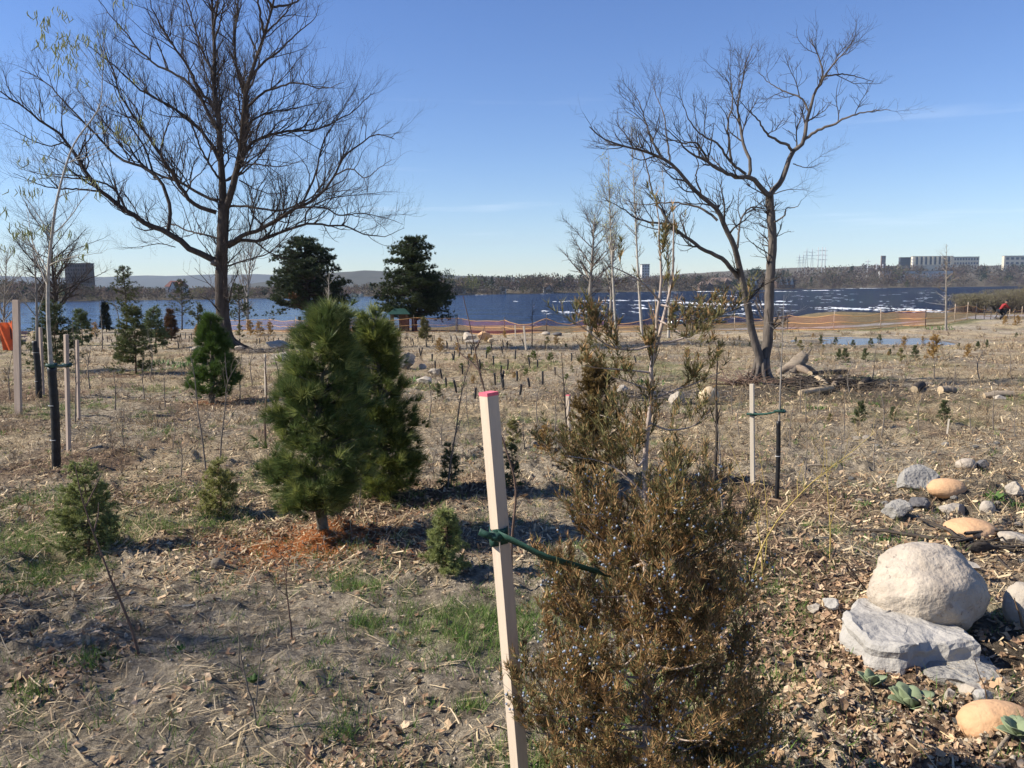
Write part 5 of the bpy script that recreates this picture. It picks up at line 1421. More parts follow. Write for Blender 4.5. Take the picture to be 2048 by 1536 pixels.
for q in range(16):
    px, pb = g.uniform(900, 1150), g.uniform(675, 790)
    seedling(int(g.integers(1, 4)), px, pb, g.uniform(9, 18), 'tiny conifer seedling among the black tubes in the straw field', 'tiny seedlings among the tubes')

# ------------------------------------------------------------------ the berried juniper in front
def juniper():
    g = np.random.default_rng(77)
    yb = 2.14
    b0 = pxat(1297, 1700, yb); b0[2] = float(zg(b0[0], yb))
    t = thing('juniper', 'big browned red cedar full of pale blue berries, in the foreground', 'tree', b0)
    M['bark_j'] = mat('peeling grey juniper bark', (.36, .29, .24), .9, .4, 22, .004, 60, sx=(1, 1, .25))
    path = [(1297, 1700), (1296, 1500), (1290, 1300), (1291, 1150), (1288, 1020), (1292, 900), (1302, 800), (1306, 700), (1320, 600), (1324, 500), (1312, 405)]
    P_ = np.array([pxat(a, b_, yb) for a, b_ in path]); P_[0] = b0 - (0, 0, .05)
    S = smooth_line(P_, 40); SR = np.interp(np.linspace(0, 1, 40), [0, .45, .75, 1], [.016, .0105, .0058, .0015])
    S[1:-1] += .0025 * g.normal(size=(38, 3))
    tm = MB(); V, Q = tubes(S[None], SR[None], 8, 1); tm.add(V, Q)
    P2_ = np.array([pxat(a, b_, yb + .02) for a, b_ in [(1306, 720), (1326, 640), (1344, 560), (1347, 480), (1348, 425)]]); S2 = smooth_line(P2_, 40); S2R = np.linspace(.006, .0015, 40)
    V, Q = tubes(S2[None], S2R[None], 6, 1); tm.add(V, Q)
    # silhouette half widths (pixels) by pixel row
    hw = lambda py: np.interp(py, [400, 480, 560, 640, 720, 800, 870, 930, 1000, 1080, 1200, 1350, 1500, 1640], [8, 24, 60, 110, 115, 110, 105, 140, 165, 185, 215, 245, 268, 260])
    k = yb / F
    BP, BR = [], []
    # bare looking sparse limbs of the upper part, some traced
    for pl in [[(1318, 600), (1290, 570), (1250, 545), (1215, 530)], [(1306, 690), (1265, 700), (1215, 690), (1160, 650), (1140, 640)], [(1300, 745), (1250, 740), (1190, 735), (1170, 730)], [(1310, 690), (1370, 675), (1420, 640), (1500, 605)],
               [(1304, 800), (1350, 780), (1395, 765), (1440, 745)], [(1322, 610), (1360, 620), (1400, 640), (1430, 655)], [(1300, 780), (1260, 765), (1225, 755)], [(1315, 640), (1345, 655), (1385, 690)], [(1292, 860), (1250, 845), (1200, 830)], [(1296, 845), (1340, 860), (1390, 850), (1420, 820)]]:
        q = smooth_line([pxat(a, b_, yb + d_) for (a, b_), d_ in zip(pl, np.linspace(0, g.uniform(-.12, .12), len(pl)))], 12); BP.append(q); BR.append(np.linspace(.0034, .0010, 12))
    for q in range(140):
        f = g.random()
        py = 560 + (1640 - 560) * f ** .55
        if py < 1000 and g.random() < .85 or py < 850: continue
        a = g.random() * 6.283
        i0 = np.argmin(abs(S[:, 2] - pxat(1300, py, yb)[2])); c0 = S[i0]
        R_ = hw(py) * k * g.uniform(.75, 1.05)
        e = c0 + np.array([R_ * math.cos(a), R_ * math.sin(a), R_ * g.uniform(.15, .62)])
        BP.append(smooth_line([c0, c0 * .5 + e * .5 - (0, 0, .10 * R_) + .02 * g.normal(size=3), e], 12)); BR.append(np.linspace(.0042, .0012, 12))
    NT = 10; BP, BR = np.array(BP), np.array(BR)
    V, Q = tubes(BP, BR, 5, 2); tm.add(V, Q); tm.build('trunk', M['bark_j'], t)
    # twigs
    T1t, R1t = grow(BP[:NT], BR[:NT], 110, g, tr=(.25, 1), ang=(25, 55), length=(.035, .10), n=4, up=.35, wob=.12, rr=.5, rmax=.0018, rtip=.5, taper=.25)
    T1, R1 = grow(BP[NT:], BR[NT:], 2000, g, tr=(.22, 1), ang=(25, 55), length=(.06, .16), n=4, up=.35, wob=.12, rr=.5, rmax=.0022, rtip=.5, taper=.25)
    T1b, R1b = grow(np.stack([S, S2])[:, 14:], np.stack([SR, S2R])[:, 14:], 46, g, tr=(.15, 1), ang=(25, 60), length=(.03, .085), n=4, up=.4, wob=.1, rr=.4, rmax=.002, rtip=.5, taper=.3)
    T1, R1 = np.concatenate([T1, T1b, T1t]), np.concatenate([R1, R1b, R1t])
    T2, R2 = grow(T1, R1, 10000, g, tr=(.15, 1), ang=(22, 50), length=(.025, .075), n=3, up=.45, wob=.12, rr=.7, rmax=.0013, rtip=.7, taper=.2)
    V, Q = tubes(T1, R1, 3, 3); V2, Q2 = tubes(T2, R2, 3, 4)
    # live or browned?  browner outside and above, greener inside and low
    def tint(P):
        hgt = (P[:, 2] - b0[2]) / 1.8
        r = np.hypot(P[:, 0] - b0[0], P[:, 1] - b0[1])
        pr = np.interp(hgt, [0, .2, .35, .5, .58, .66, 1], [.5, .56, .66, .7, .55, .35, .2]) + .3 * (fbm(P[:, 0] * 9, P[:, 2] * 9, 2, 5))
        br = g.random(len(P)) < pr
        c = np.where(br[:, None], np.array((.34, .205, .09)), np.array((.165, .150, .06)))
        gold = g.random(len(P)) < .18
        c[gold & br] = (.44, .29, .14)
        return c * g.uniform(.7, 1.3, (len(P), 1))
    fm = MB()
    fm.add(V, Q, col=np.repeat(tint(T1[:, 2]), 12, 0) * .8); fm.add(V2, Q2, col=np.repeat(tint(T2[:, 1]), 9, 0))
    # scale sprays: short thick spurs along the twigs
    n = 64000
    A = T2; idx = g.integers(len(A), size=n); u = g.random(n) * 2; i0 = np.minimum(u.astype(int), 1); q = (u - i0)[:, None]
    pos = A[idx, i0] * (1 - q) + A[idx, i0 + 1] * q; d = nrm(A[idx, i0 + 1] - A[idx, i0] + 1e-6)
    V, T, cc = tufts(pos, nrm(d + (0, 0, .3)), 2, .024, .0034, g, (.25, .9), tint(pos), .2); fm.add(V, tris=T, col=cc)
    fm.build('crown', M['cedar'], t, smooth=False)
    # berries in clusters, each a small sphere
    cl = g.integers(len(T2), size=560)
    cen = T2[cl, 1]; keep = (cen[:, 2] - b0[2] < 1.16); cen = cen[keep]
    m = 4; bp_ = np.repeat(cen, m, 0) + .011 * g.normal(size=(len(cen) * m, 3)); nb_ = len(bp_)
    ex = T2[g.integers(len(T2), size=500), 2]; ex = ex[ex[:, 2] - b0[2] < 1.1]; bp_ = np.concatenate([bp_, ex]); nb_ = len(bp_)
    rb = g.uniform(.0028, .0044, (nb_, 1, 1)); v0, f0 = I0
    V = (bp_[:, None] + v0[None] * rb).reshape(-1, 3); T = (np.arange(nb_)[:, None, None] * len(v0) + f0[None]).reshape(-1, 3)
    o = mk('berries', V, [T], M['berry'], t); o['kind'] = 'stuff'
    return t, S
jun, JS = juniper()

# ------------------------------------------------------------------ stakes, guards, saplings
def stake(label, px, pb, ptop, ptx, w, m, yaw=.7, pink=False, y=None, d=None, name='wooden_stake', group=None):
    b0 = at(px, pb) if y is None else pxat(px, pb, y)
    b0[2] = float(zg(b0[0], b0[1]))
    top = pxat(ptx, ptop, b0[1])
    t = thing(name, label, 'stake', b0, group)
    ax = nrm(top - (b0 - (0, 0, .1))); u = nrm(np.cross(ax, (math.sin(yaw), math.cos(yaw), 0))); v = np.cross(ax, u)
    d_ = d or w
    L_ = np.linalg.norm(top - b0)
    def seg(s0, s1, e):
        P_ = []
        for s in np.linspace(s0, s1, 6):
            c = b0 + ax * s
            for (i_, j_) in ((-1, -1), (1, -1), (1, 1), (-1, 1)):
                P_.append(c + u * i_ * (w / 2 + e) + v * j_ * (d_ / 2 + e))
        P_ = np.array(P_); qd = []
        for r_ in range(5):
            for s in range(4): qd.append((r_ * 4 + s, r_ * 4 + (s + 1) % 4, r_ * 4 + 4 + (s + 1) % 4, r_ * 4 + 4 + s))
        qd += [(3, 2, 1, 0), (20, 21, 22, 23)]
        return P_, np.array(qd)
    P_, qd = seg(-.25, L_, 0); o = mk('shaft', P_, [qd], m, t, smooth=False)
    bv = o.modifiers.new('Bevel', 'BEVEL'); bv.width = min(w, d_) * .025; bv.segments = 2; bv.limit_method = 'ANGLE'
    if pink:
        P_, qd = seg(L_ - .009, L_ + .0008, .0003); mk('painted_tip', P_, [qd], M['pink'], t, smooth=False)
    return t, b0, top, ax
ys = 2.18
st, sb, stp, sax = stake('pale square stake with pink painted tip in the foreground', 1052, 1700, 785, 972, .0385, M['stake'], .9, True, ys)
# green strap knotted round it and tied to the juniper
strap = thing('tree_strap', 'dark green webbing strap knotted on the pink-tipped stake, tied to the juniper', 'strap', pxat(996, 1060, ys))
def on_stake(py): 
    f = (py - 785) / (1700 - 785); return stp + (sb - stp) * f
kc = on_stake(1056)
sm_ = MB()
for dz in (-.012, .006):
    a_ = np.linspace(0, 2 * np.pi, 25); sq = np.maximum(abs(np.cos(a_)), abs(np.sin(a_)))
    rad = .0255 / sq ** .8
    base = kc + (0, 0, dz)
    ring_ = np.stack([base[0] + rad * np.cos(a_ + .15), base[1] + rad * np.sin(a_ + .15), base[2] + .006 * np.cos(a_)], -1)
    for s in range(24):
        pass
    V = np.concatenate([ring_ - (0, 0, .014), ring_ + (0, 0, .014)]); i = np.arange(24)
    sm_.add(V, quads=np.stack([i, i + 1, i + 26, i + 25], -1))
o = sm_.build('wrap', M['strap'], strap); o.modifiers.new('Solid', 'SOLIDIFY').thickness = .0025
kn = kc + np.array([-.004, -.036, .006])
V = I2[0] * (1 + .12 * rng.normal(size=(len(I2[0]), 1))) * (.022, .014, .017) + kn; mk('knot', V, [I2[1]], M['strap'], strap)
def ribbon(pts, w, name, tw=0.3, twist=0.0):
    P_ = smooth_line(pts, 16); d = nrm(np.gradient(P_, axis=0)); up_ = nrm(np.array([0, -tw, 1.0]) - (d @ np.array([0, -tw, 1.0]))[:, None] * d)
    a_ = np.linspace(0, twist, 16)[:, None]; up_ = np.cos(a_) * up_ + np.sin(a_) * np.cross(d, up_)
    V = np.concatenate([P_ - up_ * w / 2, P_ + up_ * w / 2]); i = np.arange(15)
    o = mk(name, V, [np.stack([i, i + 1, i + 17, i + 16], -1)], M['strap'], strap); o.modifiers.new('Solid', 'SOLIDIFY').thickness = .002
jt = JS[np.argmin(abs(JS[:, 2] - pxat(1291, 1150, 2.14)[2]))]
ribbon([kn + (.005, -.004, .004), kn + (.05, -.03, -.008), kn + (.13, -.06, -.04), kn + (.2, -.06, -.062), jt + (-.03, -.03, .0), jt + (.01, -.018, 0)], .026, 'tail', .5, .5)
ribbon([kn + (-.002, -.004, 0), kn + (-.025, -.012, .006), kn + (-.048, -.004, .014)], .02, 'loose_end', .5, .6)

def guard_stem(b0, top, r, name, parent, m=None):
    P_ = smooth_line([b0 - (0, 0, .05), b0 * .5 + top * .5 + (r * .3, 0, 0), top], 30)
    rad = r * (1 + .05 * np.sin(np.arange(30) * 2.1))
    V, Q, T = tube1(P_, rad, 10); return mk(name, V, [Q, T], m or M['guard'], parent)
def guarded(label, px, pb, gtop, path, rpx, grpx, bark, twig, seed, nb, bl, levels, name='sapling', catkins=0, ties=(.3, .8), ba=(35, 70), up=.2, start=.15):
    """a planted tree: trunk above a black spiral guard"""
    g = np.random.default_rng(seed)
    b0 = at(px, pb); y = b0[1]; k = y / F
    t = thing(name, label, 'tree', b0)
    gt = pxat(gtop[0], gtop[1], y)
    gd = guard_stem(b0, gt, grpx * k, 'trunk_guard', t)
    for f in ties:
        c = b0 + (gt - b0) * f; a_ = np.linspace(0, 6.283, 13)
        rad = grpx * k * 1.08
        V, Q, T = tube1(np.stack([c[0] + rad * np.cos(a_), c[1] + rad * np.sin(a_), np.full(13, c[2])], -1), .003, 4); mk('tie', V, [Q], M['tie'], gd)
    P_ = np.array([b0 + (gt - b0) * .5] + [pxat(a, b_, y + dy) for a, b_, dy in path])
    S = smooth_line(P_, 40); SR = rpx * k * (1 - .9 * np.linspace(0, 1, 40) ** .75)
    tm = MB(); V, Q = tubes(S[None], SR[None], 9, 1); tm.add(V, Q)
    LB, LR_ = grow(S[None], SR[None], nb, g, tr=(start, .97), ang=ba, length=bl, n=12, up=up, wob=.09, rr=.5, rmax=rpx * k * .55, rtip=.25, taper=.5)
    V, Q = tubes(LB, LR_, 5, 2); tm.add(V, Q); tm.build('trunk', bark, t)
    cm = MB(); sp_, sr_ = LB, LR_
    for lv in levels:
        lv = dict(lv); c = lv.pop('count'); sp_, sr_ = grow(sp_, sr_, c, g, **lv); V, Q = tubes(sp_, sr_, 3, 3); cm.add(V, Q)
    if levels: cm.build('crown', twig, t)
    if catkins:
        tips = np.concatenate([sp_[:, -1], LB[:, -1]]); sel = tips[g.choice(len(tips), min(catkins, len(tips)), replace=False)]
        m = 5; c0 = np.repeat(sel, m, 0) + .035 * g.normal(size=(len(sel) * m, 3)) * (1, 1, .4); L_ = g.uniform(.05, .11, len(c0))
        C = np.stack([c0, c0 + np.stack([.012 * g.normal(size=len(c0)), .012 * g.normal(size=len(c0)), -L_ * .5], -1), c0 + np.stack([.02 * g.normal(size=len(c0)), .02 * g.normal(size=len(c0)), -L_], -1)], 1)
        V, Q = tubes(C, np.tile([.003, .0052, .0025], (len(c0), 1)), 5, 4); o = mk('catkins', V, [Q], M['catkin'], t); o['kind'] = 'stuff'
    return t, b0, S, gt
pt, pb0, PS, pgt = guarded('pale poplar sapling hung with yellow-green catkins above a black guard, at left', 113, 940, (103, 733), [(100, 700, 0), (96, 620, 0), (97, 540, 0), (104, 470, 0), (112, 410, 0), (128, 345, .1), (150, 285, .15), (198, 215, .2), (205, 150, .2), (208, 85, .25)], 5.6, 8.4, M['bark_pale'], M['twig_grey'], 401, 22, (.6, 1.35),
        [dict(count=110, length=(.22, .6), ang=(30, 60), n=7, up=.15, wob=.12, rr=.6, rmax=.006, rtip=.5, tr=(.25, 1), taper=.3), dict(count=150, length=(.1, .25), ang=(35, 65), n=4, up=.2, wob=.15, rr=.7, rmax=.004, rtip=.7, tr=(.3, 1), taper=.2)], 'poplar_sapling', 70, (.28, .62), (38, 62), .08, .28)
guarded('thin greyish sapling above a black guard, behind the pale poplar at left', 78, 795, (70, 682), [(74, 660, 0), (73, 600, 0), (70, 540, 0), (66, 490, 0), (64, 450, 0)], 4.0, 6.0, M['bark_grey'], M['twig_grey'], 402, 14, (.5, 1.4), [dict(count=60, length=(.2, .5), ang=(30, 60), n=5, up=.2, wob=.12, rr=.6, rmax=.008, rtip=.5)], up=.15, ba=(25, 50), start=.35)
tam, tb0, TS, tgt = guarded('bare knobbly larch sapling above a black guard at right', 1553, 1005, (1557, 842), [(1560, 800, 0), (1563, 720, 0), (1566, 650, 0), (1568, 590, 0)], 3.2, 4.6, M['bark_grey'], M['twig_grey'], 403, 20, (.25, .55), [dict(count=70, length=(.06, .2), ang=(40, 75), n=5, up=.1, wob=.18, rr=.6, rmax=.004, rtip=.6)], 'larch_sapling', 0, (.55,), (60, 90), .08, .32)
# stakes that hold them
stake('tall broad weathered stake at the far left', 37, 829, 600, 33, .115, M['stake_grey'], .2, d=.05)
_, q1, q2, _ = stake('slim pale stake tied to the poplar sapling with black strap', 138, 906, 669, 133, .042, M['stake_grey'], .5)
stake('weathered stake behind the thin sapling guard at left', 86, 790, 655, 81, .05, M['stake_grey'], .4)
stake('thin pale stake right of the slim tied one at left', 158, 842, 680, 155, .04, M['stake_grey'], .5)
_, q3, q4, _ = stake('white slim stake tied to the bare larch sapling at right', 1505, 984, 768, 1503, .034, M['stake_white'], .6)
stake('pale stake with thin dark stem beside it, left of the near pines', 531, 790, 708, 530, .03, M['stake_white'], .5)
stake('stake with reddish tip behind the left side of the cedar', 1137, 880, 790, 1136, .045, M['stake'], .5, True)
stake('thin white stake beside the round dark seedling at right', 1894, 868, 838, 1899, .02, M['stake_white'], .5)
stake('pale thin stake left of the small sapling before the river', 1052, 702, 652, 1047, .06, M['stake_white'], .3)
stake('short pale stake by the fence, left of the one near the small sapling', 1031, 676, 650, 1030, .05, M['stake_white'], .3)
stake('thin wooden stake by the fence right of the kiosk pine', 913, 664, 635, 912, .07, M['stake_white'], .3)
def tie_strap(label, a, b_, w):
    t = thing('tree_tie', label, 'strap', a)
    V, Q, T = tube1(smooth_line([a, (a + b_) / 2 - (0, 0, .012), b_], 10), w, 6); mk('band', V, [Q, T], M['strap'], t)
    for e in (a, b_):
        a_ = np.linspace(0, 6.283, 15); V, Q, T = tube1(np.stack([e[0] + .04 * np.cos(a_), e[1] + .04 * np.sin(a_), e[2] + .006 * np.sin(2 * a_)], -1), w * 1.2, 5); mk('loop', V, [Q], M['strap'], t)
tie_strap('black strap between the poplar guard and its slim stake', pxat(103, 731, pb0[1]), pxat(134, 730, q1[1]), .018)
tie_strap('dark green strap between the larch sapling and its white stake', pxat(1560, 822, tb0[1]), pxat(1504, 828, q3[1]), .009)

# short black guard tubes of the seedlings in the straw field
def tube_thing(px, pb, hpx, label, group, lean, src=[None]):
    p = at(px, pb)
    H = hpx * p[1] / F
    t = thing('guard_tube', label, 'tree guard', p, group)
    if src[0] is None:
        V, Q, T = tube1(smooth_line([(0, 0, -.15), (.008, 0, .5), (0, .01, 1)], 14), .5 * (1 + .06 * np.sin(np.arange(14) * 2.4)) * .06, 8)
        src[0] = mk('tube', V, [Q, T], M['guard'], None); COL.objects.unlink(src[0])
    c = src[0].copy(); COL.objects.link(c); c.parent = t
    w = .72
    t.scale = (w, w, H); t.rotation_euler = (lean[0], lean[1], 0)
g = np.random.default_rng(12)
TB = [(787 + 0, 675), (786, 688), (784, 694), (801, 687), (800, 694), (815, 680), (812, 678), (822, 690), (836, 685), (828, 692), (853, 695), (865, 686), (868, 680), (894, 696), (902, 684), (915, 684), (926, 687), (934, 696), (956, 695), (841, 711), (918, 715), (943, 707), (947, 702), (864, 722), (907, 720), (841, 713),
      (864, 724), (918, 716), (906, 722), (913, 786), (892, 776), (884, 759), (937, 730), (962, 763), (987, 732), (972, 718), (942, 710), (1015, 741), (1001, 751), (1006, 777), (1004, 767), (1034, 762), (1014, 697), (1005, 707), (983, 700), (894, 697), (902, 682), (955, 695), (1007, 694),
      (1005, 707), (1014, 698), (1015, 741), (1004, 767), (1007, 780), (1034, 763), (1059, 778), (1040, 792), (1130, 820), (1143, 725), (1272, 725), (1048, 692), (1090, 700), (1110, 750), (1075, 735), (960, 740), (870, 745), (925, 752), (1060, 735), (1030, 720), (950, 800), (1085, 772), (990, 770)]
for px, pb in TB:
    tube_thing(px, pb, np.interp(pb, [670, 700, 740, 800, 830], [12, 14, 19, 28, 34]) * g.uniform(.8, 1.2), 'short black guard tube standing in the straw field right of the near pines', 'black guard tubes in the straw field', g.normal(0, .12, 2))
for px, pb in [(478, 690), (480, 688), (558, 688), (567, 690), (572, 688), (576, 685), (579, 686), (514, 688), (519, 688), (531, 682), (537, 682), (548, 684), (545, 694), (359, 682), (363, 680), (370, 678), (383, 678), (378, 685), (357, 696), (193, 678), (207, 680), (215, 684), (230, 674), (240, 672), (225, 690), (250, 682), (330, 690), (405, 684)]:
    tube_thing(px, pb, g.uniform(9, 14), 'short black guard tube standing near the oak and the left spruces', 'black guard tubes by the oak', g.normal(0, .1, 2))

# bare whips
def whip(label, pts, rpx, seed, m, nb=6, bl=(.12, .35), sub=0, name='sapling_whip', group=None, yoff=0.0, kids=None, depth=0.0):
    g = np.random.default_rng(seed)
    b0 = at(*pts[0]); y = b0[1]; k = y / F
    t = thing(name, label, 'sapling', b0, group)
    n = len(pts); P_ = np.array([pxat(a, b_, y + depth * q / (n - 1)) for q, (a, b_) in enumerate(pts)]); P_[0] = b0 - (0, 0, .04)
    S = smooth_line(P_, 24); S[1:] += .0035 * g.normal(size=(23, 3)).cumsum(0) * .25
    SR = np.linspace(rpx * k, max(rpx * k * .25, .0008), 24)
    tm = MB(); V, Q = tubes(S[None], SR[None], 6, 1); tm.add(V, Q); tm.build('stem', m, t)
    cm = MB()
    for kd in kids or []:
        Pk = smooth_line([pxat(a, b_, y + .03 * q) for q, (a, b_) in enumerate(kd)], 14); V, Q = tubes(Pk[None], np.linspace(rpx * k * .6, rpx * k * .2, 14)[None], 5, 1); mk('branch', V, [Q], m, t)
    if nb:
        LB, LR_ = grow(S[None], SR[None], nb, g, tr=(.35, .98), ang=(25, 60), length=bl, n=8, up=.25, wob=.12, rr=.6, rtip=.5, taper=.4); V, Q = tubes(LB, LR_, 4, 2); cm.add(V, Q)
        if sub:
            L2, R2 = grow(LB, LR_, sub, g, tr=(.3, 1), ang=(25, 60), length=(bl[0] * .5, bl[1] * .6), n=5, up=.2, wob=.12, rr=.7, rtip=.6); V, Q = tubes(L2, R2, 3, 2); cm.add(V, Q)
    if cm.n: cm.build('twigs', m, t)['kind'] = 'stuff'
whip('long dark whip leaning left at lower left', [(281, 1312), (262, 1255), (232, 1180), (205, 1110), (185, 1055), (165, 990), (152, 925)], 3.2, 501, M['twig_red'], 5, (.05, .15), kids=[[(188, 1062), (196, 1030), (197, 1005)], [(172, 1012), (190, 975), (205, 940)]])
whip('forked thin whip at the bottom left', [(516, 1480), (510, 1420), (495, 1370), (480, 1300), (470, 1235)], 2.6, 502, M['twig_grey'], 4, (.05, .16), kids=[[(512, 1412), (518, 1340), (528, 1270), (534, 1195)], [(478, 1330), (478, 1260), (476, 1200)]])
whip('slim forked whip left of the near pine trunk', [(585, 1276), (578, 1220), (572, 1160), (580, 1110), (588, 1070)], 2.2, 503, M['twig_red'], 3, (.05, .15), kids=[[(574, 1165), (566, 1130), (560, 1100)]])
whip('tall thin bare whip left of the bright green pine', [(413, 948), (405, 880), (396, 820), (390, 760), (378, 695)], 2.0, 504, M['twig_grey'], 7, (.15, .4))
whip('tall bare whip leaning right before the bright green pine', [(440, 934), (443, 880), (450, 820), (456, 765), (480, 722)], 2.0, 505, M['twig_grey'], 7, (.15, .4), kids=[[(456, 765), (452, 740), (450, 705)]])
whip('thick knotty sapling rising behind the pink-tipped stake', [(1023, 1180), (1024, 1080), (1032, 980), (1012, 900), (985, 830), (962, 755), (950, 700), (938, 645), (926, 592)], 3.4, 506, M['twig_red'], 8, (.06, .25), kids=[[(962, 745), (940, 722), (920, 705), (915, 675)], [(950, 700), (962, 675), (970, 650)]])
whip('tall thin sapling with curved top left of the stake', [(895, 990), (900, 930), (912, 860), (922, 790), (935, 740), (948, 710)], 2.3, 507, M['twig_grey'], 8, (.1, .3))
whip('dark upright stem right of the pale stake by the near pines', [(531, 892), (529, 840), (532, 780), (528, 715)], 2.6, 508, M['twig_red'], 6, (.1, .25))
whip('thin dark sapling before the left side of the cedar', [(1136, 930), (1133, 860), (1128, 780), (1122, 705)], 2.4, 509, M['bark_dark'], 6, (.08, .2))
whip('dark thick twisted stem right of the juniper', [(1426, 1010), (1430, 940), (1434, 860), (1433, 790), (1436, 720), (1438, 680)], 4.2, 510, M['bark_dark'], 8, (.05, .2), 8)
whip('pale slim stem right of the juniper', [(1452, 1112), (1447, 1040), (1441, 970), (1440, 900), (1436, 850)], 2.8, 511, M['bark_grey'], 6, (.06, .2))
whip('yellow willow whip arching far over to the right', [(1500, 1150), (1520, 1100), (1570, 1020), (1640, 950), (1700, 905), (1750, 862)], 1.9, 512, M['twig_yellow'], 10, (.1, .3))
whip('upright yellow willow whips right of the larch guard', [(1660, 1112), (1661, 1050), (1655, 980), (1652, 900)], 1.6, 513, M['twig_yellow'], 8, (.15, .4), 6)
whip('yellowish many-stemmed willow left of the larch guard', [(1528, 1145), (1520, 1080), (1500, 1000), (1475, 930), (1455, 880)], 1.9, 514, M['twig_yellow'], 10, (.15, .4), 8, kids=[[(1528, 1140), (1535, 1060), (1530, 980), (1518, 900)]])
whip('thin reddish sapling left of the slab boulder, bottom right', [(1985, 1425), (1975, 1385), (1960, 1345), (1952, 1320)], 2.2, 515, M['bark_spruce'], 0)
whip('thick broken stick standing by the mullein', [(1752, 1438), (1748, 1400), (1740, 1360)], 4.0, 516, M['bark_dark'], 0, name='broken_stick')
whip('orange-brown split stake at the right edge by the boulder', [(2052, 1270), (2040, 1235), (2027, 1195)], 4.0, 517, M['bark_spruce'], 0, name='broken_stick')
whip('short slanting whip at lower left of the boulder', [(1745, 1190), (1712, 1150), (1680, 1110)], 2.2, 518, M['bark_dark'], 4, (.06, .15))
for q, (px, pb, pt_) in enumerate([(1600, 830, 740), (1612, 850, 770), (1632, 850, 742), (1690, 880, 780), (1762, 880, 770), (1838, 870, 780), (1905, 790, 720), (1942, 860, 790), (1988, 860, 780), (2030, 880, 800), (1780, 790, 730), (1700, 790, 720), (1580, 900, 800), (1610, 960, 850), (1680, 930, 830), (1750, 950, 850), (1480, 880, 790), (1465, 830, 740), (1392, 770, 690), (1560, 760, 690), (1745, 760, 700),
                                   (1870, 760, 700), (1960, 760, 700), (2020, 750, 690)]):
    whip('thin bare whip standing in the brown field right of the walnut', [(px, pb), (px + g.uniform(-6, 6), (pb + pt_) / 2), (px + g.uniform(-10, 10), pt_)], g.uniform(1.0, 1.7), 600 + q, M['twig_grey'], 5, (.1, .35), group='whips in the right field')
for q, (px, pb, pt_) in enumerate([(720, 1030, 930), (857, 840, 760), (885, 900, 820), (938, 850, 770), (965, 900, 810), (1075, 850, 760), (1050, 900, 820), (1110, 860, 800), (870, 960, 890), (990, 830, 760)]):
    whip('thin bare whip standing in the straw between near pines and cedar', [(px, pb), (px + g.uniform(-6, 6), (pb + pt_) / 2), (px + g.uniform(-10, 10), pt_)], g.uniform(1.1, 1.8), 640 + q, M['twig_grey'], 5, (.08, .25), group='whips in the straw field')
for q, (px, pb, pt_) in enumerate([(150, 850, 640), (180, 780, 690), (230, 820, 740), (300, 760, 660), (330, 820, 730), (345, 900, 800), (250, 900, 810), (480, 800, 690), (505, 770, 680), (558, 790, 700), (20, 800, 700), (360, 960, 870), (290, 800, 720), (205, 700, 600), (232, 690, 590)]):
    whip('thin bare whip standing among the left spruces', [(px, pb), (px + g.uniform(-6, 6), (pb + pt_) / 2), (px + g.uniform(-12, 12), pt_)], g.uniform(1.0, 1.8), 670 + q, M['twig_grey'], 6, (.12, .4), 6, group='whips among the left spruces')

# ------------------------------------------------------------------ rocks
def rockmat(name, c1, c2, sc=6, bump=.02, bs=18, spots=None):
    m = mat(name, c1, .9, .2, sc, bump, bs, color2=c2, spec=.2, detail=9)
    if spots:
        N, L = m.node_tree.nodes, m.node_tree.links
        b = N['Principled BSDF']; src = b.inputs['Base Color'].links[0].from_socket
        n = N.new('ShaderNodeTexNoise'); n.inputs['Scale'].default_value = spots[1]; n.inputs['Detail'].default_value = 6; n.inputs['Roughness'].default_value = .75
        tcn = N.new('ShaderNodeTexCoord'); L.new(tcn.outputs['Object'], n.inputs['Vector'])
        r = N.new('ShaderNodeMapRange'); r.inputs['From Min'].default_value = spots[2]; r.inputs['From Max'].default_value = spots[2] + .1; L.new(n.outputs['Fac'], r.inputs['Value'])
        x = N.new('ShaderNodeMix'); x.data_type = 'RGBA'; L.new(r.outputs['Result'], x.inputs['Factor']); L.new(src, x.inputs['A']); x.inputs['B'].default_value = (*spots[0], 1); L.new(x.outputs['Result'], b.inputs['Base Color'])
    return m
M['granite'] = rockmat('pale granite', (.33, .275, .215), (.50, .435, .35), 9, .012, 40, ((.16, .13, .11), 26, .58))
M['marble'] = rockmat('banded grey marble', (.285, .27, .245), (.47, .44, .39), 5, .018, 22, ((.13, .13, .135), 7, .60))
M['rubble'] = rockmat('grey broken rock', (.20, .19, .175), (.36, .34, .30), 9, .025, 30, ((.5, .38, .2), 3, .62))
M['sandstone'] = rockmat('orange sandstone', (.50, .29, .15), (.62, .40, .23), 3, .008, 30, ((.34, .19, .11), 5, .62))
M['palestone'] = rockmat('pale stone', (.31, .27, .215), (.45, .395, .325), 6, .012, 30, ((.25, .22, .19), 12, .63))
M['darkrock'] = rockmat('dark rock', (.085, .083, .085), (.17, .16, .155), 7, .02, 25)
M['yellowrock'] = rockmat('yellowish boulder', (.50, .39, .24), (.60, .48, .32), 5, .012, 25, ((.22, .16, .1), 9, .6))
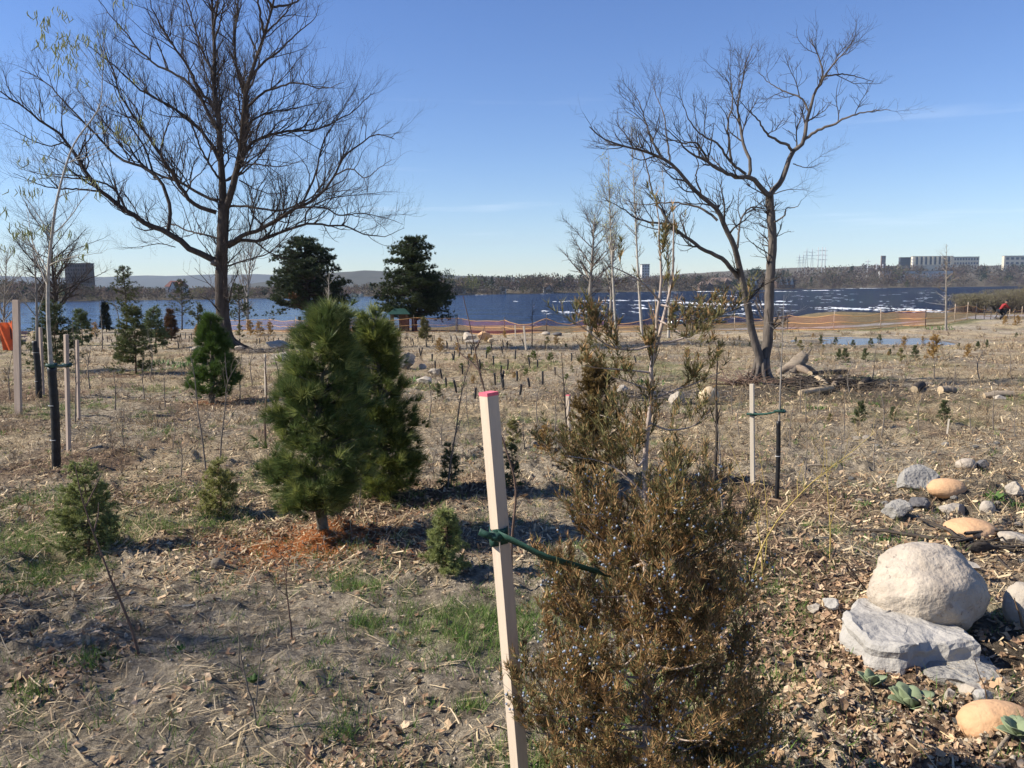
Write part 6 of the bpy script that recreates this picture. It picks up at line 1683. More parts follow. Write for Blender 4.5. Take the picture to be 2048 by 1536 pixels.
def rock(label, px, pb, wpx, hpx, m, seed, rough=.12, ang=False, flat=.0, sub=3, depth=.8, name='boulder', sink=.12, rz=None, y=None):
    g = np.random.default_rng(seed)
    b0 = at(px, pb) if y is None else pxat(px, pb, y)
    k = b0[1] / F; W, H = wpx * k, hpx * k
    D = W * depth
    c = b0 + (0, D * .35, 0); c[2] = float(zg(c[0], c[1]))
    v, f = ico(sub)
    if ang:
        for q in range(14):
            n_ = nrm(g.normal(size=3)); d_ = g.uniform(.52, .85); s = v @ n_; v = np.where((s > d_)[:, None], v - (s - d_)[:, None] * n_, v)
    o3 = lambda s, sd: fbm(v[:, 0] * s + 5 * sd + v[:, 2] * s * .7, v[:, 1] * s - 3 * sd + v[:, 2] * s * .6, 4, sd)
    v = v * (1 + rough * o3(1.3, seed % 50 + 3)[:, None] + rough * .12 * o3(4, seed % 50 + 9)[:, None] + rough * .06 * o3(11, seed % 50 + 15)[:, None])
    v = v * np.array([W / 2, D / 2, H / (2 - 2 * sink) if H else .1]) / np.abs(v).max(0)[None]
    a = g.uniform(-.4, .4) if rz is None else rz
    Rz = np.array([(math.cos(a), -math.sin(a), 0), (math.sin(a), math.cos(a), 0), (0, 0, 1)])
    v = v @ Rz.T
    v = v + c + (0, 0, H * .5 - H * sink * .6)
    o = mk(name, v, [f], m, org=c, smooth=True)
    if ang:
        o.data.polygons.foreach_set('use_smooth', np.zeros(len(f), bool))
    return tag(o, label, 'rock')
rock('big rounded pale granite boulder at right', 1880, 1278, 262, 176, M['granite'], 701, .2, sub=4, depth=.85, rz=.15)
def slab(label, outline, thick, m, seed, bump=.018, tilt=0.0):
    """a flat slab: its top outline given in pixels, thick metres above the soil"""
    g = np.random.default_rng(seed)
    cpx = np.mean(outline, 0); z0 = at(*cpx)[2]
    P_ = np.array([at(a, b_, z0 + thick) for a, b_ in outline]); n = 56
    s_ = np.concatenate([[0], np.cumsum(np.linalg.norm(np.diff(np.vstack([P_, P_[:1]]), axis=0), axis=1))]); Pc = np.vstack([P_, P_[:1]])
    O = np.stack([np.interp(np.linspace(0, s_[-1], n, endpoint=False), s_, Pc[:, i]) for i in range(3)], -1)
    c = O.mean(0); V = []
    for f, dz in ((0.0, .0), (.3, .004), (.6, .0), (.82, -.004), (.95, -.002), (1.0, -.014), (1.03, -.35 * thick), (1.0, -.7 * thick), (1.05, -1.1 * thick), (1.08, -1.5 * thick - .05)):
        R_ = c + (O - c) * f
        R_ = R_ + np.stack([fbm(O[:, 0] * 9 + f * 5, O[:, 1] * 9, 3, seed), fbm(O[:, 0] * 9, O[:, 1] * 9 + f * 7, 3, seed + 5), .8 * fbm(R_[:, 0] * 7, R_[:, 1] * 7, 3, seed + 9)], -1) * bump * (.3 + f)
        R_[:, 2] += dz + tilt * (R_[:, 0] - c[0]); V.append(R_)
    V = np.array(V); k = len(V); i, j = np.meshgrid(np.arange(k - 1), np.arange(n), indexing='ij')
    Q = np.stack([i * n + j, (i + 1) * n + j, (i + 1) * n + (j + 1) % n, i * n + (j + 1) % n], -1).reshape(-1, 4)
    o = mk('rock_slab', V.reshape(-1, 3), [Q], m, org=(c[0], c[1], z0), smooth=False); return tag(o, label, 'rock')
K2 = lambda pts: [(1500 + a / 2.272, 860 + b_ / 2.272) for a, b_ in pts]
slab('flat topped grey and white marble slab before the big boulder', K2([(448, 800), (492, 768), (600, 760), (710, 758), (860, 782), (900, 832), (965, 885), (1040, 965), (950, 955), (850, 950), (700, 985), (560, 950), (440, 880)]), .095, M['marble'], 31, .03, -.06)
slab('low crumbling slab of grey and tan rock under the marble slab', K2([(425, 880), (520, 985), (640, 1050), (780, 1085), (860, 1120), (1100, 1170), (1190, 1145), (1060, 985), (900, 950), (600, 930)]), .035, M['rubble'], 33, .035, -.02)
rock('dark lump of rock stuck in the marble slab', 1786, 1284, 44, 46, M['darkrock'], 703, .3, True, sub=3, depth=.7)
rock('large smooth orange boulder at the bottom right corner', 2015, 1500, 165, 84, M['sandstone'], 705, .1, sub=4, depth=.7)
rock('tan boulder cut by the right edge beside the big granite one', 2062, 1265, 90, 95, M['palestone'], 706, .16, sub=3)
rock('squared grey rock with one orange face at right', 1842, 980, 92, 52, M['rubble'], 707, .18, True, sub=3)
rock('smooth orange egg-shaped boulder right of the squared grey rock', 1903, 1004, 80, 38, M['sandstone'], 708, .06, sub=3, depth=.7)
rock('pale rounded boulder above the orange egg-shaped one', 1938, 942, 44, 24, M['granite'], 709, .14, sub=3)
rock('small grey rock at the right side of the pale rounded boulder', 1966, 941, 26, 20, M['darkrock'], 710, .2, True)
rock('pale flat rock below the orange egg-shaped boulder', 1915, 1028, 72, 28, M['palestone'], 711, .2, True, sub=3)
rock('small pointed tan rock right of the pale flat one', 1979, 1036, 32, 30, M['palestone'], 712, .12, sub=3)
rock('jagged grey rock left of the orange egg-shaped boulder', 1800, 1042, 66, 40, M['rubble'], 713, .3, True, sub=3)
rock('dark jagged rock wedged between grey jagged one and orange one', 1846, 1024, 44, 26, M['darkrock'], 714, .3, True)
rock('broad low orange rock half buried at right', 1958, 1082, 104, 34, M['sandstone'], 715, .14, sub=3, depth=.9, sink=.3)
rock('pale rock at the right edge above the mid rocks', 2036, 1000, 40, 32, M['palestone'], 716, .3, True)
rock('flat pale slab at the right edge', 2040, 1092, 70, 26, M['palestone'], 717, .15, True, sink=.3)
rock('small pink painted stone on the flat orange rock', 1930, 1076, 24, 15, mat('pink stone', (.55, .16, .18), .8, .3, 30), 718, .25, True)
rock('brown weathered root lump behind the big boulder', 1962, 1112, 62, 26, M['bark_dark'], 719, .35, sub=3, depth=.3, name='root_lump')
rock('brownish rock peeping over the right shoulder of the big boulder', 1940, 1142, 60, 22, M['palestone'], 720, .25, True)
rock('small pale rock left of the big grey rubble at lower right', 1945, 1400, 56, 34, M['palestone'], 721, .2, True, sub=3)
rock('small bluish grey rock among the leaves at lower right', 1976, 1412, 56, 42, M['marble'], 722, .18, True, sub=3)
rock('little white triangular rock by the mullein', 1902, 1402, 26, 30, M['palestone'], 723, .2, True)
rock('grey stone above the bottom right orange boulder', 1948, 1440, 30, 22, M['marble'], 724, .2, True)
rock('pale stone left of the marble slab', 1632, 1242, 30, 18, M['palestone'], 725, .2, True)
rock('grey stone left of the marble slab', 1664, 1246, 34, 26, M['marble'], 726, .2, True)
rock('pale angular rock in the dark soil behind the juniper, left one', 1355, 812, 36, 30, M['palestone'], 727, .2, True, sub=3)
rock('yellowish rounded boulder in the dark soil right of the pale angular one', 1421, 810, 42, 34, M['yellowrock'], 728, .12, sub=3)
rock('small grey stone behind the cedar top', 1245, 790, 26, 18, M['palestone'], 729, .3, True)
rock('small grey stone between cedar and juniper leader', 1304, 800, 26, 22, M['palestone'], 730, .2, True)
rock('white boulder in the far straw field, left of the orange one', 936, 684, 34, 20, M['granite'], 731, .18, True)
rock('rounded orange boulder in the far straw field', 967, 682, 36, 20, M['sandstone'], 732, .3, True)
rock('small tan stone at the foot of the orange far boulder', 981, 687, 16, 11, M['yellowrock'], 733, .3, True)
rock('flat pale rock before the white far boulder', 944, 688, 40, 9, M['palestone'], 734, .2, True)
rock('dark grey boulder right of the near white pines', 814, 740, 38, 38, M['darkrock'], 735, .35, True, sub=3)
rock('small white stone right of the dark grey boulder', 846, 739, 18, 12, M['granite'], 736, .3, True)
rock('low tan stone by the dark grey boulder', 872, 752, 32, 14, M['palestone'], 737, .3, True)
rock('flat grey stone under the low tan one', 850, 768, 40, 16, M['palestone'], 738, .2, True)
rock('whitish boulder left of the near white pine', 557, 726, 46, 22, M['granite'], 739, .3, True)
rock('long grey boulder right of the oak roots', 552, 700, 52, 18, M['palestone'], 740, .3, True)
rock('white stone at the oak roots', 477, 702, 22, 10, M['granite'], 741, .3, True)
rock('white stone left of the oak', 386, 703, 18, 9, M['granite'], 742, .3, True)
rock('tan stone by the fence left of the slim maple', 1092, 671, 18, 8, M['palestone'], 743, .15)
rock('dark stone by the fence left of the slim maple', 1115, 672, 20, 7, M['darkrock'], 744, .15)
rock('grey clod-like rock in the field at far right', 2002, 800, 30, 12, M['palestone'], 745, .2, True)
rock('dark clod on the soil right of the near pine', 432, 1142, 34, 24, mat('clod', (.16, .135, .105), .95, .3, 20, .01, 40), 746, .3, name='soil_clod')
g = np.random.default_rng(13)
PEB = []
for q in range(3):
    v, f = I2; v = v * (1 + .25 * g.normal(size=(len(v), 1)) * .4) * (1, .8, .55)
    o = mk('stone_source', v, [f], M[('palestone', 'marble', 'rubble')[q]]); COL.objects.unlink(o); PEB.append(o)
for q in range(46):
    px, pb = g.uniform(1680, 2046), g.uniform(880, 1180) if q % 2 else g.uniform(1180, 1500)
    if 1690 < px < 2000 and 1090 < pb < 1330: pb = g.uniform(880, 1080)
    p = at(px, pb); o = PEB[q % 3].copy(); COL.objects.link(o); o.name = 'stone'
    s = g.uniform(4, 10) * p[1] / F; o.location = p + (0, 0, s * .2); o.scale = (s, s, s); o.rotation_euler = (0, 0, g.random() * 6.28)
    tag(o, 'small loose stone lying among the rocks at the right', 'stone', 'loose stones at the right')

# logs, stump, branches by the walnut
M['oldwood'] = mat('weathered split wood', (.27, .22, .165), .9, .3, 5, .015, 20, sx=(1, 1, 6)); M['logend'] = mat('cut log wood', (.40, .31, .20), .85, .25, 10, .008, 30)
M['logbark'] = mat('log bark', (.20, .155, .115), .95, .4, 10, .015, 25)
sp = at(1592, 748); k = sp[1] / F
tip = pxat(1616, 702, sp[1] + .1)
stp_ = thing('stump', 'leaning broken stump with pale split face, right of the walnut', 'stump', sp)
lo_p, hi_p = pxat(1574, 746, sp[1]), pxat(1609, 709, sp[1] + .15); lo_p = lo_p - (0.05, 0, .1)
P_ = smooth_line([lo_p, (lo_p + hi_p) / 2, hi_p], 12)
V, Q, T = tube1(P_, np.linspace(.24, .12, 12), 12); a_ = np.tile(np.arange(12), 12)
V[:-2] += ((.035 * np.sin(a_ * 2.4) + .02 * rng.normal(size=144))[:, None]) * nrm(V[:-2] - np.repeat(P_, 12, 0)); mk('trunk', V, [Q, T], M['oldwood'], stp_)
ax_ = nrm(hi_p - lo_p)
for q in range(9):
    a = q / 9 * 6.28; d = np.array([math.cos(a) * .7, math.sin(a), math.cos(a) * -.7]) * .085
    V, Q, T = tube1([P_[-3] + d, P_[-1] + d + ax_ * (.03 + .22 * rng.random() ** 2)], [.045, .006], 5); mk('splinter', V, [Q, T], M['oldwood'], stp_)
for q in range(4):
    a = q * 1.7; d = np.array([math.cos(a), math.sin(a), 0]); e = sp + d * .55; e[2] = float(zg(e[0], e[1])) - .03
    V, Q, T = tube1(smooth_line([sp + (0, 0, .12), sp + d * .3 + (0, 0, .1), e], 7), np.linspace(.12, .04, 7), 7); mk('root', V, [Q, T], M['logbark'], stp_)
def log(label, pa, pb, rpx, seed, m='logbark', z=0.0, name='log'):
    g = np.random.default_rng(seed)
    a, b_ = at(*pa), at(*pb); k = (a[1] + b_[1]) / 2 / F; r = rpx * k
    t = thing(name, label, 'log', (a + b_) / 2)
    P_ = smooth_line([a + (0, 0, r * .75 + z), (a + b_) / 2 + (0, 0, r * .8 + z + .02 * g.random()), b_ + (0, 0, r * .75 + z)], 12)
    V, Q = tubes(P_[None], np.full((1, 12), r) * (1 + .06 * g.normal(size=(1, 12))), 12, 2); V = V + .05 * r * g.normal(size=V.shape)
    mk('trunk', V, [Q], M[m], t)
    for e, o_ in ((0, -1), (-1, 1)):
        c = P_[e]; R_ = V[:12] if e == 0 else V[-12:]
        VV = np.concatenate([R_, [c + nrm(P_[e] - P_[e - o_ if e == 0 else e - 1]) * .004]]); i = np.arange(12); mk('cut_end', VV, [np.stack([i, (i + 1) % 12, np.full(12, 12)], -1)], M['logend'], t, smooth=False)
log('pale yellow debarked log lying before the log pile', (1600, 792), (1664, 786), 6, 801, 'logend')
log('short thick split log at the left of the log pile', (1632, 760), (1652, 778), 7, 802, 'logend')
log('greyish log on top of the pile by the stump', (1660, 766), (1704, 764), 5, 803, 'oldwood')
log('slanting short log in the middle of the log pile', (1668, 775), (1680, 758), 6, 804, 'logbark')
log('dark bark log behind the log pile', (1620, 752), (1690, 748), 5, 805, 'bark_dark')
log('dark upright-looking log chunk at the right of the pile', (1722, 775), (1738, 766), 7, 806, 'bark_dark')
log('grey log lying alone at far right under a stone', (1968, 796), (2026, 796), 7, 807, 'oldwood')
log('short grey log chunk lying in the field right of the pile', (1880, 790), (1908, 788), 8, 808, 'oldwood')
log('bleached branch lying in straw right of the larch guard', (1585, 934), (1662, 938), 2.2, 809, 'oldwood', name='fallen_branch')
log('thin bleached branch lying below the green tuft at right', (1695, 1095), (1755, 1118), 2.0, 810, 'oldwood', name='fallen_branch')
log('weathered branch lying behind the pale boulder at right', (1955, 955), (2045, 985), 2.5, 811, 'logbark', name='fallen_branch')
log('dark branch lying in the leaves before the marble slab', (1722, 1290), (1830, 1340), 3.0, 812, 'bark_dark', name='fallen_branch')
log('weathered twig at the bottom right corner', (1975, 1540), (2040, 1505), 4.0, 813, 'oldwood', name='fallen_branch')
log('small stump-like chunk between log pile and grey chunk', (1828, 785), (1842, 776), 8, 814, 'bark_dark')
def brush(label, px, pb, wpx, n, seed, m, hpx=14):
    g = np.random.default_rng(seed); b0 = at(px, pb); k = b0[1] / F; W = wpx * k
    a = b0 + np.stack([g.normal(size=n) * W * .3, g.normal(size=n) * W * .22, g.random(n) * .05], -1); a[:, 2] += zg(a[:, 0], a[:, 1]) - b0[2]
    d = nrm(g.normal(size=(n, 3)) * (1, 1, .22)); L_ = g.uniform(.2, .8, (n, 1)); e = a + d * L_; e[:, 2] = np.maximum(e[:, 2], zg(e[:, 0], e[:, 1])) + g.random(n) * hpx * k * .4; e[:, 2] = np.minimum(e[:, 2], zg(e[:, 0], e[:, 1]) + .03 + hpx * k)
    P_ = np.stack([a, (a + e) / 2 + .05 * g.normal(size=(n, 3)) * (1, 1, .3), e], 1); V, Q = tubes(P_, np.tile([.012, .009, .005], (n, 1)) * g.uniform(.5, 1.5, (n, 1)), 4, 1)
    return tag(mk('brushwood', V, [Q], m, org=b0), label, kind='stuff')
brush('dark tangled brushwood round the log pile', 1650, 772, 190, 340, 821, M['bark_dark'])
brush('tangled twigs at the foot of the walnut', 1500, 770, 70, 120, 822, M['twig_red'], 34)
brush('grey dead twigs before the cedar and the pale angular rock', 1340, 800, 150, 160, 823, M['twig_grey'])
brush('twigs and roots behind the big boulder', 1960, 1100, 90, 16, 824, M['bark_dark'], 8)
brush('dead stems right of the oak roots', 530, 706, 80, 120, 825, M['twig_grey'], 24)

# ------------------------------------------------------------------ leafy plants
M['mullein'] = mat('woolly mullein leaf', (.24, .29, .17), .9, .18, 14, .002, 50, transl=.15)
M['weed'] = mat('green weed', (.09, .16, .04), .6, .3, 10, transl=.2)
def rosette(label, px, pb, rpx, n, seed, m, upr=(.3, 1.1), name='mullein_plant', asp=.62, org=None, spread=0.0):
    g = np.random.default_rng(seed); b0 = at(px, pb); k = b0[1] / F; t = thing(name, label, 'plant', b0)
    for q in range(n):
        a = q / n * 6.283 * 1.62 + .3 * g.random(); el = g.uniform(*upr); L_ = rpx * k * g.uniform(.75, 1.1)
        bq = b0 + (g.normal() * spread * rpx * k, g.normal() * spread * rpx * k, 0)
        if spread: bq[2] = float(zg(bq[0], bq[1])); L_ *= .6
        u = np.linspace(0, 1, 9); d = np.array([math.cos(a), math.sin(a), 0]); s = np.array([-math.sin(a), math.cos(a), 0])
        w = L_ * asp * np.sin(np.pi * u ** .75) ** .8 * .5 + .002
        mid = bq + d * (u * L_ * math.cos(el))[:, None] + np.array([0, 0, 1]) * (u * L_ * math.sin(el) - .35 * L_ * u ** 2 * math.cos(el) * .6 + .012)[:, None]
        cup = .28 * w[:, None] * np.array([0, 0, 1])
        V = np.concatenate([mid - s * w[:, None] + cup, mid, mid + s * w[:, None] + cup]); i = np.arange(8)
        o = mk('leaf', V, [np.concatenate([np.stack([i, i + 1, i + 10, i + 9], -1), np.stack([i + 9, i + 10, i + 19, i + 18], -1)])], m, t)
        o.modifiers.new('Solid', 'SOLIDIFY').thickness = .0015
rosette('pale green woolly mullein rosette in the dry leaves at lower right', 1822, 1418, 62, 13, 831, M['mullein'])
rosette('small mullein rosette behind the broken stick', 1742, 1385, 40, 7, 832, M['mullein'], (.5, 1.2))
rosette('mullein rosette cut off by the bottom right corner', 2035, 1525, 60, 11, 833, M['mullein'])
rosette('light green leafy weed among the mid rocks at right', 1992, 1012, 34, 16, 834, M['weed'], name='weed', asp=.35)
rosette('small green weed on the soil at lower left centre', 508, 1372, 20, 12, 835, M['weed'], name='weed', asp=.4)
rosette('small pale green weed on bare soil left of bottom centre', 362, 1310, 16, 9, 836, M['weed'], name='weed', asp=.3)
for q, (px, pb, r_, lab) in enumerate([(1205, 745, 46, 'low green plant patch left of the cedar top'), (1290, 770, 40, 'low green plant patch behind the juniper leader'), (345, 730, 40, 'bright green leafy patch between spruce and bright green pine'), (375, 735, 34, 'second bright green leafy patch beside the bright green pine'), (1635, 820, 26, 'green leafy tuft below the log pile'), (1745, 812, 18, 'small green tuft right of the log pile'), (1770, 1078, 30, 'ferny green tuft left of the flat orange rock'), (1735, 1020, 22, 'green tuft left of the jagged grey rock'), (2030, 1025, 34, 'dark green tuft at the right edge by the pale rocks'), (820, 762, 34, 'green plants at the foot of the dark grey boulder'), (575, 750, 30, 'green plants below the whitish boulder left of the near pine'), (1880, 660, 26, 'green ground plants at the foot of the young tree by the path')]):
    rosette(lab, px, pb, r_ * .62, 46, 840 + q, M['weed'], (.1, 1.4), 'ground_plant', .2, spread=.8)

# ------------------------------------------------------------------ straw, dry leaves, chips, grass on the ground
def scatter_px(n, g, y0=600, y1=1560, x0=-80, x1=2130, rmax=60, dens=None):
    """points of the ground, denser near the camera, inside and a little around the view"""
    r = np.exp(g.uniform(np.log(1.9), np.log(rmax), n * 5)); a = g.uniform(-.66, .66, n * 5)
    x, y = r * np.sin(a), r * np.cos(a)
    ok = y < fence_y(x) - .5
    e = np.hypot((x - POND[0]) / POND[2], (y - POND[1]) / POND[3]); ok &= e > 1.2
    if dens is not None: ok &= g.random(len(x)) < dens(x, y)
    x, y = x[ok][:n], y[ok][:n]
    return x, y
def surf_n(x, y):
    e = .02; return nrm(np.stack([-(zg(x + e, y) - zg(x - e, y)) / (2 * e), -(zg(x, y + e) - zg(x, y - e)) / (2 * e), np.ones_like(x)], -1))
g = np.random.default_rng(900)
def straws(n, rmax, seed, lo_, hi_, w0, dens, cols, lift=.006, tilt=.10):
    g = np.random.default_rng(seed)
    x, y = scatter_px(n, g, rmax=rmax, dens=dens); n = len(x); r = np.hypot(x, y)
    N_ = surf_n(x, y); a = g.random(n) * 2 * np.pi
    d = np.stack([np.cos(a), np.sin(a) * 1.0, np.zeros(n)], -1) + N_ * 0; d = nrm(d - (d * N_).sum(1)[:, None] * N_ + tilt * g.normal(size=(n, 1)) * N_)
    L_ = g.uniform(lo_, hi_, n) * (1 + .02 * r); w = np.maximum(w0, r * .00032) * g.uniform(.6, 1.4, n)
    s = nrm(np.cross(d, N_)) * (w / 2)[:, None]
    c0 = np.stack([x, y, zg(x, y)], -1) + N_ * (lift * g.uniform(.3, 1.8, (n, 1)) + .0006 * r[:, None])
    bend = nrm(s) * (L_ * g.normal(0, .012, n))[:, None] + N_ * (L_ * .012)[:, None]
    A, B, C = c0 - d * (L_ / 2)[:, None], c0 + bend, c0 + d * (L_ / 2)[:, None]
    up_ = N_ * (w * .35)[:, None]
    V = np.stack([A - s, A + s, B - s + up_, B + s + up_, C - s * .6, C + s * .6], 1).reshape(-1, 3); i = np.arange(n)[:, None] * 6
    Q = np.concatenate([i + [0, 1, 3, 2], i + [2, 3, 5, 4]])
    c = np.array(cols)[g.integers(len(cols), size=n)] * g.uniform(.65, 1.25, (n, 1))
    return V, Q, np.repeat(c, 6, 0)
STRAW = [(.58, .45, .26), (.50, .38, .21), (.62, .49, .30), (.40, .30, .18), (.32, .23, .14)]
dn = lambda x, y: .25 + .75 * sstep(-.25, .35, fbm(x / 1.3, y / 1.3, 3, 101))
mb = MB()
V, Q, c = straws(6500, 10, 901, .025, .10, .0034, dn, STRAW); mb.add(V, Q, col=c)
V, Q, c = straws(36000, 55, 902, .06, .24, .0035, lambda x, y: (.3 + .7 * sstep(-.3, .3, fbm(x / 2.2, y / 2.2, 3, 101))) * sstep(4, 8, np.hypot(x, y)), STRAW); mb.add(V, Q, col=c)
V, Q, c = straws(380, 9, 903, .08, .2, .0055, None, [(.52, .41, .25), (.58, .46, .30)], .012, .16); mb.add(V, Q, col=c)
tag(mb.build('straw', M['straw'], smooth=False), 'loose pale straw strewn over the soil', kind='stuff')

def leaf_litter(n, rmax, seed, size, dens, cols, asp=.6, curl=.5):
    g = np.random.default_rng(seed); x, y = scatter_px(n, g, rmax=rmax, dens=dens); n = len(x); r = np.hypot(x, y)
    N_ = nrm(surf_n(x, y) + .45 * g.normal(size=(n, 3)) * (1, 1, .4)); d = nrm(np.cross(N_, g.normal(size=(n, 3)))); s = np.cross(N_, d)
    L_ = size * g.uniform(.5, 1.3, n)[:, None] * (1 + .03 * r[:, None]); W_ = L_ * asp * g.uniform(.6, 1.2, (n, 1)); cu = N_ * L_ * curl * g.uniform(-.2, .8, (n, 1))
    c0 = np.stack([x, y, zg(x, y)], -1) + surf_n(x, y) * (.006 + .008 * g.random((n, 1)))
    j = lambda: .12 * L_ * g.normal(size=(n, 3))
    V = np.stack([c0 - d * L_ / 2 + cu * .6, c0 - s * W_ * .5 - d * L_ * .1 + cu * .3 + j(), c0 + s * W_ * .5 - d * L_ * .12 + cu * .25 + j(), c0 - s * W_ * .42 + d * L_ * .22 + cu * .2 + j(), c0 + s * W_ * .45 + d * L_ * .2 + j(), c0 + d * L_ / 2 + cu * .7, c0 + j() * .3], 1).reshape(-1, 3)
    i = np.arange(n)[:, None] * 7; T = np.concatenate([i + [0, 6, 1], i + [0, 2, 6], i + [1, 6, 3], i + [6, 2, 4], i + [3, 6, 5], i + [6, 4, 5]])
    c = np.array(cols)[g.integers(len(cols), size=n)] * g.uniform(.6, 1.3, (n, 1)); return V, T, np.repeat(c, 7, 0)
def md(x, y):
    v = np.zeros_like(x)
    for a, b_, r_ in MULCH: v = np.maximum(v, 1 - sstep(.4, 1.35, np.hypot(x - a, y - b_) / r_))
    return v
LEAF = [(.46, .33, .20), (.38, .25, .145), (.54, .40, .26), (.30, .19, .115)]
lb = MB()
V, T, c = leaf_litter(8000, 9, 911, .036, lambda x, y: .05 + .95 * np.maximum(sstep(.35, 1.3, x / np.maximum(y, 1) * 3.2) * (1 - sstep(4, 6.5, y)), .8 * sstep(.1, .5, fbm(x / 1.1, y / 1.1, 3, 150))), LEAF); lb.add(V, tris=T, col=c)
V, T, c = leaf_litter(5000, 22, 912, .04, lambda x, y: .08 + .9 * sstep(.05, .45, fbm(x / 1.1, y / 1.1, 3, 150)) * (x < 2), LEAF, .45); lb.add(V, tris=T, col=c)
V, T, c = leaf_litter(9000, 16, 913, .028, lambda x, y: md(x, y), [(.30, .19, .12), (.40, .27, .17), (.22, .14, .09), (.50, .36, .24)], .4, .2); lb.add(V, tris=T, col=c)
tag(lb.build('leaf_litter', M['leaflitter'], smooth=False), 'curled dry brown leaves and wood chips lying on the soil', kind='stuff')

def chips(n, r0, rmax, seed, size, dens, cols):
    """flat scraps of bark, leaf and straw farther off: one bent quad each"""
    g = np.random.default_rng(seed); x, y = scatter_px(n, g, rmax=rmax, dens=lambda x, y: dens(x, y) * sstep(r0, r0 + 2, np.hypot(x, y))); n = len(x); r = np.hypot(x, y)[:, None]
    N_ = nrm(surf_n(x, y) + .5 * g.normal(size=(n, 3))); d = nrm(np.cross(N_, g.normal(size=(n, 3)))); s = np.cross(N_, d)
    L_ = size * g.uniform(.4, 2.2, (n, 1)) * (1 + .05 * r); W_ = size * (1 + .05 * r) * g.uniform(.10, .38, (n, 1))
    c0 = np.stack([x, y, zg(x, y)], -1) + np.array([0, 0, 1]) * (.006 + .35 * L_ * g.random((n, 1)))
    V = np.stack([c0 - d * L_ - s * W_, c0 + d * L_ - s * W_ * .7, c0 + d * L_ + s * W_, c0 - d * L_ * .8 + s * W_ * .7], 1).reshape(-1, 3)
    return V, np.arange(4 * n).reshape(-1, 4), np.repeat(np.array(cols)[g.integers(len(cols), size=n)] * g.uniform(.6, 1.3, (n, 1)), 4, 0)
V, Q, c = chips(56000, 4.0, 45, 915, .0165, lambda x, y: .3 + .7 * sstep(-.2, .3, fbm(x / 1.7, y / 1.7, 3, 155)), [(.56, .43, .26), (.46, .34, .2), (.34, .235, .14), (.22, .15, .095), (.18, .12, .08), (.62, .50, .32)])
tag(mk('straw_scraps', V, [Q], M['leaflitter'], col=c, smooth=False), 'scraps of bark, straw and leaf covering the field', kind='stuff')

def grass(n, rmax, seed, dens, cols, h=(.035, .11)):
    g = np.random.default_rng(seed); x, y = scatter_px(n, g, rmax=rmax, dens=dens); n = len(x); r = np.hypot(x, y)
    m = 9; X = np.repeat(x, m) + .018 * (1 + .04 * np.repeat(r, m)) * g.normal(size=n * m); Y = np.repeat(y, m) + .018 * (1 + .04 * np.repeat(r, m)) * g.normal(size=n * m)
    b0 = np.stack([X, Y, zg(X, Y) - .004], -1); d = nrm(np.array([0, 0, 1]) + .55 * g.normal(size=(n * m, 3)) * (1, 1, .2)); H = np.repeat(g.uniform(*h, n), m)[:, None] * g.uniform(.6, 1.2, (n * m, 1)); s = nrm(np.cross(d, g.normal(size=d.shape))) * np.maximum(.0017, np.repeat(r, m)[:, None] * .0003)
    V = np.stack([b0 - s, b0 + s, b0 + d * H], 1).reshape(-1, 3); c = np.repeat(np.array(cols)[g.integers(len(cols), size=n * m)] * g.uniform(.7, 1.3, (n * m, 1)), 3, 0)
    return V, np.arange(3 * n * m).reshape(-1, 3), c
GR = [(.12, .215, .04), (.155, .24, .055), (.09, .165, .035), (.23, .25, .09)]
GP = [(130, 1140, .42), (60, 1100, .4), (240, 1080, .35), (70, 1000, .5), (350, 990, .5), (450, 1045, .4), (330, 1060, .4), (20, 1180, .3), (150, 1010, .4), (20, 1060, .4), (720, 1180, .22), (690, 1165, .18), (870, 1250, .07), (740, 1250, .15), (90, 1160, .3), (190, 1150, .2), (640, 1300, .06), (1000, 1290, .06), (180, 1340, .12), (950, 1420, .08), (1650, 1060, .2), (1180, 1100, .2), (620, 1350, .05), (690, 1470, .08), (60, 1400, .1), (300, 830, .5), (240, 780, .6), (330, 870, .4), (520, 850, .4), (820, 1190, .1)]
GPW = [(at(a, b_), r_) for a, b_, r_ in GP]
def gd(x, y):
    v = .45 * sstep(.05, .45, fbm(x / 1.9 + 4, y / 1.9, 3, 160)) * (x < 1.5) + .04
    for p, r_ in GPW: v = np.maximum(v, .9 * (1 - sstep(.3, 1.0, np.hypot(x - p[0], y - p[1]) / r_)))
    return np.clip(v, 0, 1)
V, T, c = grass(11000, 26, 921, gd, GR)
tag(mk('grass', V, [T], M['grass'], col=c, smooth=False), 'sparse tufts of fresh green grass on the soil', kind='stuff')
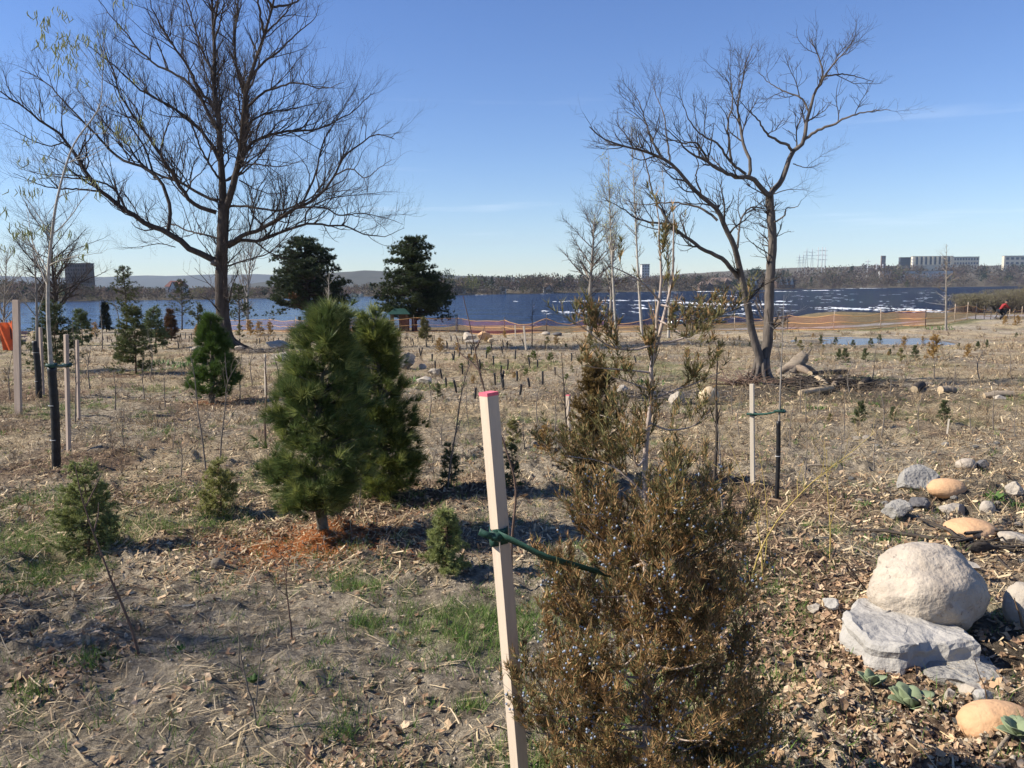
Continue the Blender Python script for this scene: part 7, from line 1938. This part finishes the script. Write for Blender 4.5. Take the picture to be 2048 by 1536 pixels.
V, T, c = grass(2600, 60, 922, lambda x, y: .5 * sstep(6, 14, np.hypot(x, y)), [(.36, .27, .16), (.28, .21, .13), (.20, .15, .10)], (.10, .34))
tag(mk('dead_grass', V, [T], M['straw'], col=c, smooth=False), 'dead dry stalks standing thinly over the field', kind='stuff')
# crumbled clods of soil close to the camera
g = np.random.default_rng(931)
x, y = scatter_px(15000, g, rmax=6, dens=lambda x, y: sstep(-.2, .4, fbm(x / .9, y / .9, 2, 77)) * .9 + .1); n = len(x)
v0 = np.array([(1, 0, 0), (-1, 0, 0), (0, 1, 0), (0, -1, 0), (0, 0, 1), (0, 0, -1)], float); f0 = np.array([(0, 2, 4), (2, 1, 4), (1, 3, 4), (3, 0, 4), (2, 0, 5), (1, 2, 5), (3, 1, 5), (0, 3, 5)])
s = np.minimum(g.gamma(1.3, .0034, (n, 1, 1)) + .002, .011)
Vv = (np.stack([x, y, zg(x, y)], -1)[:, None] + v0[None] * s * (1 + .25 * g.normal(size=(n, 6, 1))) * np.array([1.1, 1.1, .6]) + np.array([0, 0, 1]) * s * .15).reshape(-1, 3)
cc = np.repeat(np.array((.405, .338, .245)) * g.uniform(.85, 1.15, (n, 1)), 6, 0)
tag(mk('soil_crumbs', Vv, [(np.arange(n)[:, None, None] * 6 + f0[None]).reshape(-1, 3)], M['leaflitter'], col=cc, smooth=False), 'crumbled grey-brown lumps of soil in the foreground', kind='stuff')

# ------------------------------------------------------------------ air between here and the far hills
hz = bpy.data.materials.new('thin haze'); hz.use_nodes = True
N, L = hz.node_tree.nodes, hz.node_tree.links
N.remove(N['Principled BSDF'])
pv_ = N.new('ShaderNodeVolumePrincipled'); pv_.inputs['Color'].default_value = (.62, .78, 1.0, 1); pv_.inputs['Density'].default_value = 0.00009; pv_.inputs['Anisotropy'].default_value = 0.0
L.new(pv_.outputs['Volume'], N['Material Output'].inputs['Volume'])
V, Q = box((0, 0, 160), (13000, 13400, 360))
hzo = mk('haze', V, [Q], hz, smooth=False); tag(hzo, 'thin blue haze over the river and the far hills', kind='stuff')
